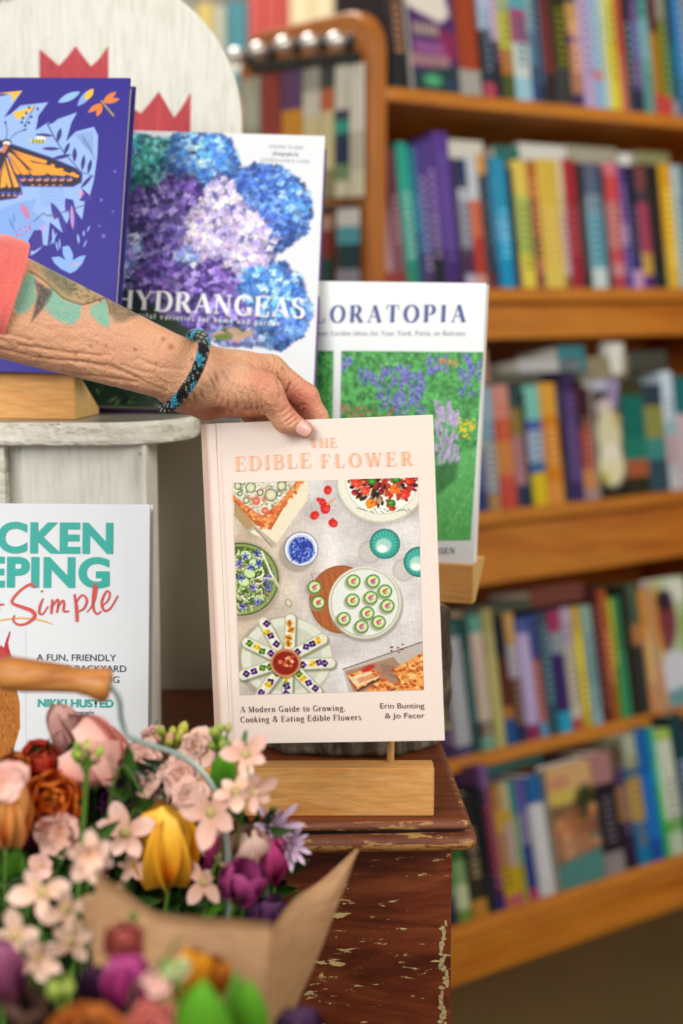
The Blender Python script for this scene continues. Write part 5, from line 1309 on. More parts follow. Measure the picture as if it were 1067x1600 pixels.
place(serif_mesh, hy, 'subtitle_lettering', 'beautiful varieties for home and garden', (188, 495), (438, 509), (188, 487), M['ink_white'], thick=.14, thin=.07)
place(serif_mesh, hy, 'author_lettering', 'NAOMI SLADE', (420, 231), (474, 233), (420, 226), M['ink_grey'], thick=.14, thin=.07)
place(serif_mesh, hy, 'author_lettering', 'photography by', (425, 242), (467, 244), (425, 236), M['ink_grey'], thick=.13, thin=.07)
place(serif_mesh, hy, 'author_lettering', 'GEORGIANNA LANE', (407, 252), (484, 255), (407, 247), M['ink_grey'], thick=.14, thin=.07)
M['violet_edge'] = ink('violet_card', '6a3f94')
cover_box('front_cover', -w / 2, w / 2, 0, .0028, 0, h, M['white_cover'], hy); cover_box('back_cover', -w / 2, w / 2 + .001, .020, .0228, -0.0005, h - .004, M['violet_edge'], hy); cover_box('spine', -w / 2, -w / 2 + .003, .0028, .020, 0, h, M['white_cover'], hy)
cover_box('page_block', -w / 2 + .003, w / 2 - .004, .0028, .020, .003, h - .003, M['paper'], hy, 0)

# -- garden book
fl = empty('book', 'white garden book with a lush border of blue and yellow flowers on its cover', 'book', mat4=pose((0.0308, 1.4564, 0.8118), -14.3, 7.08, .77))
w, h = .19, .262
cover_box('front_cover', -w / 2, w / 2, 0, .0018, 0, h, M['white_cover'], fl); cover_box('back_cover', -w / 2, w / 2, .0145, .0163, 0, h, M['white_cover'], fl); cover_box('spine', -w / 2, -w / 2 + .002, .0018, .0145, 0, h, M['white_cover'], fl)
cover_box('page_block', -w / 2 + .002, w / 2 - .0006, .0018, .0145, .001, h - .001, M['paper'], fl, 0)
bpy.context.view_layer.update()
def photo(book, corners, nx, ny, paint, name, K_, ox, oy):
    """printed photograph on a cover, placed by its four picture corners bl, br, tr, tl"""
    P = [uvfit(book.matrix_world, 0, 0, *c) for c in corners]
    cvs = Canvas(nx, ny, [((c[0] - ox) * K_, (c[1] - oy) * K_) for c in corners], 'ffffff'); paint(cvs)
    me = cvs.mesh(name, 1, 1, M['print'])
    co = np.empty(nx * ny * 3, np.float32); me.vertices.foreach_get('co', co); co = co.reshape(-1, 3)
    u, v = co[:, 0] + .5, co[:, 2]; P = np.array(P)
    xz = ((1 - u) * (1 - v))[:, None] * P[0] + (u * (1 - v))[:, None] * P[1] + (u * v)[:, None] * P[2] + ((1 - u) * v)[:, None] * P[3]
    new = np.stack([xz[:, 0], np.full(len(u), -0.0004), xz[:, 1]], -1).astype(np.float32); me.vertices.foreach_set('co', new.ravel()); me.update()
    return link(name, me, book)
def garden(c):
    rs = random.Random(8); X, Y = c.X, c.Y
    n = vnoise(X, Y, .09, 3) * .5 + vnoise(X, Y, .25, 4) * .5
    c.A[:] = np.array([.12, .34, .16]) + n[..., None] * np.array([.32, .52, .28])
    def sc(x, y): return (x - 480) * 1.817, (y - 420) * 1.817
    for k in range(900):
        x, y = rs.uniform(-10, 285), rs.uniform(230, 800); top = y < 560
        c.leaf(x, y, x + rs.uniform(-9, 9), y - rs.uniform(6, 18), 5, rs.choice(['3c8c48', '64b060', '2a6434', '84c878', '4a9c58', '1c4828']) if top else rs.choice(['3c8a44', '4c9c4c', '2c7438']), soft=2.5, alpha=.8)
    # lawn
    c.poly([(365, 600), (430, 520), (500, 500), (500, 790), (365, 790)], '5cb060', soft=12)
    for k in range(600):
        x, y = rs.uniform(362, 500), rs.uniform(500, 780)
        if y > 600 - (x - 365) * .7: c.seg(x, y, x + rs.uniform(-3, 3), y - rs.uniform(4, 9), 2.4, rs.choice(['74c870', '4ca454', '60b464', '8cd084', '409450']), soft=2)
    def spikes(x0, x1, y0, y1, n_, cols, L=16):
        for k in range(n_):
            x, y = rs.uniform(x0, x1), rs.uniform(y0, y1)
            for j in range(5): c.ell(x + rs.uniform(-2.5, 2.5), y - j * L / 5, 2.6, 2.4, rs.choice(cols), soft=2)
    B = ['4a48b0', '6c62cc', '8c80dc', '38389c', 'a094e4']
    spikes(95, 130, 260, 300, 14, B); spikes(150, 200, 290, 330, 22, B); spikes(200, 300, 285, 400, 70, B, 20); spikes(340, 400, 255, 300, 24, B); spikes(250, 335, 300, 420, 50, B, 22); spikes(430, 495, 250, 380, 44, B); spikes(-10, 20, 240, 420, 20, B)
    spikes(365, 430, 385, 560, 110, ['bca0d4', 'd8c0e8', '9c84c0', 'c8b0dc', 'b09ccc'], 18)
    for k in range(60): c.ell(rs.uniform(95, 260), rs.uniform(385, 420), 3, 3, rs.choice(['c04c50', 'd87a70', '3c7c3c']), soft=2)
    for k in range(26): c.ell(rs.uniform(375, 430), rs.uniform(255, 275), 3, 2.6, rs.choice(['d07a4c', 'c8b04c', 'c85c4c']), soft=2)
    for k in range(34): c.ell(rs.uniform(430, 478), rs.uniform(422, 480), 4, 3, rs.choice(['e8d020', 'd8c014', 'f0dc3c']), soft=1.5)
    c.poly([(365, 560), (430, 545), (420, 600), (370, 640)], '1c4424', soft=10, alpha=.5)
photo(fl, [(528.5, 846), (735, 844), (755, 550), (533, 548)], 190, 270, garden, 'cover_photograph', 1.817, 480, 420)
photo(fl, [(440, 843), (516, 845), (521, 548), (449, 547)], 60, 200, garden, 'cover_photograph', 1.817, 480, 420)
place(serif_mesh, fl, 'title_lettering', 'FLORATOPIA', (466, 504), (727, 503), (466, 478), M['ink_navy'], thick=.22, thin=.045)
place(serif_mesh, fl, 'subtitle_lettering', '110 Flower Garden Ideas for Your Yard, Patio, or Balcony', (466, 524), (727, 524), (466, 517), M['ink_grey'], thick=.14, thin=.07)
M['ink_slate'] = ink('slate_ink', '5c6478')
place(serif_mesh, fl, 'author_lettering', 'JAN JOHNSEN', (626, 866), (711, 865), (626, 857), M['ink_slate'], thick=.17, thin=.08)

# -- poultry book
ck = empty('book', 'white hardback book with teal and red lettering beside a printed brown hen', 'book', mat4=pose((-0.2532, 1.2324, 0.6493), -.06, 8.8, .4))
w, h = .19, .244
cover_box('front_cover', -w / 2, w / 2, 0, .0024, 0, h, M['white_cover'], ck, .001); cover_box('back_cover', -w / 2, w / 2 + .0005, .0165, .019, 0, h, M['white_cover'], ck, .001); cover_box('spine', -w / 2, -w / 2 + .002, .0024, .0165, 0, h, M['white_cover'], ck)
cover_box('page_block', -w / 2 + .002, w / 2 - .003, .0024, .0165, .003, h - .003, M['paper'], ck, 0)
bpy.context.view_layer.update()
M['ink_teal'] = ink('teal_ink', '0fa79b'); M['ink_red'] = ink('red_ink', 'd2453e'); M['ink_dark'] = ink('dark_ink', '2a2c34'); M['ink_orange'] = ink('orange_ink', 'e8a83c')
place(sans_mesh, ck, 'title_lettering', 'CHICKEN', (-124, 860.5), (176.5, 863), (-124, 817), M['ink_teal'], offset=.04, space=1.06)
place(sans_mesh, ck, 'title_lettering', 'KEEPING', (-110, 914.5), (171, 916.5), (-110, 871.5), M['ink_teal'], offset=.04, space=1.06)
place(sans_mesh, ck, 'subtitle_lettering', 'A FUN, FRIENDLY', (57, 1032), (181, 1033), (57, 1022), M['ink_dark'])
place(sans_mesh, ck, 'subtitle_lettering', 'GUIDE TO BACKYARD', (40, 1049), (197, 1050), (40, 1039), M['ink_dark'])
place(sans_mesh, ck, 'subtitle_lettering', 'CHICKEN KEEPING', (50, 1066), (186, 1067), (50, 1056), M['ink_dark'])
place(sans_mesh, ck, 'author_lettering', 'NIKKI HUSTED', (59, 1104), (177, 1105), (59, 1092.5), M['ink_teal'], offset=.03)
place(sans_mesh, ck, 'author_lettering', 'with photography', (90, 1116), (147, 1116), (90, 1110), M['ink_dark'])
def brush(pts): return [(*uvfit(ck.matrix_world, 0, 0, x / 3.2, 700 + y / 3.2), wd / 3.2 * 1.23 / FPX) for x, y, wd in pts]
sim = [[(168, 700, 6), (172, 690, 12), (150, 682, 14), (110, 705, 12), (70, 745, 12), (62, 775, 14), (110, 795, 18), (160, 815, 20), (172, 845, 18), (130, 878, 12), (90, 882, 12), (66, 862, 10), (72, 835, 6)],
       [(215, 752, 8), (200, 790, 13), (196, 825, 12), (215, 828, 8), (240, 790, 6)], [(208, 712, 10), (210, 720, 13)],
       [(262, 756, 10), (258, 800, 13), (256, 830, 10)], [(258, 800, 6), (285, 758, 9), (292, 775, 12), (284, 824, 10)], [(286, 800, 6), (312, 762, 9), (320, 780, 12), (318, 815, 12), (345, 815, 8)],
       [(372, 730, 10), (382, 800, 18), (385, 868, 16)], [(380, 770, 8), (410, 735, 9), (434, 760, 12), (420, 800, 11), (392, 818, 8)],
       [(434, 822, 5), (470, 770, 8), (482, 700, 12), (472, 684, 10), (466, 740, 14), (466, 800, 13), (484, 830, 9), (505, 815, 6)],
       [(510, 790, 6), (540, 760, 9), (548, 725, 10), (530, 718, 9), (508, 770, 13), (520, 812, 12), (550, 802, 9), (585, 745, 8), (588, 738, 4)],
       [(-40, 785, 8), (20, 782, 9)], [(-8, 750, 8), (-6, 815, 8)]]
link('script_lettering', ribbon_mesh('script_lettering', [brush(s_) for s_ in sim], M['ink_red'], -0.0009), ck)
link('underline', ribbon_mesh('underline', [brush([(-60, 880, 4), (0, 862, 6), (90, 850, 8), (180, 856, 8), (230, 868, 7), (266, 882, 4)])], M['ink_orange'], -0.0006), ck)
def hen(c):
    c.A[:] = c.rgb('dfe3e8')
    rs = random.Random(2)
    c.poly([(-420, 1250), (-300, 1060), (-120, 1080), (-20, 1000), (30, 1020), (60, 1100), (78, 1180), (98, 1280), (100, 1400), (70, 1500), (20, 1590), (-100, 1640), (-350, 1600)], 'b06a28', soft=5)
    for k in range(700):
        x, y = rs.uniform(-380, 92), rs.uniform(1060, 1580)
        if c.local(x, y, 3) is None: continue
        inside = x < 70 + (y - 1100) * .1 and x < 90 - max(0, y - 1420) * .4 and y > 1010 + max(0, -x) * .3
        if inside: c.seg(x, y, x + rs.uniform(2, 8), y + rs.uniform(12, 26), 5, rs.choice(['8c4c1c', 'c4803a', 'a05a20', 'd09048', '6c3a18']), 1.5, soft=2, alpha=.8)
    c.poly([(-10, 1010), (5, 985), (18, 1000), (30, 960), (48, 915), (52, 925), (40, 975), (44, 1000), (58, 1045), (40, 1080), (0, 1090), (-20, 1050)], 'b8323c', soft=3)
    c.ell(2, 1030, 26, 26, 'c0443c', soft=4)
photo(ck, [(-100, 1235), (40, 1235), (40, 980), (-100, 980)], 120, 200, hen, 'cover_picture', 3.2, 0, 700)

# -- the pale pink cookery book in the hand
ed_pose = ((-0.0066, 1.1743, 0.7165), -6.62, 4.16, -2.79)
ed = empty('book', 'pale pink hardback cookery book with copper lettering, held up by the hand', 'book', mat4=pose(*ed_pose))
w, h, th_ = .1735, .25, .024
M['pink_card'] = m_plain('pale_pink_cloth', 'efddd2', 0.6, 0.012, 900, bump=0.08)
M['pink_spine'] = m_plain('pink_spine_cloth', 'efcfc0', 0.6, 0.015, 900, bump=0.08)
M['copper'] = m_plain('copper_foil', 'f8b48e', 0.4, 0.10, 900, metal=0.25)
sk = -0.0100    # the text block leans back to the left, so the spine shows
def skbox(name, x0, x1, y0, y1, z0, z1, mat, bev=.0006, k=sk / .024):
    bm = bmesh.new(); box_bm(bm, (x0, y0, z0), (x1, y1, z1), bev)
    for v in bm.verts: v.co.x += k * v.co.y
    return link(name, bm_mesh(name, bm, mat), ed)
hg = 0.006
skbox('front_cover', -w / 2 + hg + .0035, w / 2, 0, .0026, 0, h, M['pink_card'])
skbox('cover_hinge', -w / 2 + hg, -w / 2 + hg + .0036, .0012, .0028, 0, h, M['pink_card'], .0003)
skbox('spine_edge', -w / 2, -w / 2 + hg, 0, .0026, 0, h, M['pink_card'], .001)
skbox('back_cover', -w / 2, w / 2 + .004, th_ - .0026, th_, 0, h - .0012, M['pink_card'])
skbox('page_block', -w / 2 + .002, w / 2 - .003, .0026, th_ - .0026, .003, h - .0035, M['paper'], 0)
skbox('spine', -w / 2 - .0012, -w / 2 + .001, .0006, th_ - .0004, 0, h, M['pink_spine'], .0009)
bpy.context.view_layer.update()
place(serif_mesh, ed, 'title_lettering', 'THE', (485, 699.5), (527, 699), (485, 685), M['copper'], thick=.2, thin=.05)
place(serif_mesh, ed, 'title_lettering', 'EDIBLE', (368, 736), (487, 730), (367, 714), M['copper'], thick=.2, thin=.05)
place(serif_mesh, ed, 'title_lettering', 'FLOWER', (502, 731), (645, 727), (501.5, 710), M['copper'], thick=.2, thin=.05)
M['ink_brown'] = ink('brown_ink', '55403a', .5)
place(serif_mesh, ed, 'subtitle_lettering', 'A Modern Guide to Growing,', (375.5, 1113), (540, 1110.5), (375, 1104.2), M['ink_brown'], thick=.155, thin=.06)
place(serif_mesh, ed, 'subtitle_lettering', 'Cooking & Eating Edible Flowers', (375.5, 1129), (564.5, 1125), (375, 1120), M['ink_brown'], thick=.155, thin=.06)
place(sans_mesh, ed, 'author_lettering', 'Erin Bunting', (594, 1107), (663, 1106.4), (594, 1099), M['ink_brown'], offset=.0)
place(sans_mesh, ed, 'author_lettering', '& Jo Facer', (601.5, 1122.3), (663.5, 1121.8), (601.5, 1114.3), M['ink_brown'], offset=.0)

def food(c):
    rs = random.Random(31); X, Y = c.X, c.Y
    n = vnoise(X, Y, .012, 5); wv = vnoise(X, Y * .15, .3, 6) * .5 + vnoise(X * .15, Y, .3, 7) * .5
    base = np.array([.80, .78, .77]) + (n[..., None] - .5) * np.array([.16, .17, .16]) + (wv[..., None] - .5) * .10
    warm = np.clip(1 - np.hypot((X - 170) / 420, (Y - 700) / 620), 0, 1)[..., None]
    c.A = base * (1 - warm * np.array([.08, .17, .3]))
    sh = '8c8378'
    E = c.ell
    # tart on paper, top left
    c.poly([(150, 300), (490, 300), (480, 380), (350, 560), (240, 510), (165, 420)], 'e0d6bc', soft=4)
    c.poly([(165, 300), (460, 300), (400, 380), (330, 500), (265, 480), (165, 372)], 'b5653a')
    for k in range(240):
        t = rs.random(); x = 170 + t * 150; y = 372 + t * 118
        if rs.random() < .5: x, y = 300 + t * 150, 490 - t * 185
        E(x + rs.uniform(-12, 16), y + rs.uniform(-22, 6), 7, 6, rs.choice(['d98a4c', 'e09a5c', 'c8703a', 'e8a86c', 'b8603a', 'dc7a50']), soft=3)
    c.poly([(165, 300), (435, 300), (370, 380), (300, 440), (270, 430), (165, 350)], 'cfd0bc')
    for k in range(330):
        x = rs.uniform(168, 425); y = rs.uniform(300, 430)
        if y < 440 - abs(x - 290) * .82: E(x, y, rs.uniform(3, 8), rs.uniform(3, 6), rs.choice(['e4e2d2', 'a8b090', '7c8c64', 'e8e8dc', 'b89c8c', '8c9870', 'd08c7c', 'c8bca4']), soft=2)
    for x, y, r_ in [(190, 318, 14), (245, 325, 20), (330, 355, 24), (375, 318, 18), (226, 378, 12), (285, 345, 12), (200, 350, 9), (210, 300, 12), (365, 350, 10)]:
        E(x, y, r_, r_, 'c9c8a0', soft=2); E(x, y, r_, r_, '3c5850', ring=3.5); E(x, y, r_ * .5, r_ * .5, 'd8d4b4', soft=2)
    for x, y, r_ in [(268, 380, 17), (305, 420, 15), (300, 375, 9)]: E(x, y, r_, r_, 'd06850', soft=4); E(x, y, r_ * .5, r_ * .4, 'e09c84', soft=3)
    c.poly([(175, 372), (265, 485), (240, 512), (175, 440)], '9c7c50', alpha=.75, soft=4)
    c.line([(235, 505), (262, 490), (342, 560)], 8, 'b4ab98', 20); c.line([(262, 492), (335, 572)], 4, '7c7464')
    # red petals
    for x, y, r_ in [(568, 335, 19), (545, 385, 17), (558, 410, 24), (513, 440, 20), (590, 472, 20), (530, 375, 10)]:
        E(x, y, r_, r_ * .85, 'c8282c', soft=3, rot=rs.uniform(0, 3)); E(x + 4, y + 3, r_ * .5, r_ * .4, 'e04c44', soft=3)
    c.seg(565, 395, 600, 370, 8, 'd8a040', 3); c.seg(588, 452, 590, 470, 7, 'd0302c')
    # big plate with salad, top right
    E(790, 320, 186, 160, sh, alpha=.4, soft=20); E(790, 300, 184, 172, 'c4c0ac'); E(790, 298, 180, 166, 'dcdccc'); E(792, 292, 150, 142, 'e8e8dc'); E(792, 292, 150, 142, 'b8b8a4', ring=3)
    for k in range(420):
        a = rs.uniform(0, 6.3); q_ = math.sqrt(rs.random()); x, y = 800 + 148 * q_ * math.cos(a), 280 + 120 * q_ * math.sin(a)
        E(x, y, rs.uniform(6, 14), rs.uniform(5, 9), rs.choice(['6c1a24', '8c2430', '2c1a18', '3c2414', 'a83024', '2c3a1c', '541620', 'c04028', 'b89478', '8c6a50']), rot=a, soft=2)
    for x, y, r_, col in [(690, 305, 22, 'd8442c'), (725, 335, 20, 'e05038'), (845, 332, 21, 'ec7424'), (745, 392, 20, 'f08c1c'), (890, 352, 20, 'dc3c30'), (905, 295, 18, 'd83428'), (790, 340, 12, '7a1c28'), (680, 345, 14, '8c2028'), (835, 410, 14, 'c83c2c')]:
        E(x, y, r_, r_ * .9, col, soft=3); c.seg(x, y, x + r_ * .6, y - r_ * .5, 3, '8c2018', soft=2); E(x - 5, y + 5, r_ * .4, r_ * .3, 'f0a060', soft=5, alpha=.5)
    for x, y in [(752, 300), (830, 388), (850, 290)]: E(x, y, 17, 14, '3c7c2c', soft=3); E(x, y, 8, 6, '60a848', soft=3)
    for k in range(16): c.seg(690 + k * 14, 405 + rs.uniform(-4, 20), 705 + k * 14, 412 + rs.uniform(-4, 20), 3, '2c4424', 1)
    # blue flower bowl
    E(440, 600, 76, 76, sh, alpha=.55, soft=12); E(457, 580, 70, 70, 'dfe2e2'); E(457, 580, 70, 70, '3c4474', ring=2.5); E(457, 582, 60, 62, 'c0c4d4'); E(457, 583, 52, 53, '3c54a4', soft=4)
    for k in range(260):
        a = rs.uniform(0, 6.3); q_ = math.sqrt(rs.random()) * 50; c.leaf(457 + q_ * math.cos(a), 583 + q_ * math.sin(a), 457 + q_ * math.cos(a) + rs.uniform(-14, 14), 583 + q_ * math.sin(a) + rs.uniform(-14, 14), 6, rs.choice(['2c3c90', '4458b8', '28307c', '6c84d4', '3448a4', '98acdc']), soft=1.5)
    # glasses
    for gx, gy, R in ((805, 558, 60), (945, 633, 60)):
        E(gx - 62, gy + 34, 48, 48, '9c948c', alpha=.5, soft=10); E(gx - 62, gy + 34, 40, 40, 'd0ccc4', alpha=.55, soft=8)
        E(gx, gy, R, R, '3c9c8c'); E(gx, gy, R, R, '1f6c64', ring=5); E(gx - 2, gy - 2, R * .82, R * .82, '54b0a0', soft=4)
        for k in range(20):
            a = k * .314; c.seg(gx + R * .55 * math.cos(a), gy + R * .55 * math.sin(a), gx + R * .85 * math.cos(a), gy + R * .85 * math.sin(a), 3, '2c7c70', soft=2, alpha=.8)
        E(gx - 6, gy + 8, R * .55, R * .5, 'a8ccc0', soft=6); E(gx - 12, gy + 20, R * .36, R * .26, 'e0eae4', soft=6)
    # wooden board and the plate of canapes
    E(625, 800, 140, 150, sh, alpha=.35, soft=14); E(625, 790, 132, 140, 'a8643c')
    for k in range(14): c.seg(500 + k * 14, 680, 540 + k * 14, 900, 3, rs.choice(['8c4c28', 'c07c50', 'b87048']), alpha=.6, soft=2) if k < 9 else None
    E(625, 790, 132, 140, '7c4424', ring=3)
    E(725, 812, 156, 156, sh, alpha=.6, soft=8); E(722, 804, 152, 152, 'a8a48c'); E(722, 802, 150, 150, 'd4d4c4'); E(722, 803, 140, 141, 'a09c88', ring=3); E(722, 803, 137, 138, 'd9dcd4')
    for x, y in [(675, 713), (756, 713), (806, 755), (672, 793), (747, 782), (816, 816), (733, 847), (780, 884), (635, 870), (709, 902), (513, 738), (529, 802)]:
        E(x - 6, y + 8, 32, 30, '98947c', alpha=.7, soft=6); E(x, y, 29, 28, '3c6c2c'); E(x, y, 25, 24, 'a4c47c', soft=3); E(x, y, 20, 19, 'd0dcae', soft=3)
        E(x - 2, y, 13, 11, 'ecdcd0', soft=3); c.leaf(x - 12, y + 4, x + 8, y - 8, 14, 'd84c44'); c.leaf(x - 6, y + 12, x + 12, y + 4, 10, 'e08c84')
        E(x + 4, y + 2, 6, 5, rs.choice(['8c78b8', 'b0a0d0', 'a8c080']), soft=2); E(x - 4, y + 8, 5, 4, rs.choice(['6c9c3c', '8c78b8']), soft=2); E(x + 8, y - 10, 4, 3, '5c8c34', soft=2)
    # green salad bowl at the left
    E(215, 715, 158, 166, sh, alpha=.5, soft=14); E(205, 705, 158, 152, '50602c'); E(205, 705, 152, 146, '8c9c60'); E(200, 705, 140, 136, '566434', soft=6)
    for k in range(520):
        a = rs.uniform(0, 6.3); q_ = math.sqrt(rs.random()); x, y = 200 + 138 * q_ * math.cos(a), 705 + 134 * q_ * math.sin(a); b = rs.uniform(0, 3.1)
        c.seg(x, y, x + 18 * math.cos(b), y + 18 * math.sin(b), rs.uniform(4, 8), rs.choice(['b8cc8c', '88a45c', 'd4dcb4', '50703c', 'e0e4cc', '6c8c4c', '3c5430', 'c8c8a0', 'a89880']), soft=2)
    for x, y in [(240, 680), (215, 715), (262, 640), (225, 605)]: E(x, y, 26, 20, 'c4d8a0', rot=.4); E(x, y, 26, 20, '4c7434', ring=3, rot=.4)
    for x, y in [(222, 610), (278, 640), (205, 700), (255, 740), (312, 705), (320, 740), (275, 800), (212, 820), (195, 640), (270, 598), (245, 655), (330, 690)]:
        for k in range(5): a = k * 1.257 + x; c.leaf(x, y, x + 19 * math.cos(a), y + 19 * math.sin(a), 9, rs.choice(['5464b8', '7c84cc', '3c449c', '8c7cc4']))
        E(x, y, 4, 4, '24204c')
    c.line([(292, 590), (330, 680), (400, 800)], 7, 'e0dcd0', 11); c.line([(300, 700), (345, 705), (404, 806)], 8, 'c4bca4', 12); E(404, 806, 14, 20, 'a89c80', rot=-.4); E(404, 804, 8, 13, 'd4ccb4', rot=-.4)
    # plate of rice paper rolls
    E(385, 1040, 200, 180, sh, alpha=.5, soft=14); E(395, 1035, 192, 170, 'c0bca4'); E(395, 1032, 188, 165, 'd2d4c4'); E(395, 1038, 150, 140, 'c2c4b2', soft=8)
    rolls = [(300, 885, 355, 985), (412, 872, 408, 1000), (432, 1015, 545, 955), (455, 1060, 578, 1055), (440, 1090, 522, 1175), (400, 1110, 398, 1195), (355, 1095, 285, 1190), (335, 1065, 215, 1105), (335, 1020, 230, 970)]
    for i, (x0, y0, x1, y1) in enumerate(rolls):
        c.seg(x0 + 5, y0 + 8, x1 + 5, y1 + 8, 52, '5c5a44', alpha=.5, soft=8); c.seg(x0, y0, x1, y1, 48, '8c9c70'); c.seg(x0, y0, x1, y1, 43, 'd8d4c4', soft=3); c.seg(x0 - 6, y0 - 4, x1 - 6, y1 - 4, 8, 'f0eee4', soft=6, alpha=.8)
        L = math.hypot(x1 - x0, y1 - y0)
        for k in range(4):
            t = (k + .4) / 4; x, y = x0 + (x1 - x0) * t + rs.uniform(-7, 7), y0 + (y1 - y0) * t + rs.uniform(-7, 7)
            if i == 1: c1, c2 = 'b8741c', 'd89c2c'
            else: c1, c2 = rs.choice([('3c2468', '5c3c94'), ('2c1c54', '6c4ca4'), ('c8a020', 'e8cc3c'), ('3c2468', '4c2c7c'), ('3c6c2c', '5c8c3c')])
            for p in range(4): a = p * 1.57 + k; E(x + 8 * math.cos(a), y + 8 * math.sin(a), 8, 7, c1 if p % 2 else c2, soft=2)
            E(x, y, 3.5, 3.5, 'e0b020' if i != 1 else '3c2010')
    E(392, 1058, 66, 62, '6c4428', alpha=.6, soft=8); E(391, 1055, 60, 57, 'a87048'); E(391, 1055, 60, 57, 'c89470', ring=5); E(391, 1056, 52, 48, '8c2818', soft=3)
    for k in range(14): E(391 + rs.uniform(-30, 30), 1056 + rs.uniform(-28, 28), 8, 6, rs.choice(['d8a080', 'e0b494', 'b85434', 'c87850']), soft=3)
    # cheese pastries on glass, bottom right
    c.poly([(630, 1080), (965, 962), (985, 1200), (660, 1200)], 'b4a8a0', alpha=.75, soft=3); c.line([(630, 1082), (965, 965)], 4, '6c6458')
    c.poly([(640, 1090), (840, 1030), (900, 1100), (850, 1190), (680, 1190)], 'a07860', soft=6, alpha=.8)
    for k in range(9): c.seg(790 + k * 9, 1060 + k * 2, 800 + k * 12, 1100 + k * 5, 3, '6c5044', alpha=.7)
    for p in ([(648, 1108), (745, 1072), (785, 1112), (690, 1165)], [(835, 1085), (965, 1008), (985, 1060), (870, 1130)], [(850, 1140), (985, 1068), (985, 1190), (850, 1190)], [(700, 1190), (800, 1120), (845, 1150), (800, 1190)]):
        q2 = [(x + 4, y + 12) for x, y in p]; c.poly(q2, '54301c', alpha=.75, soft=6); c.poly(p, 'dc9c54')
        P = np.array(p); 
        for k in range(70):
            a, b = rs.random(), rs.random(); pt = P[0] * (1 - a) * (1 - b) + P[1] * a * (1 - b) + P[2] * a * b + P[3] * (1 - a) * b
            E(pt[0], pt[1], 8, 5, rs.choice(['e8b06c', 'c8743c', 'f0c88c', 'b85a34', 'e09c54', 'a84c34']), soft=3)
    c.poly([(655, 1118), (740, 1090), (775, 1118), (690, 1158)], 'e8dcb4', soft=4, alpha=.8); E(735, 1078, 30, 12, 'b83c34', rot=-.4, soft=5)
    for k in range(8): E(850 + rs.uniform(-20, 30), 990 + rs.uniform(-18, 20), 5, 3, '7c2c2c', soft=2)
    c.poly([(690, 1120), (790, 1090), (800, 1105), (700, 1140)], 'c0603c', alpha=.5, soft=5)
def food2(c):
    food(c); n = vnoise(c.X, c.Y, .35, 21)[..., None] - .5
    c.A = np.clip((c.A - .5) * 1.14 + .485 + n * .07, 0, 1)
photo(ed, [(374.5, 1086), (662, 1078), (652.5, 746), (363, 754.5)], 300, 345, food2, 'cover_photograph', 2.667, 300, 640)
# ------------------------------------------------------------------ the arm and hand, one continuous surface
def surface_nets(Fd, org, hs):
    """isosurface of a sampled distance field -> verts, quads"""
    S = Fd < 0
    nx, ny, nz = Fd.shape
    c = [S[:-1, :-1, :-1], S[1:, :-1, :-1], S[:-1, 1:, :-1], S[1:, 1:, :-1], S[:-1, :-1, 1:], S[1:, :-1, 1:], S[:-1, 1:, 1:], S[1:, 1:, 1:]]
    cnt = sum(x.astype(np.int8) for x in c); act = (cnt > 0) & (cnt < 8)
    I = np.argwhere(act); idx = -np.ones(act.shape, np.int64); idx[act] = np.arange(len(I))
    acc = np.zeros((len(I), 3)); num = np.zeros(len(I))
    offs = [(0, 0, 0), (1, 0, 0), (0, 1, 0), (1, 1, 0), (0, 0, 1), (1, 0, 1), (0, 1, 1), (1, 1, 1)]
    for a in range(8):
        for b in range(a + 1, 8):
            d = np.abs(np.array(offs[a]) - np.array(offs[b]))
            if d.sum() != 1: continue
            A = I + offs[a]; B = I + offs[b]
            fa = Fd[A[:, 0], A[:, 1], A[:, 2]]; fb = Fd[B[:, 0], B[:, 1], B[:, 2]]
            m = (fa < 0) != (fb < 0); t = np.where(m, fa / np.where(fa == fb, 1, fa - fb), 0)
            acc[m] += (A + t[:, None] * (B - A))[m]; num[m] += 1
    V = acc / num[:, None] * hs + org
    Q = []
    for ax in range(3):
        s0 = [slice(None)] * 3; s1 = [slice(None)] * 3; s0[ax] = slice(0, -1); s1[ax] = slice(1, None)
        e = S[tuple(s0)] != S[tuple(s1)]; E_ = np.argwhere(e)
        u, v = [k for k in range(3) if k != ax]
        ok = (E_[:, u] > 0) & (E_[:, v] > 0) & (E_[:, u] < act.shape[u]) & (E_[:, v] < act.shape[v]); E_ = E_[ok]
        def cell(du, dv): P_ = E_.copy(); P_[:, u] -= du; P_[:, v] -= dv; return idx[P_[:, 0], P_[:, 1], P_[:, 2]]
        q = np.stack([cell(0, 0), cell(1, 0), cell(1, 1), cell(0, 1)], -1)
        inside = S[E_[:, 0], E_[:, 1], E_[:, 2]]
        flip = inside if ax != 1 else ~inside
        q[flip] = q[flip][:, ::-1]
        Q.append(q)
    return V, np.concatenate(Q)

def rcone(P, a, b, ra, rb):
    a = np.array(a, np.float32); b = np.array(b, np.float32); ab = b - a
    t = np.clip(((P - a) @ ab) / (ab @ ab), 0, 1)
    return np.linalg.norm(P - a - t[..., None] * ab, axis=-1) - (ra + (rb - ra) * t)
def smin(a, b, k):
    h = np.clip(0.5 + 0.5 * (b - a) / k, 0, 1); return b * (1 - h) + a * h - k * h * (1 - h)

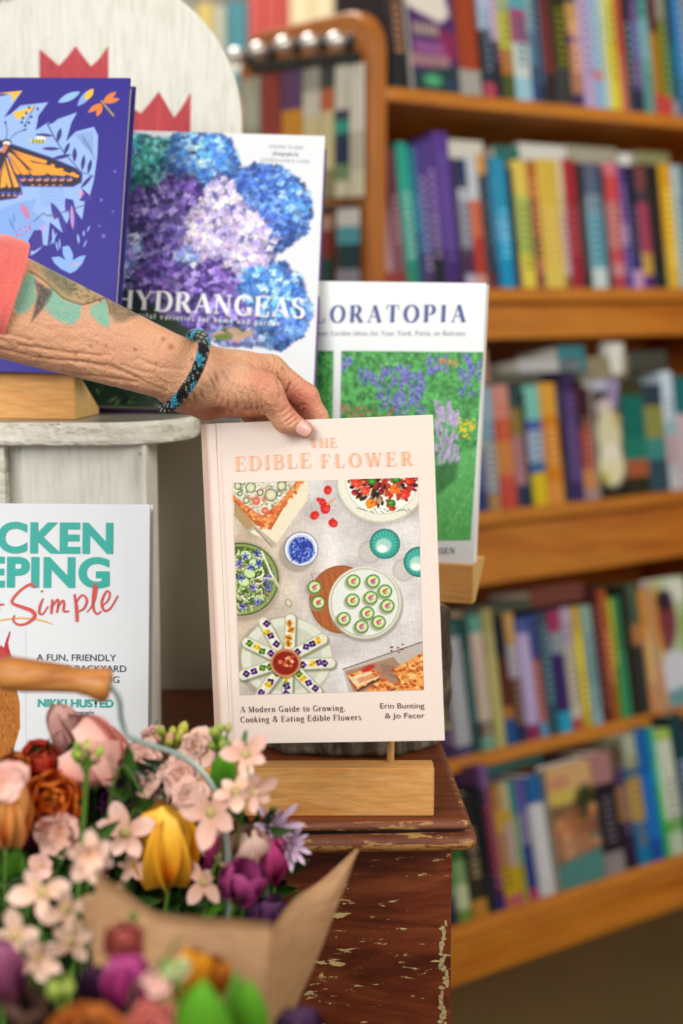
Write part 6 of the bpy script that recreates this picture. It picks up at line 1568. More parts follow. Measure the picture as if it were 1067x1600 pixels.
# skeleton in picture points with real depths; radii in picture points at that depth
BONES = [  # (x,y,Y,r) -> (x,y,Y,r), blend k in metres
 ((-150, 376, 1.135, 64), (296, 567, 1.187, 31), .020),     # forearm, thumb side upper
 ((-150, 455, 1.130, 66), (282, 597, 1.185, 32), .020),     # forearm, lower
 ((-150, 410, 1.160, 62), (290, 585, 1.205, 28), .020),     # forearm, far side
 ((288, 583, 1.195, 36), (372, 588, 1.207, 31), .016),      # wrist into the back of the hand
 ((300, 568, 1.200, 28), (390, 577, 1.212, 20), .012),
 ((300, 606, 1.188, 27), (380, 607, 1.178, 29), .014),      # thenar
 ((380, 607, 1.178, 29), (414, 612, 1.176, 25), .012),
 ((414, 611, 1.176, 25), (446, 657, 1.183, 18.5), .007),    # thumb, near bone
 ((446, 657, 1.183, 18.5), (476, 671.5, 1.187, 13.5), .005),# thumb tip
 ((284, 612, 1.200, 28), (322, 630, 1.214, 22), .014),      # heel of the palm
 ((322, 628, 1.214, 22), (400, 634, 1.234, 19), .012),
 ((372, 586, 1.206, 29), (410, 580, 1.222, 22), .012),      # index metacarpal
 ((410, 579, 1.222, 21.5), (424, 578, 1.226, 21), .008),
 ((424, 578, 1.226, 21), (478, 619, 1.238, 19), .006),      # index
 ((478, 619, 1.238, 19), (496, 652, 1.240, 16.5), .004),
 ((496, 652, 1.240, 16.5), (503, 690, 1.236, 14), .004),
 ((380, 590, 1.225, 27), (412, 596, 1.242, 22), .010),      # middle
 ((412, 596, 1.242, 22), (456, 636, 1.258, 18.5), .006),
 ((456, 636, 1.258, 18.5), (474, 672, 1.253, 16), .004),
 ((474, 672, 1.253, 16), (478, 706, 1.242, 14), .004),
 ((370, 600, 1.238, 24), (396, 612, 1.262, 20), .010),      # ring
 ((396, 612, 1.262, 20), (430, 648, 1.272, 17), .006),
 ((430, 648, 1.272, 17), (446, 682, 1.262, 15), .004),
 ((446, 682, 1.262, 15), (450, 710, 1.247, 13.5), .004),
 ((350, 612, 1.240, 22), (374, 626, 1.272, 17), .010),      # little finger
 ((374, 626, 1.272, 17), (398, 656, 1.279, 14.5), .006),
 ((398, 656, 1.279, 14.5), (412, 684, 1.268, 13), .004),
 ((412, 684, 1.268, 13), (418, 706, 1.250, 12), .004)]
HS = 0.00105
lo = np.array([-0.35, 1.075, 0.72], np.float32); hi = np.array([0.005, 1.315, 0.925], np.float32)
lo[0] = at(-170, 430, 1.13).x; hi[0] = at(530, 600, 1.25).x
zz = [at(x, y, Y).z + s * r * Y / FPX for b in BONES for (x, y, Y, r) in b[:2] for s in (-1, 1)]
lo[2] = min(zz) - .006; hi[2] = max(zz) + .006
nn = np.ceil((hi - lo) / HS).astype(int)
gx, gy, gz = [lo[i] + HS * np.arange(nn[i], dtype=np.float32) for i in range(3)]
Fd = np.full(tuple(nn), 0.03, np.float32)
for (A, B, k) in BONES:
    a = at(A[0], A[1], A[2]); b = at(B[0], B[1], B[2]); ra = A[3] * A[2] / FPX; rb = B[3] * B[2] / FPX
    mx = max(ra, rb) + k * 1.6 + .002
    sl = []
    for i, g in enumerate((gx, gy, gz)):
        l_, h_ = min(a[i], b[i]) - mx, max(a[i], b[i]) + mx
        sl.append(slice(max(0, np.searchsorted(g, l_)), min(len(g), np.searchsorted(g, h_) + 1)))
    P = np.stack(np.meshgrid(gx[sl[0]], gy[sl[1]], gz[sl[2]], indexing='ij'), -1)
    d = rcone(P, a, b, ra, rb)
    Fd[tuple(sl)] = smin(Fd[tuple(sl)], d.astype(np.float32), k)
V, Q = surface_nets(Fd, lo, HS)
tv = V[Q[:, :3]] - V.mean(0)
if np.einsum('ij,ij->i', tv[:, 0], np.cross(tv[:, 1], tv[:, 2])).sum() < 0: Q = Q[:, ::-1].copy()      # faces look outwards
me = bpy.data.meshes.new('arm')
me.vertices.add(len(V)); me.vertices.foreach_set('co', V.astype(np.float32).ravel())
me.loops.add(Q.size); me.loops.foreach_set('vertex_index', Q.ravel().astype(np.int32))
me.polygons.add(len(Q)); me.polygons.foreach_set('loop_start', np.arange(0, Q.size, 4, dtype=np.int32)); me.update(calc_edges=True)
# relax, then fold fine creases into the surface
E_ = np.empty(len(me.edges) * 2, np.int32); me.edges.foreach_get('vertices', E_); E_ = E_.reshape(-1, 2)
deg = np.bincount(E_.ravel(), minlength=len(V)).astype(float)
def relax(V, n, f=.5):
    for _ in range(n):
        s = np.zeros_like(V)
        for k in range(3): s[:, k] = np.bincount(E_[:, 0], V[E_[:, 1], k], len(V)) + np.bincount(E_[:, 1], V[E_[:, 0], k], len(V))
        V = V + f * (s / deg[:, None] - V)
    return V
V = relax(V, 5)
me.vertices.foreach_set('co', V.astype(np.float32).ravel()); me.update()
Nn = np.empty(len(V) * 3, np.float32); me.vertex_normals.foreach_get('vector', Nn); Nn = Nn.reshape(-1, 3)
z = V[:, 2] - CAMH; dd = V[:, 1] * CP - z * SP; px_ = 533.5 + FPX * V[:, 0] / dd; py_ = 800 - FPX * (V[:, 1] * SP + z * CP) / dd
def bump_(cx, cy, rx, ry, rot=0):
    c, s = math.cos(rot), math.sin(rot); x = (px_ - cx) * c + (py_ - cy) * s; y = -(px_ - cx) * s + (py_ - cy) * c
    return np.exp(-(x / rx) ** 2 - (y / ry) ** 2)
def crease(pts, wd, dep):
    """a fold line through picture points"""
    out = np.full(len(V), 1e9)
    for (x0, y0), (x1, y1) in zip(pts[:-1], pts[1:]):
        L2 = (x1 - x0) ** 2 + (y1 - y0) ** 2; t = np.clip(((px_ - x0) * (x1 - x0) + (py_ - y0) * (y1 - y0)) / L2, 0, 1)
        out = np.minimum(out, np.hypot(px_ - x0 - t * (x1 - x0), py_ - y0 - t * (y1 - y0)))
    return -dep * np.exp(-(out / wd) ** 2)
disp = np.zeros(len(V)); front = np.clip(-Nn[:, 1] * 1.5 + .1, 0, 1)
W = lambda x, y: (240 + x / 3.557, 500 + y / 3.557)
wr = [[(350, 450), (372, 380), (398, 320)], [(420, 478), (412, 420), (430, 360)], [(470, 488), (455, 430), (468, 370)], [(510, 492), (500, 440), (505, 380)], [(548, 495), (540, 440), (545, 370)],
      [(580, 494), (572, 440), (580, 380), (600, 330)], [(605, 488), (598, 440), (612, 390)], [(385, 460), (388, 400), (410, 340)], [(300, 300), (330, 360), (350, 440)], [(320, 270), (350, 330)],
      [(530, 470), (522, 410)], [(560, 470), (556, 400)], [(490, 470), (480, 400)]]
for c_ in wr: disp += crease([W(*p) for p in c_], 1.8, .0013) * front
for c_ in ([(720, 545), (770, 500)], [(735, 570), (790, 525)], [(708, 520), (750, 480)], [(748, 590), (800, 548)]): disp += crease([W(*p) for p in c_], 1.6, .0013) * front
for c_ in ([(690, 330), (715, 400), (700, 430)], [(720, 270), (760, 350), (725, 420)], [(735, 400), (765, 350)], [(800, 485), (840, 470)], [(690, 300), (700, 360)], [(820, 530), (835, 500)]): disp += crease([W(*p) for p in c_], 1.9, .0015) * front
for c_ in ([(390, 180), (470, 200), (560, 250), (640, 300)], [(300, 200), (380, 215), (450, 260)]): disp += crease([W(*p) for p in c_], 2.4, .0010) * front
# forearm folds and tendons
for c_ in ([(0, 546), (60, 560), (130, 566), (200, 585), (260, 612)], [(90, 585), (150, 588), (215, 598)], [(120, 566), (175, 572), (215, 590)], [(215, 560), (250, 575), (285, 578)], [(190, 570), (240, 586), (262, 600)], [(30, 540), (110, 552), (170, 556)], [(0, 520), (50, 532)]):
    disp += crease(c_, 2.6, .0010) * front
disp += .0014 * bump_(405, 590, 18, 13, .5) * front + .0012 * bump_(420, 562, 10, 8) * front
ca_, sa_ = math.cos(.38), math.sin(.38); al = px_ * ca_ + py_ * sa_; ac = -px_ * sa_ + py_ * ca_       # along and across the forearm
low = np.clip((ac - 395) / 60, .25, 1)
disp += (.0008 * (vnoise(al * .05 + 40, ac * .16, 1.0, 9) - .5) + .0006 * (vnoise(al * .12 + 9, ac * .36 + 5, 1.0, 10) - .5)) * front * (px_ < 300) * low
hl = px_ * .95 + py_ * -.3; hc = px_ * .3 + py_ * .95
disp += (.0010 * (vnoise(hl * .17, hc * .05 + 7, 1.0, 15) - .5) + .0007 * (vnoise(hl * .4 + 3, hc * .16, 1.0, 16) - .5)) * front * (px_ > 300) * (px_ < 430)
disp += .0006 * (vnoise(px_ * .3, py_ * .3, 1.0, 17) - .5) * front * (px_ >= 415)
disp -= .0011 * bump_(473, 668, 10, 9) * front * (px_ > 462)
V = V + Nn * disp[:, None]
me.vertices.foreach_set('co', V.astype(np.float32).ravel()); me.update(); me.shade_smooth()
# pigment: skin, freckles and the tattoo, kept with the surface
def c3(h): return np.array([int(h[i:i + 2], 16) / 255 for i in (0, 2, 4)])
col = np.tile(c3('dfa680'), (len(V), 1))
def tint(mask, h, a=1.0):
    global col
    m = np.clip(mask * a, 0, 1)[:, None]; col = col * (1 - m) + c3(h) * m
n1 = vnoise(px_, py_, .05, 12); n2 = vnoise(px_, py_, .22, 13); n3 = vnoise(px_, py_, .6, 14)
tint(np.clip((n1 - .4) * 1.6, 0, 1), 'cf8c72', .45); tint(np.clip((n2 - .55) * 2.5, 0, 1), 'e6b596', .35)
tint(bump_(408, 590, 26, 20, .5), 'cf7762', .6); tint(bump_(470, 625, 34, 30), 'd6786a', .75); tint(bump_(478, 673, 16, 13), 'cf7a66', .55); tint(bump_(350, 642, 70, 14), 'c06a4e', .6)
tint(bump_(350, 590, 45, 30), 'e0ab8c', .6); tint(bump_(445, 660, 18, 12, .9), 'e3ad8c', .5)
tint(bump_(110, 500, 140, 22, .4), 'dda68c', .35); tint(np.clip((n3 - .78) * 6, 0, 1) * (px_ < 300), 'b87450', .3)
for x, y, r_ in ((267, 542, 5), (211, 546, 3), (62, 557, 2.5), (118, 553, 3), (142, 540, 2.5), (138, 614, 1.5), (300, 561, 2.5), (255, 530, 3), (244, 568, 2), (166, 540, 2)): tint(bump_(x, y, r_, r_), 'a4583c', .8)
def inpoly(pts, soft=2.0):
    d = np.full(len(V), 1e9); ins = np.zeros(len(V), bool)
    for i in range(len(pts)):
        x0, y0 = pts[i]; x1, y1 = pts[(i + 1) % len(pts)]; L2 = (x1 - x0) ** 2 + (y1 - y0) ** 2 + 1e-9
        t = np.clip(((px_ - x0) * (x1 - x0) + (py_ - y0) * (y1 - y0)) / L2, 0, 1); d = np.minimum(d, np.hypot(px_ - x0 - t * (x1 - x0), py_ - y0 - t * (y1 - y0)))
        cr_ = (y0 > py_) != (y1 > py_); ins ^= cr_ & (px_ < (x1 - x0) * (py_ - y0) / ((y1 - y0) or 1e-9) + x0)
    return np.clip(.5 + np.where(ins, d, -d) / soft, 0, 1) * (V[:, 1] < 1.21)
T = lambda x, y: (x / 3.557, 350 + y / 3.557)
tm = .95 + .4 * (n2 - .5)
tint(inpoly([T(*p) for p in [(150, 270), (195, 290), (200, 420), (150, 490), (100, 500), (60, 420)]], 6) * tm, '7fb8a2', .95)
tint(inpoly([T(*p) for p in [(285, 340), (350, 420), (455, 450), (445, 520), (400, 560), (330, 540), (255, 480), (245, 420)]], 6) * tm, '7fbaa4', .95)
tint(inpoly([T(*p) for p in [(500, 460), (590, 415), (612, 520), (605, 580), (560, 560), (500, 500)]], 6) * tm, '7fbaa4', .95)
tint(inpoly([T(*p) for p in [(180, 170), (185, 240), (260, 330), (340, 410), (440, 445), (500, 440), (590, 408), (640, 430), (500, 340), (400, 280), (300, 225), (220, 150)]], 3), 'b39a70', .95)
tint(inpoly([T(*p) for p in [(230, 220), (330, 270), (420, 330), (400, 400), (330, 370), (270, 310)]], 10) * (.5 + n2), '77735a', .95)
tint(inpoly([T(*p) for p in [(600, 408), (650, 420), (720, 460), (790, 500), (740, 520), (690, 545), (640, 545), (615, 500)]], 8) * (.6 + .6 * n2), '84705a', .95)
tint(inpoly([T(*p) for p in [(190, 310), (290, 370), (285, 400), (230, 480), (175, 545), (200, 440), (210, 380)]], 5) * (.5 + .8 * n3), '4c4644', .95)
lineT = [T(*p) for p in [(160, 262), (200, 280), (250, 318), (300, 365), (350, 410), (410, 435), (460, 448), (510, 435), (550, 418), (592, 410)]]
tint(crease(lineT, 1.1, -1.0) * (V[:, 1] < 1.21), '4c3a2a', .9); tint(crease([T(590, 412), T(605, 450), T(615, 500)], 1.1, -1.0), '4c3a2a', .7)
rs = random.Random(6)
for k in range(34):
    x, y = rs.uniform(350, 560), rs.uniform(310, 440)
    if y > 250 + (x - 350) * .55 + 30 and y < 300 + (x - 350) * .62 + 60: tint(bump_(*T(x, y), rs.uniform(1, 3.4), rs.uniform(.7, 1.3), rs.uniform(0, 1.2)) * (V[:, 1] < 1.2), '3c3024', .85)
ca = me.color_attributes.new('Col', 'FLOAT_COLOR', 'POINT'); rgba = np.ones((len(V), 4), np.float32); rgba[:, :3] = srgb2lin(col); ca.data.foreach_set('color', rgba.ravel())
def m_skin():
    t = NT('skin'); a = t.n('ShaderNodeVertexColor'); a.layer_name = 'Col'; mp = t.coords()
    n1 = t.noise(mp, 420, 3, .6); n2 = t.noise(mp, 1500, 2, .5); vo = t.n('ShaderNodeTexVoronoi'); vo.inputs['Scale'].default_value = 700; t.l(mp, 'Vector', vo, 'Vector')
    r = t.ramp(n1, 'Fac', [(0.3, 0.88), (0.7, 1.0)]); mx = t.mix(None, 1.0, a, 'Color', r, 'Color', 'MULTIPLY'); t.l(mx, 'Color', t.b, 'Base Color')
    t.b.inputs['Roughness'].default_value = 0.5; t.b.inputs['Specular IOR Level'].default_value = .42
    t.b.inputs['Subsurface Weight'].default_value = .12; t.b.inputs['Subsurface Radius'].default_value = (.008, .003, .0015); t.b.inputs['Subsurface Scale'].default_value = .6
    ad = t.n('ShaderNodeMath', operation='ADD'); t.l(n1, 'Fac', ad, 0); t.l(vo, 'Distance', ad, 1); t.bump(ad, 'Value', .5, .0009); return t.m
me.materials.append(m_skin())
pr_ = empty('person', 'person reaching in with a tattooed forearm, coral sleeve, hand gripping the pale pink book', 'person', (0, 0, 0))
link('arm', me, pr_)
# thumbnail: a small domed plate
M['nail'] = m_plain('thumbnail', 'e6b0a4', .22, .03, 300, sss=.1)
nc = at(473.3, 668.5, 1.1795); ax = (at(483, 674.5, 1.181) - at(463, 661, 1.1785)); ux = ax.normalized(); nrm = Vector((0.10, -1, .34)).normalized(); nrm = (nrm - ux * nrm.dot(ux)).normalized(); vy = nrm.cross(ux)
Vn, Fn = [], []; L_, W2 = .0067, .0054
m_ = 12
for i in range(m_ + 1):
    for j in range(m_ + 1):
        a = i / m_ * 2 - 1; b = j / m_ * 2 - 1
        # superellipse outline
        sx_ = a * (1 - .10 * b * b); sy_ = b * math.sqrt(max(0, 1 - .45 * a * a))
        Vn.append(nc + ux * (sx_ * L_) + vy * (sy_ * W2) + nrm * (.0011 - .0024 * sy_ * sy_ - .0009 * sx_ * sx_))
for i in range(m_):
    for j in range(m_): q_ = i * (m_ + 1) + j; Fn.append((q_, q_ + m_ + 1, q_ + m_ + 2, q_ + 1))
link('thumbnail', mesh('thumbnail', Vn, Fn, M['nail'], smooth=True), bpy.data.objects['arm'])
# coral sleeve round the forearm
def m_cloth():
    t = NT('coral_cloth'); mp = t.coords(); n1 = t.noise(mp, 1200, 2, .6); n2 = t.noise(mp, 30, 3)
    r = t.ramp(n1, 'Fac', [(.3, 'd0504a'), (.7, 'ee7a70')]); r2 = t.ramp(n2, 'Fac', [(.3, .86), (.7, 1.0)]); mx = t.mix(None, 1.0, r, 'Color', r2, 'Color', 'MULTIPLY')
    t.l(mx, 'Color', t.b, 'Base Color'); t.b.inputs['Roughness'].default_value = .85; t.b.inputs['Sheen Weight'].default_value = .3; t.bump(n1, 'Fac', .4, .0006); return t.m
A0 = at(-150, 420, 1.137); A1 = at(22, 468, 1.155); dirn = (A1 - A0).normalized()
up = at(20, 380, 1.155) - at(22, 468, 1.155); up = (up - dirn * up.dot(dirn)).normalized(); side = dirn.cross(up)
Vs, Fs = [], []; seg = 56; rings = 26
for lay in (0, 1):
    for i in range(rings):
        t_ = i / (rings - 1)
        for k in range(seg):
            a = 2 * PI * k / seg; hem = t_ > .86
            rr_ = (90 if lay == 0 else 86.5) * 1.155 / FPX * (1.05 - .06 * t_) + .0010 * math.sin(3 * a + t_ * 9) + .0007 * math.sin(7 * a - t_ * 13) - (.0006 if hem and lay == 0 and t_ < .885 else 0)
            sd = rr_ * .86
            c_ = A0 + (A1 - A0) * (t_ - .0)
            Vs.append(c_ + up * (rr_ * math.cos(a)) + side * (sd * math.sin(a)) + dirn * (.0015 * math.sin(2 * a) if t_ > .5 else 0))
n_ = rings * seg
for lay in (0, 1):
    for i in range(rings - 1):
        for k in range(seg):
            k2 = (k + 1) % seg; f_ = (i * seg + k + lay * n_, i * seg + k2 + lay * n_, (i + 1) * seg + k2 + lay * n_, (i + 1) * seg + k + lay * n_)
            Fs.append(f_ if lay else f_[::-1])
for k in range(seg):
    k2 = (k + 1) % seg; b0_ = (rings - 1) * seg; Fs.append((b0_ + k, b0_ + k2, n_ + b0_ + k2, n_ + b0_ + k))
link('sleeve', mesh('sleeve', Vs, Fs, m_cloth(), smooth=True), pr_)

# beaded bracelet: rope of glass beads round the wrist
br = empty('bracelet', 'beaded rope bracelet in black, teal and silver round the wrist', 'bracelet', at(284, 580, 1.19))
Tm, Bm = at(303, 524, 1.186), at(257, 639, 1.186); cen = (Tm + Bm) / 2; mj = (Tm - Bm) / 2
mn = at(311, 571, 1.150) - at(280, 581.5, 1.186)
mn2 = Vector((-.006, .050, .003))
mats = []
ico = bmesh.new(); bmesh.ops.create_icosphere(ico, subdivisions=1, radius=1.0); iv = [v.co.copy() for v in ico.verts]; iff = [tuple(v.index for v in f.verts) for f in ico.faces]; ico.free()
Vb, Fb, Cb = [], [], []
NR, NA = 132, 11
def ringp(s):
    a = 2 * PI * s; ca_, sa_ = math.cos(a), math.sin(a)
    return cen + mj * ca_ + (mn * sa_ if sa_ > 0 else mn2 * (-sa_))
pal = {'k': '0e1114', 't': '2a93b8', 'T': '3cb4cc', 's': '8a9890', 'g': '343c38'}
for i in range(NR):
    s = i / NR; p = ringp(s); t_ = (ringp(s + .004) - ringp(s - .004)).normalized()
    n0 = (p - cen); n0 = (n0 - t_ * n0.dot(t_)).normalized(); b0_ = t_.cross(n0)
    for k in range(NA):
        a = 2 * PI * (k + .5 * (i % 2)) / NA; q_ = p + (n0 * math.cos(a) + b0_ * math.sin(a)) * .0037
        ph = (i + 1.3 * k) % 24
        c = 'k' if ph < 5 else ('t' if ph < 10 else ('k' if ph < 14 else ('s' if (i + k) % 3 == 0 else 'g' if (i + k) % 3 == 1 else 'k'))) 
        if c == 't' and (i + k) % 3 == 0: c = 'T'
        if 10 <= ph < 13 and (i + k) % 4 == 0: c = 's'
        o_ = len(Vb); Vb += [q_ + v * .00105 for v in iv]; Fb += [tuple(o_ + j for j in f) for f in iff]; Cb += [hexc(pal[c])] * len(iff)
M['bead'] = m_attr('glass_beads', .18, .7, metal=.25)
ob = link('beads', mesh('beads', [v - br.location for v in Vb], Fb, M['bead'], smooth=True, colors=Cb), br); ob['kind'] = 'stuff'
core = tube_mesh('cord', [ringp(i / 80) - br.location for i in range(81)], .0034, M['black'], 10, caps=False); link('cord', core, br)
# ------------------------------------------------------------------ pail, handle, paper and flowers
M['galv'] = m_plain('galvanised_steel', '9fb0aa', .38, .12, 18, metal=.55)
M['turned'] = m_wood('turned_handle_wood', 'a8662c', 'c07c3c', 'd08e4c', 'x', 30, .45, 4, .08, .4, 200)
pc = Vector((-0.226, 0.90, 0)); RZ = 0.60
st = empty('stool', 'plain low wooden stool under the flower pail', 'stool', (pc.x, pc.y, 0))
o = link('seat', lathe_mesh('seat', [(0, .305), (.16, .305), (.17, .30), (.17, .285), (.16, .28), (0, .28)][::-1], M['oak'], 40), st)
for a in (45, 135, 225, 315):
    x, y = math.cos(math.radians(a)), math.sin(math.radians(a))
    link('leg', tube_mesh('leg', [(x * .12, y * .12, .281), (x * .15, y * .15, 0.0)], [.014, .011], M['oak'], 12), st)
pail = empty('flower_pail', 'galvanised pail with a wire bail and turned wooden handle, full of wrapped flowers', 'pail', (pc.x, pc.y, .305))
link('body', lathe_mesh('body', [(0, .0), (.115, 0), (.12, .004), (.152, .288), (.157, .292), (.157, .298), (.151, .298), (.148, .288), (.116, .006), (0, .006)], M['galv'], 56), pail)
HY = .945
def P_(x, y, Y=HY): return at(x, y, Y)
wire = spline([P_(150, 1068), P_(172, 1072), P_(186, 1092), P_(190, 1125), P_(202, 1150), P_(235, 1164), P_(285, 1182), P_(322, 1214), P_(346, 1262), P_(355, 1320), P_(357, 1400), P_(356, 1500), P_(352, 1600, .94), (-.07, .93, .605)], 8)
hx0, hx1 = P_(-285, 1010), P_(168, 1078)
wire2 = [Vector((2 * pc.x - p.x - .0, p.y, p.z)) for p in wire if True]
link('bail_wire', tube_mesh('bail_wire', [p - pail.location for p in wire], 4.8 * HY / FPX, M['galv'], 12), pail)
link('bail_wire', tube_mesh('bail_wire', [p - pail.location for p in wire2], 4.8 * HY / FPX, M['galv'], 12), pail)
hp = [(-285, 1052, 27), (-275, 1051, 30), (-255, 1050, 25), (-120, 1045, 27), (-60, 1046, 29), (-12, 1049, 27), (-4, 1049, 22), (3, 1050, 23), (8, 1051, 28), (40, 1055, 27), (80, 1058, 24), (115, 1062, 21), (122, 1063, 20.2), (128, 1064, 21.5), (142, 1066, 23), (155, 1069, 27), (163, 1070, 28.5), (170, 1071.5, 26), (172, 1072, 22), (173, 1072, 5)]
link('handle', tube_mesh('handle', [P_(x, y) - pail.location for x, y, r in hp], [r * HY / FPX for x, y, r in hp], M['turned'], 28), pail)

# kraft paper wrap
def m_kraft():
    t = NT('kraft_paper'); mp = t.coords((.2, .2, 1)); n1 = t.noise(mp, 300, 3, .6); n2 = t.noise(t.coords(), 22, 3)
    r = t.ramp(n1, 'Fac', [(.3, 'a47a52'), (.7, 'b98e66')]); r2 = t.ramp(n2, 'Fac', [(.3, .9), (.7, 1.0)]); mx = t.mix(None, 1.0, r, 'Color', r2, 'Color', 'MULTIPLY')
    t.l(mx, 'Color', t.b, 'Base Color'); t.b.inputs['Roughness'].default_value = .7; t.bump(n2, 'Fac', .3, .004); return t.m
M['kraft'] = m_kraft()
wrap = empty('paper_wrap', 'brown kraft paper wrapped round the bouquet, its corner pointing up', 'paper', (pc.x + .1, .9, .62))
def patch(name, left, right, nu=14, bulge=0.0):
    L = spline([at(*p) for p in left], 6); Rr = spline([at(*p) for p in right], 6); m = min(len(L), len(Rr)); V, F = [], []
    for lay in (0, .0006):
        for i in range(m):
            for j in range(nu + 1):
                u = j / nu; p = L[i] * (1 - u) + Rr[i] * u; V.append(p + Vector((0, lay - bulge * math.sin(PI * u), 0)) - wrap.location)
    n1 = m * (nu + 1)
    for lay in (0, n1):
        for i in range(m - 1):
            for j in range(nu):
                q_ = lay + i * (nu + 1) + j; f = (q_, q_ + nu + 1, q_ + nu + 2, q_ + 1); F.append(f if lay == 0 else f[::-1])
    for i in range(m - 1):
        for j in (0, nu): q_ = i * (nu + 1) + j; F.append((q_, q_ + nu + 1, q_ + nu + 1 + n1, q_ + n1))
    for i in (0, m - 1):
        for j in range(nu): q_ = i * (nu + 1) + j; F.append((q_, q_ + 1, q_ + 1 + n1, q_ + n1))
    return link(name, mesh(name, V, F, M['kraft'], smooth=True), wrap)
patch('side_sheet', [(558, 1325, .95), (505, 1373, .93), (462, 1402, .90), (436, 1432, .87), (422, 1460, .84), (415, 1540, .82), (405, 1640, .81)],
      [(560, 1326, .95), (541, 1380, .935), (518, 1440, .92), (497, 1495, .905), (468, 1560, .89), (440, 1620, .88), (425, 1660, .87)], 14, .006)
patch('fold_sheet', [(128, 1400, .815), (130, 1440, .812), (140, 1480, .81), (150, 1530, .808), (160, 1640, .80)], [(190, 1378, .815), (205, 1440, .812), (215, 1480, .81), (225, 1530, .808), (235, 1640, .80)], 8, .004)
patch('fold_sheet', [(150, 1362, .81), (195, 1392, .81), (245, 1424, .808), (330, 1434, .805), (385, 1438, .80), (424, 1441, .80)], [(140, 1640, .79), (200, 1640, .79), (260, 1640, .785), (330, 1640, .785), (380, 1640, .78), (412, 1640, .78)], 10, 0)

# petals -----------------------------------------------------------
def petal_mesh(name, L, Wd, cup, curl, mat, point=1.0, ruffle=0.0, nu=6, nv=9, base_w=.25, colors=None, seed=0, rnd=.75):
    """petal in local space: grows along +z from the origin, its back bulging to +x; cup = bow outwards, curl = tip bending (+ out, - in)"""
    rs_ = random.Random(seed); V, F = [], []; cols_ = []
    for j in range(nv + 1):
        v = j / nv
        wv = Wd / 2 * (base_w * (1 - v) + (math.sin(PI * min(1, (v * .92 + .04)) ** (1.0 / point)) ** rnd) * (1 - base_w * .5 * (1 - v)))
        if v > .98: wv = Wd * .04
        for i in range(nu + 1):
            u = i / nu * 2 - 1
            x = cup * math.sin(PI * v * .85) + curl * v ** 3 - cup * .62 * u * u * math.sin(PI * min(1, v + .15)) * .9
            x += ruffle * math.sin(u * 7 + v * 5 + seed) * v
            V.append((x, u * wv, L * v - abs(u) * L * .04 * v))
    for j in range(nv):
        for i in range(nu): q_ = j * (nu + 1) + i; F.append((q_, q_ + 1, q_ + nu + 2, q_ + nu + 1))
    if colors:
        for j in range(nv):
            for i in range(nu):
                v = (j + .5) / nv; u = abs((i + .5) / nu * 2 - 1); a, b, c = [np.array(hexc(q)) for q in colors]
                k = v if v < 1 else 1; cc = a * (1 - k) + b * k; cc = cc * (1 - u ** 2 * .7) + c * (u ** 2 * .7); cols_.append(tuple(cc))
    return mesh(name, V, F, mat, smooth=True, colors=cols_ if colors else None)
M['petal'] = m_attr('petal', .5, .3, sss=.12, grain=.12, gscale=500)
M['leafm'] = m_attr('leaf', .38, .45, grain=.15, gscale=300)
M['stem'] = m_plain('green_stem', '4c7420', .45, .12, 60)
M['stem_dk'] = m_plain('dark_green_stem', '44641f', .5, .12, 60)
fcount = 0
def flower_root(name, label, cat, px, py, Y, direction, group):
    p = at(px, py, Y); q_ = Vector(direction).normalized().to_track_quat('Z', 'Y')
    t = empty(name, label, cat, p, group=group); t.rotation_euler = q_.to_euler(); return t
def stem(t, mat=None, L=None, r=.0016):
    """stalk from the flower's base down into the pail (built in the flower's own frame)"""
    p = t.location.copy(); R_ = t.rotation_euler.to_matrix(); dz = R_ @ Vector((0, 0, 1))
    foot = Vector((pc.x + (p.x - pc.x) * .45, pc.y + (p.y - pc.y) * .4, .34))
    pts = spline([p - dz * .001, p - dz * .022, (p - dz * .04) * .55 + foot * .45, foot], 5)
    Ri = R_.inverted(); me_ = tube_mesh('stem', [Ri @ (q_ - p) for q_ in pts], r, mat or M['stem'], 7)
    link('stem', me_, t)
def ring_of(t, me_, n, r0, tilt, phase=0.0, z0=0.0, jit=.08, seed=0, sv=0.0):
    rs_ = random.Random(seed)
    for k in range(n):
        a = phase + 2 * PI * k / n + rs_.uniform(-jit, jit)
        o_ = link('petal', me_, t); tl_ = tilt + rs_.uniform(-jit, jit)
        o_.matrix_local = Matrix.Translation((r0 * math.cos(a), r0 * math.sin(a), z0)) @ Matrix.Rotation(a, 4, 'Z') @ Matrix.Rotation(tl_, 4, 'Y') @ Matrix.Scale(1 + rs_.uniform(-sv, sv), 4)
PX = lambda n, Y: n * Y / FPX          # picture points to metres at depth Y
GUP = 'flowers of the bouquet in the pail'; GLO = 'flowers in front of the paper wrap'
def tulip(px, py, Y, H_, W_, d, cols_, label, group, open_=0.0, seed=0, st_=True):
    """px, py: the base of the cup; H_, W_ in picture points"""
    t = flower_root('tulip', label, 'flower', px, py, Y, d, group); h_ = PX(H_, Y) * 1.04; w_ = PX(W_, Y)
    for s_, (k, r_, ti) in enumerate(((3, w_ * .20, -.02 + open_), (3, w_ * .24, .04 + open_))):
        me_ = petal_mesh('petal', h_ * (1 - .03 * (1 - s_)), w_ * 1.0, w_ * .26, -w_ * (.16 - .2 * open_), M['petal'], .95, 0, 8, 12, .55, cols_, seed, .5)
        ring_of(t, me_, 3, w_ * .06, ti, s_ * PI / 3 + seed, 0, .05, seed + s_)
    if st_: stem(t, r=PX(8, Y) / 2)
    return t
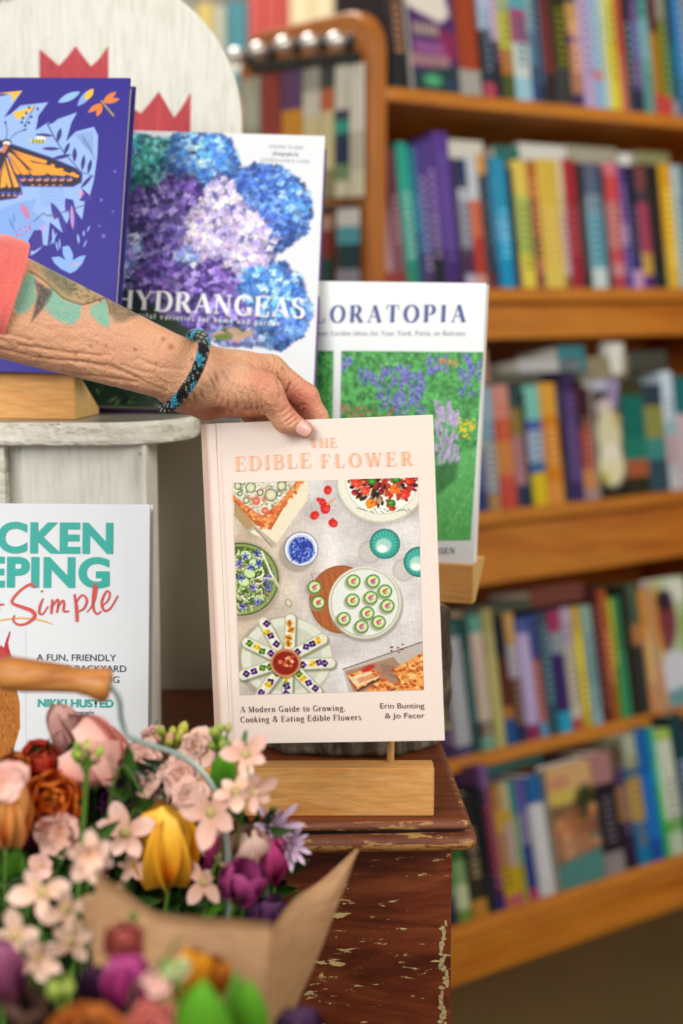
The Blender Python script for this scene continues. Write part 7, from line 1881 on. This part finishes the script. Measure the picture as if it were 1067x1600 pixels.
def ranunculus(px, py, Y, R_, d, cols_, label, group, seed=0):
    t = flower_root('ranunculus', label, 'flower', px, py, Y, d, group); r_ = PX(R_, Y); rs_ = random.Random(seed)
    for lay in range(6):
        f = 1 - lay * .15; me_ = petal_mesh('petal', r_ * 1.25 * f, r_ * 1.25 * f, r_ * .32 * f, -r_ * .42 * f, M['petal'], .9, r_ * .03, 6, 7, .5, cols_, seed + lay)
        ring_of(t, me_, 6 if lay < 4 else 4, r_ * .05, .85 - lay * .17, lay * .6, r_ * .05 * lay, .14, seed + lay)
    stem(t); return t
def blossom(px, py, Y, R_, d, cols_, label, group, n=5, seed=0, name='blossom', pointy=1.0, tilt=1.15, ruffle=.06, layers=1, tube_=True):
    t = flower_root(name, label, 'flower', px, py, Y, d, group); r_ = PX(R_ * 1.16, Y)
    for lay in range(layers):
        f = 1 - .3 * lay; me_ = petal_mesh('petal', r_ * f, r_ * (.95 if pointy >= 1 else .2 if pointy < .65 else .56) * f, r_ * .10, r_ * .12, M['petal'], pointy, r_ * ruffle, 5, 7, .3, cols_, seed + lay)
        ring_of(t, me_, n, r_ * .04, tilt - lay * .45, seed + lay * .6, r_ * .06 * lay, .26, seed + lay, .24)
    if tube_:
        link('throat', lathe_mesh('throat', [(0, -r_ * .7), (r_ * .07, -r_ * .7), (r_ * .1, -r_ * .2), (r_ * .2, r_ * .06), (0, 0)], m_cache('throat', 'c8b070'), 10), t)
    stem(t, r=PX(4, Y) / 2); return t
_mc = {}
def m_cache(k, col):
    if (k, col) not in _mc: _mc[(k, col)] = m_plain(k + '_' + col, col, .5, .1, 80)
    return _mc[(k, col)]
def buds(px, py, Y, spread, n, cols_, label, group, seed=0, size=7):
    """sprig of small round buds on branching green stalks; px, py is its top middle"""
    t = flower_root('bud_sprig', label, 'flower', px, py + spread * 1.4, Y, (0.05, -.15, 1), group); rs_ = random.Random(seed)
    for k in range(n):
        x = PX(rs_.uniform(-spread, spread) * .8, Y); z_ = PX(rs_.uniform(spread * .2, spread * 1.4), Y); y_ = PX(rs_.uniform(-spread, spread) * .4, Y); r_ = PX(rs_.uniform(.75, 1.15) * size, Y)
        c = rs_.choice(cols_); dv = Vector((x * .9, y_, z_ + r_)).normalized()
        o_ = link('bud', lathe_mesh('bud', [(0, -r_ * 1.3), (r_ * .55, -r_), (r_, -.1 * r_), (r_ * .8, r_ * .8), (r_ * .25, r_ * 1.4), (0, r_ * 1.5)], m_cache('bud', c), 12), t, loc=(x, y_, z_)); o_.rotation_euler = dv.to_track_quat('Z', 'Y').to_euler()
        link('stalk', tube_mesh('stalk', spline([(x * .1, 0, -PX(10, Y)), (x * .5, y_ * .5, z_ * .3), (x, y_, z_ - r_)], 4), PX(3, Y) / 1.6, M['stem'], 6), t)
    stem(t, r=PX(9, Y) / 2); return t
def leaf_mesh(L, Wd, bend, cols_, seed=0): return petal_mesh('leaf', L, Wd, -Wd * .12, bend, M['leafm'], 1.15, Wd * .02, 6, 10, .12, cols_, seed)
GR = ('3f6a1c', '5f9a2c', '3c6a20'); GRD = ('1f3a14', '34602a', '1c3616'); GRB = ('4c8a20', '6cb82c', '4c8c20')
def leaf_stem(px, py, Y, L, Wd, d, cols_, label, group, bend=.2, roll=0.0):
    t = flower_root('leaf_blade', label, 'leaf', px, py, Y, d, group); l_ = PX(L, Y)
    o_ = link('leaf', leaf_mesh(l_, PX(Wd, Y), l_ * bend, cols_), t); o_.rotation_euler = (0, 0, roll); stem(t, M['stem_dk'], r=PX(5, Y) / 2); return t

PINK = ('eab09c', 'ffccc0', 'f0aaa4'); SHELL = ('e0a888', 'fad2c4', 'f0b8ac'); CREAMP = ('e4b48c', 'fcdccc', 'f4c4b4'); ORG = ('d05c1c', 'ff9238', 'ec7430'); RED = ('c83820', 'f4644a', 'd84834')
YEL = ('f0a820', 'ffcc44', 'f6b02a'); MAG = ('84204c', 'cc4488', 'a8346c'); PLUM = ('1c0c20', '4c2048', '2c1430'); PEACH = ('e8a054', 'f4b060', 'e08c50'); MAUVE = ('6c2c4c', '8c3a5c', '7a3050'); ROSE = ('a84c42', 'd87468', 'bc5c54')

# upper bouquet, back to front
tulip(192, 1212, 1.0, 130, 104, (-.80, -.34, .50), PINK, 'large open pale pink tulip leaning left under the wooden handle', GUP, .30, 3)
tulip(118, 1180, 1.012, 92, 46, (-.30, -.1, 1), ('d8a498', 'efc2b6', 'd2968e'), 'slim pale pink tulip petals standing behind the large pink tulip', GUP, .04, 5)
ranunculus(68, 1196, .99, 38, (-.1, -.8, .7), RED, 'red-orange ranunculus behind the orange ones at the left', GUP, 4)
ranunculus(80, 1252, .965, 54, (.2, -1, .35), ORG, 'big ruffled orange ranunculus below the red-orange one', GUP, 7)
ranunculus(28, 1206, .975, 34, (-.2, -1, .5), ('c8641c', 'ee8c34', 'd87428'), 'smaller bright orange ranunculus at the left edge', GUP, 9)
tulip(8, 1320, .93, 120, 76, (.05, -.15, 1), PEACH, 'peach-orange tulip cut by the left edge of the picture', GUP, .0, 2)
blossom(6, 1222, .915, 34, (.3, -.9, .3), PINK, 'blush pink blossom in front of the peach-orange tulip', GUP, 5, 4, layers=2)
ranunculus(180, 1252, .985, 42, (0, -.8, .6), PLUM, 'dark maroon ranunculus between the orange and pink flowers', GUP, 14)
buds(133, 1160, .925, 27, 16, ['9cb83c', 'b4c84c', '7ca034', 'd49c84'], 'green and pink bud sprig in front of the large pink tulip', GUP, 3)
buds(270, 1132, 1.02, 30, 16, ['b4b844', 'c8c050', '9cac3c', 'd8a08c'], 'yellow-green bud sprig to the right of the white book', GUP, 6, 8)
buds(345, 1134, .99, 27, 14, ['9cac48', '8ca43c', 'b4a85c', '7c9838'], 'green bud sprig in front of the pink book corner', GUP, 8)
for i, (x, y, Y, R_, lab) in enumerate([(228, 1186, 1.0, 28, 'shell pink ruffled blossom right of the large pink tulip'), (216, 1226, .99, 32, 'shell pink ruffled blossom above the yellow tulip, left one'), (306, 1168, 1.0, 30, 'shell pink ruffled blossom behind the wire bail'),
        (286, 1210, .99, 32, 'shell pink ruffled blossom below the yellow-green buds'), (300, 1240, .97, 26, 'shell pink ruffled blossom touching the wire bail'), (240, 1150, 1.03, 18, 'small pink blossom beside the white book edge'), (250, 1256, .99, 26, 'small cream-pink blossom just above the yellow tulip')]):
    blossom(x, y, Y, R_, (.1 * (i % 3 - 1), -1, .6), SHELL, lab, GUP, 6, i + 20, layers=3, ruffle=.12)
leaf_stem(392, 1262, .985, 112, 46, (-.12, -.1, 1), GR, 'broad green leaf beside the bottom of the pink book', GUP, .05, 1.3)
leaf_stem(345, 1236, .995, 80, 40, (.1, -.2, 1), GRB, 'bright green leaf under the green bud sprig', GUP, .1, 1.5)
blossom(384, 1178, .95, 34, (.25, -1, .25), SHELL, 'pale pink star blossom on the broad green leaf', GUP, 5, 2, pointy=.85, ruffle=.02)
blossom(368, 1236, .94, 32, (-.2, -.8, .8), CREAMP, 'pale pink star blossom right of the wire bail, upper one', GUP, 5, 5, pointy=.85, ruffle=.02)
blossom(396, 1238, .935, 36, (.5, -.8, -.1), SHELL, 'pale pink star blossom drooping right of the wire bail', GUP, 5, 7, pointy=.8, ruffle=.02)
# yellow tulip and its neighbours
tulip(258, 1380, .96, 138, 96, (.03, -.12, 1), YEL, 'bright yellow tulip in the middle of the bouquet', GUP, .0, 1)
leaf_stem(228, 1242, .955, 84, 24, (1, -.2, -.28), MAUVE, 'long mauve petal lying over the yellow tulip', GUP, .15, 1.2)
blossom(330, 1268, .945, 46, (-.5, -.9, .2), SHELL, 'pale pink star blossom between yellow tulip and wire', GUP, 5, 11, pointy=.8, ruffle=.02)
blossom(196, 1300, .94, 44, (-.1, -1, .2), SHELL, 'pale pink star blossom left of the yellow tulip', GUP, 5, 3, pointy=.85, ruffle=.03)
blossom(142, 1334, 0.845, 42, (.15, -1, .1), CREAMP, 'cream-pink blossom above the torn paper edge', GUP, 6, 8, pointy=.9, ruffle=.05, layers=2)
blossom(96, 1304, .945, 36, (-.2, -1, .4), SHELL, 'shell pink blossom below the big orange ranunculus', GUP, 6, 6, layers=2, ruffle=.1)
blossom(205, 1352, .95, 26, (.2, -.9, -.3), CREAMP, 'little cream blossom hanging beside the yellow tulip', GUP, 5, 9, pointy=.85)
blossom(318, 1378, .945, 36, (-.5, -.9, .1), SHELL, 'pale pink petals below right of the yellow tulip', GUP, 4, 12, pointy=.85)
blossom(336, 1322, .965, 30, (.4, -.9, .3), SHELL, 'pale blossom half hidden behind the wire bail', GUP, 5, 15, pointy=.85)
tulip(418, 1376, .98, 84, 66, (-.05, -.25, 1), MAG, 'magenta tulip right of the wire bail', GUP, .1, 6)
tulip(386, 1352, .97, 74, 58, (.05, -.4, 1), ('d8a49c', 'eed0bc', 'dca4a0'), 'cream and pink tulip behind the wire bail', GUP, .12, 4)
tulip(372, 1402, .925, 72, 62, (.3, -.5, 1), ('7c2858', 'b44a88', '94346c'), 'purple-pink tulip petals crossing the wire bail', GUP, .25, 8)
tulip(432, 1462, .925, 84, 70, (-.25, -.5, 1), ('2c1430', '5c2c5c', '3a1c40'), 'dark purple striped tulip at the paper edge', GUP, .05, 9)
for i, (x, y, lab) in enumerate([(428, 1290, 'white and violet spiky floret, the upper of two'), (452, 1318, 'white and violet spiky floret, the lower of two')]):
    blossom(x, y, .985, 36, (.3 + .2 * i, -.9, .3), ('b890b4', 'e4cfe0', 'c8a4cc'), lab, GUP, 9, 30 + i, name='spiky_floret', pointy=.6, tilt=.95, ruffle=0, layers=2)
tulip(330, 1362, .975, 80, 60, (0, -.2, 1), MAG, 'dark magenta tulip in shade right of the yellow tulip', GUP, .05, 13)
tulip(60, 1340, .965, 70, 50, (0, -.2, 1), MAUVE, 'dark mauve tulip between the peach tulip and pink blossoms', GUP, .05, 15)
blossom(66, 1394, 0.830, 44, (-.3, -1, .3), CREAMP, 'cream-pink star blossom with a long arm, at the left', GUP, 4, 13, pointy=.75, ruffle=.02)
blossom(104, 1420, 0.820, 42, (.4, -1, .0), CREAMP, 'cream-pink star blossom just left of the torn paper edge', GUP, 4, 16, pointy=.8, ruffle=.02)
blossom(112, 1470, 0.810, 38, (0, -1, -.2), CREAMP, 'cream-pink star blossom above the plum tulips', GUP, 4, 18, pointy=.85, ruffle=.02)
blossom(26, 1462, 0.815, 36, (-.2, -1, .2), CREAMP, 'cream-pink star blossom over the purple bloom at left', GUP, 4, 19, pointy=.85)
blossom(62, 1496, 0.800, 38, (.2, -1, -.2), CREAMP, 'cream-pink star blossom right of the purple bloom', GUP, 5, 21, pointy=.8)
blossom(66, 1352, .93, 20, (0, -1, .2), PINK, 'small dusty pink bud above the cream stars', GUP, 5, 23)
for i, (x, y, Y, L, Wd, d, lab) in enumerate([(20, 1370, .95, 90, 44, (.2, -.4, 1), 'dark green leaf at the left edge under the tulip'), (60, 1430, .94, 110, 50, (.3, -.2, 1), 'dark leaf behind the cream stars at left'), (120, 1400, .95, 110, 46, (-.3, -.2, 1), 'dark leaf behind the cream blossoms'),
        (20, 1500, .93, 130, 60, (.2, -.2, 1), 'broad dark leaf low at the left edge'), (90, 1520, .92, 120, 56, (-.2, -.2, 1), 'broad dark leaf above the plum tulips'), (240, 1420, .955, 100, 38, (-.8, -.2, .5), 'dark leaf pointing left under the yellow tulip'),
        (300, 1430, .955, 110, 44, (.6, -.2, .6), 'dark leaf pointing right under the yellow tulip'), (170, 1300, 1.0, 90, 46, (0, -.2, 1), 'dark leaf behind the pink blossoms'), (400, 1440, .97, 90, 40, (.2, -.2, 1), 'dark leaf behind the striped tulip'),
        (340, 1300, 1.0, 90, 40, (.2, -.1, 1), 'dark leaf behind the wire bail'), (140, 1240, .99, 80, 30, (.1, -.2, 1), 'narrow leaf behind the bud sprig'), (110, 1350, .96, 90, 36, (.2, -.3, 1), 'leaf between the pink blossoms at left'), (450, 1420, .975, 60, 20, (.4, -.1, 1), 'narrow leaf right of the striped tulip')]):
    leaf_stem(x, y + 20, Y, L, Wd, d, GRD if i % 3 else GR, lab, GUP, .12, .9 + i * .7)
rs = random.Random(77)
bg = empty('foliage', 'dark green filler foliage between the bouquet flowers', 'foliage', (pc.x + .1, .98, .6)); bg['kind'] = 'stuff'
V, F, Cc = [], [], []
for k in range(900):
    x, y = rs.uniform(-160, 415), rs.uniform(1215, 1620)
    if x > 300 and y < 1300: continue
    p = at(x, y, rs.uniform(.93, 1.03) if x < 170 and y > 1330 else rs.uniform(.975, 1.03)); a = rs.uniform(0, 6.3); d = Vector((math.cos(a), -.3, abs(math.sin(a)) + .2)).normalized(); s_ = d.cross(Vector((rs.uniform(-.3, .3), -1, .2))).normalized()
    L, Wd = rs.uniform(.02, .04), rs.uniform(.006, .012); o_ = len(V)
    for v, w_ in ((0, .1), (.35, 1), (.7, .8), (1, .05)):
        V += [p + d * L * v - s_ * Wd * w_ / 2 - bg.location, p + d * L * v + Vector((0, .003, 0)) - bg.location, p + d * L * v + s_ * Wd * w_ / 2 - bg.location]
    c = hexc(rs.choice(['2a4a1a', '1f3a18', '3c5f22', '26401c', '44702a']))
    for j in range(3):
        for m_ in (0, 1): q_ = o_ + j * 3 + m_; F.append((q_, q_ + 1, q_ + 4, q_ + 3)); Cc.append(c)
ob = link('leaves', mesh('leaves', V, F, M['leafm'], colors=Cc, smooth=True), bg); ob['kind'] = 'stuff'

# nearer flowers, in front of the paper
tulip(-4, 1560, 0.695, 120, 84, (.05, -.3, 1), ('6c2c50', 'a85c84', '8c4468'), 'dusty purple bloom cut by the left edge, near the bottom', GLO, .0, 2)
ranunculus(197, 1470, 0.725, 37, (0, -1, .25), ROSE, 'dusty rose ranunculus in front of the paper wrap', GLO, 5)
tulip(206, 1575, 0.715, 104, 74, (-.1, -.25, 1), ('8c2460', 'c2468e', 'a83478'), 'shiny magenta tulip bud below the dusty rose ranunculus', GLO, -.05, 5)
tulip(148, 1575, 0.730, 84, 54, (.05, -.25, 1), PLUM, 'nearly black plum tulip left of the magenta bud', GLO, -.03, 6)
tulip(40, 1600, 0.725, 70, 60, (.2, -.5, 1), ('4c3030', '8c6a5c', '6c4c44'), 'faded brown-pink bloom at the bottom left', GLO, .3, 7)
tulip(292, 1556, 0.725, 96, 62, (.25, -.35, 1), ('c8741c', 'f2a31c', 'e08c24'), 'orange-yellow tulip in front of the paper wrap', GLO, .05, 8)
tulip(322, 1556, 0.735, 80, 50, (.3, -.3, 1), ('b4601c', 'dc8420', 'c07028'), 'darker orange tulip behind the orange-yellow one', GLO, .05, 10)
ranunculus(134, 1652, 0.675, 78, (.1, -.75, 1), ('d07838', 'e8984c', 'dc8a48'), 'wide orange bloom cut by the bottom edge', GLO, 11)
blossom(236, 1612, 0.685, 40, (.1, -.9, .5), ROSE, 'dusty pink fuzzy bloom at the bottom, under the magenta bud', GLO, 7, 15, layers=3, ruffle=.12)
blossom(246, 1532, 0.695, 20, (0, -1, .4), PINK, 'little pink bud left of the green cream cluster', GLO, 5, 17, layers=2)
buds(276, 1500, 0.685, 22, 14, ['a8c078', 'c4cc94', '90b060', 'dcc8a4'], 'pale green and cream bud cluster by the orange tulips', GLO, 21, 9)
buds(92, 1530, 0.695, 18, 9, ['8ca03c', 'a4b44c', '7c8c34'], 'olive green bud cluster near the bottom left', GLO, 23, 10)
leaf_stem(236, 1530, 0.695, 110, 22, (.62, -.2, 1), GRB, 'narrow bright green blade crossing the paper wrap', GLO, .03, 1.4)
leaf_stem(325, 1660, 0.675, 165, 92, (-.03, -.2, 1), GRB, 'wide bright green leaf at the bottom, left one', GLO, .06, 1.5)
leaf_stem(392, 1660, 0.695, 165, 62, (-.0, -.2, 1), GRB, 'wide bright green leaf at the bottom, right one', GLO, .04, 1.7)
leaf_stem(356, 1620, 0.715, 120, 44, (.2, -.2, 1), GR, 'green leaf with a folded tip behind the two wide leaves', GLO, .2, 1.2)
leaf_stem(60, 1640, 0.735, 130, 70, (.1, -.2, 1), GRD, 'dark leaf low at the left behind the brown-pink bloom', GLO, .1, 1.2)
leaf_stem(180, 1650, 0.755, 150, 70, (.1, -.2, 1), GRD, 'dark leaf behind the magenta tulip bud', GLO, .1, 1.9)
leaf_stem(250, 1650, 0.745, 120, 50, (-.1, -.2, 1), GRD, 'dark leaf behind the green cream cluster', GLO, .1, 1.6)
tulip(468, 1640, 0.755, 84, 76, (.0, -.3, 1), ('24142c', '5c3060', '2c1838'), 'dark purple tulip at the bottom right of the wrap', GLO, -.02, 12)

# ------------------------------------------------------------------ print and lettering belong to the cover they are on
bpy.context.view_layer.update()
def reparent(o, p):
    mw = o.matrix_world.copy(); o.parent = p; o.matrix_parent_inverse = p.matrix_world.inverted(); o.matrix_basis = mw
for bk in (pu, hy, fl, ck, ed):
    kids = list(bk.children); fc = next(k for k in kids if k.name.startswith('front_cover'))
    for k in kids:
        if any(w_ in k.name for w_ in ('lettering', 'picture', 'photograph', 'underline')): reparent(k, fc)
bb = next(k for k in ch.children if k.name.startswith('back_board'))
for k in list(ch.children):
    if k.name.startswith('painted_crown'): reparent(k, bb)
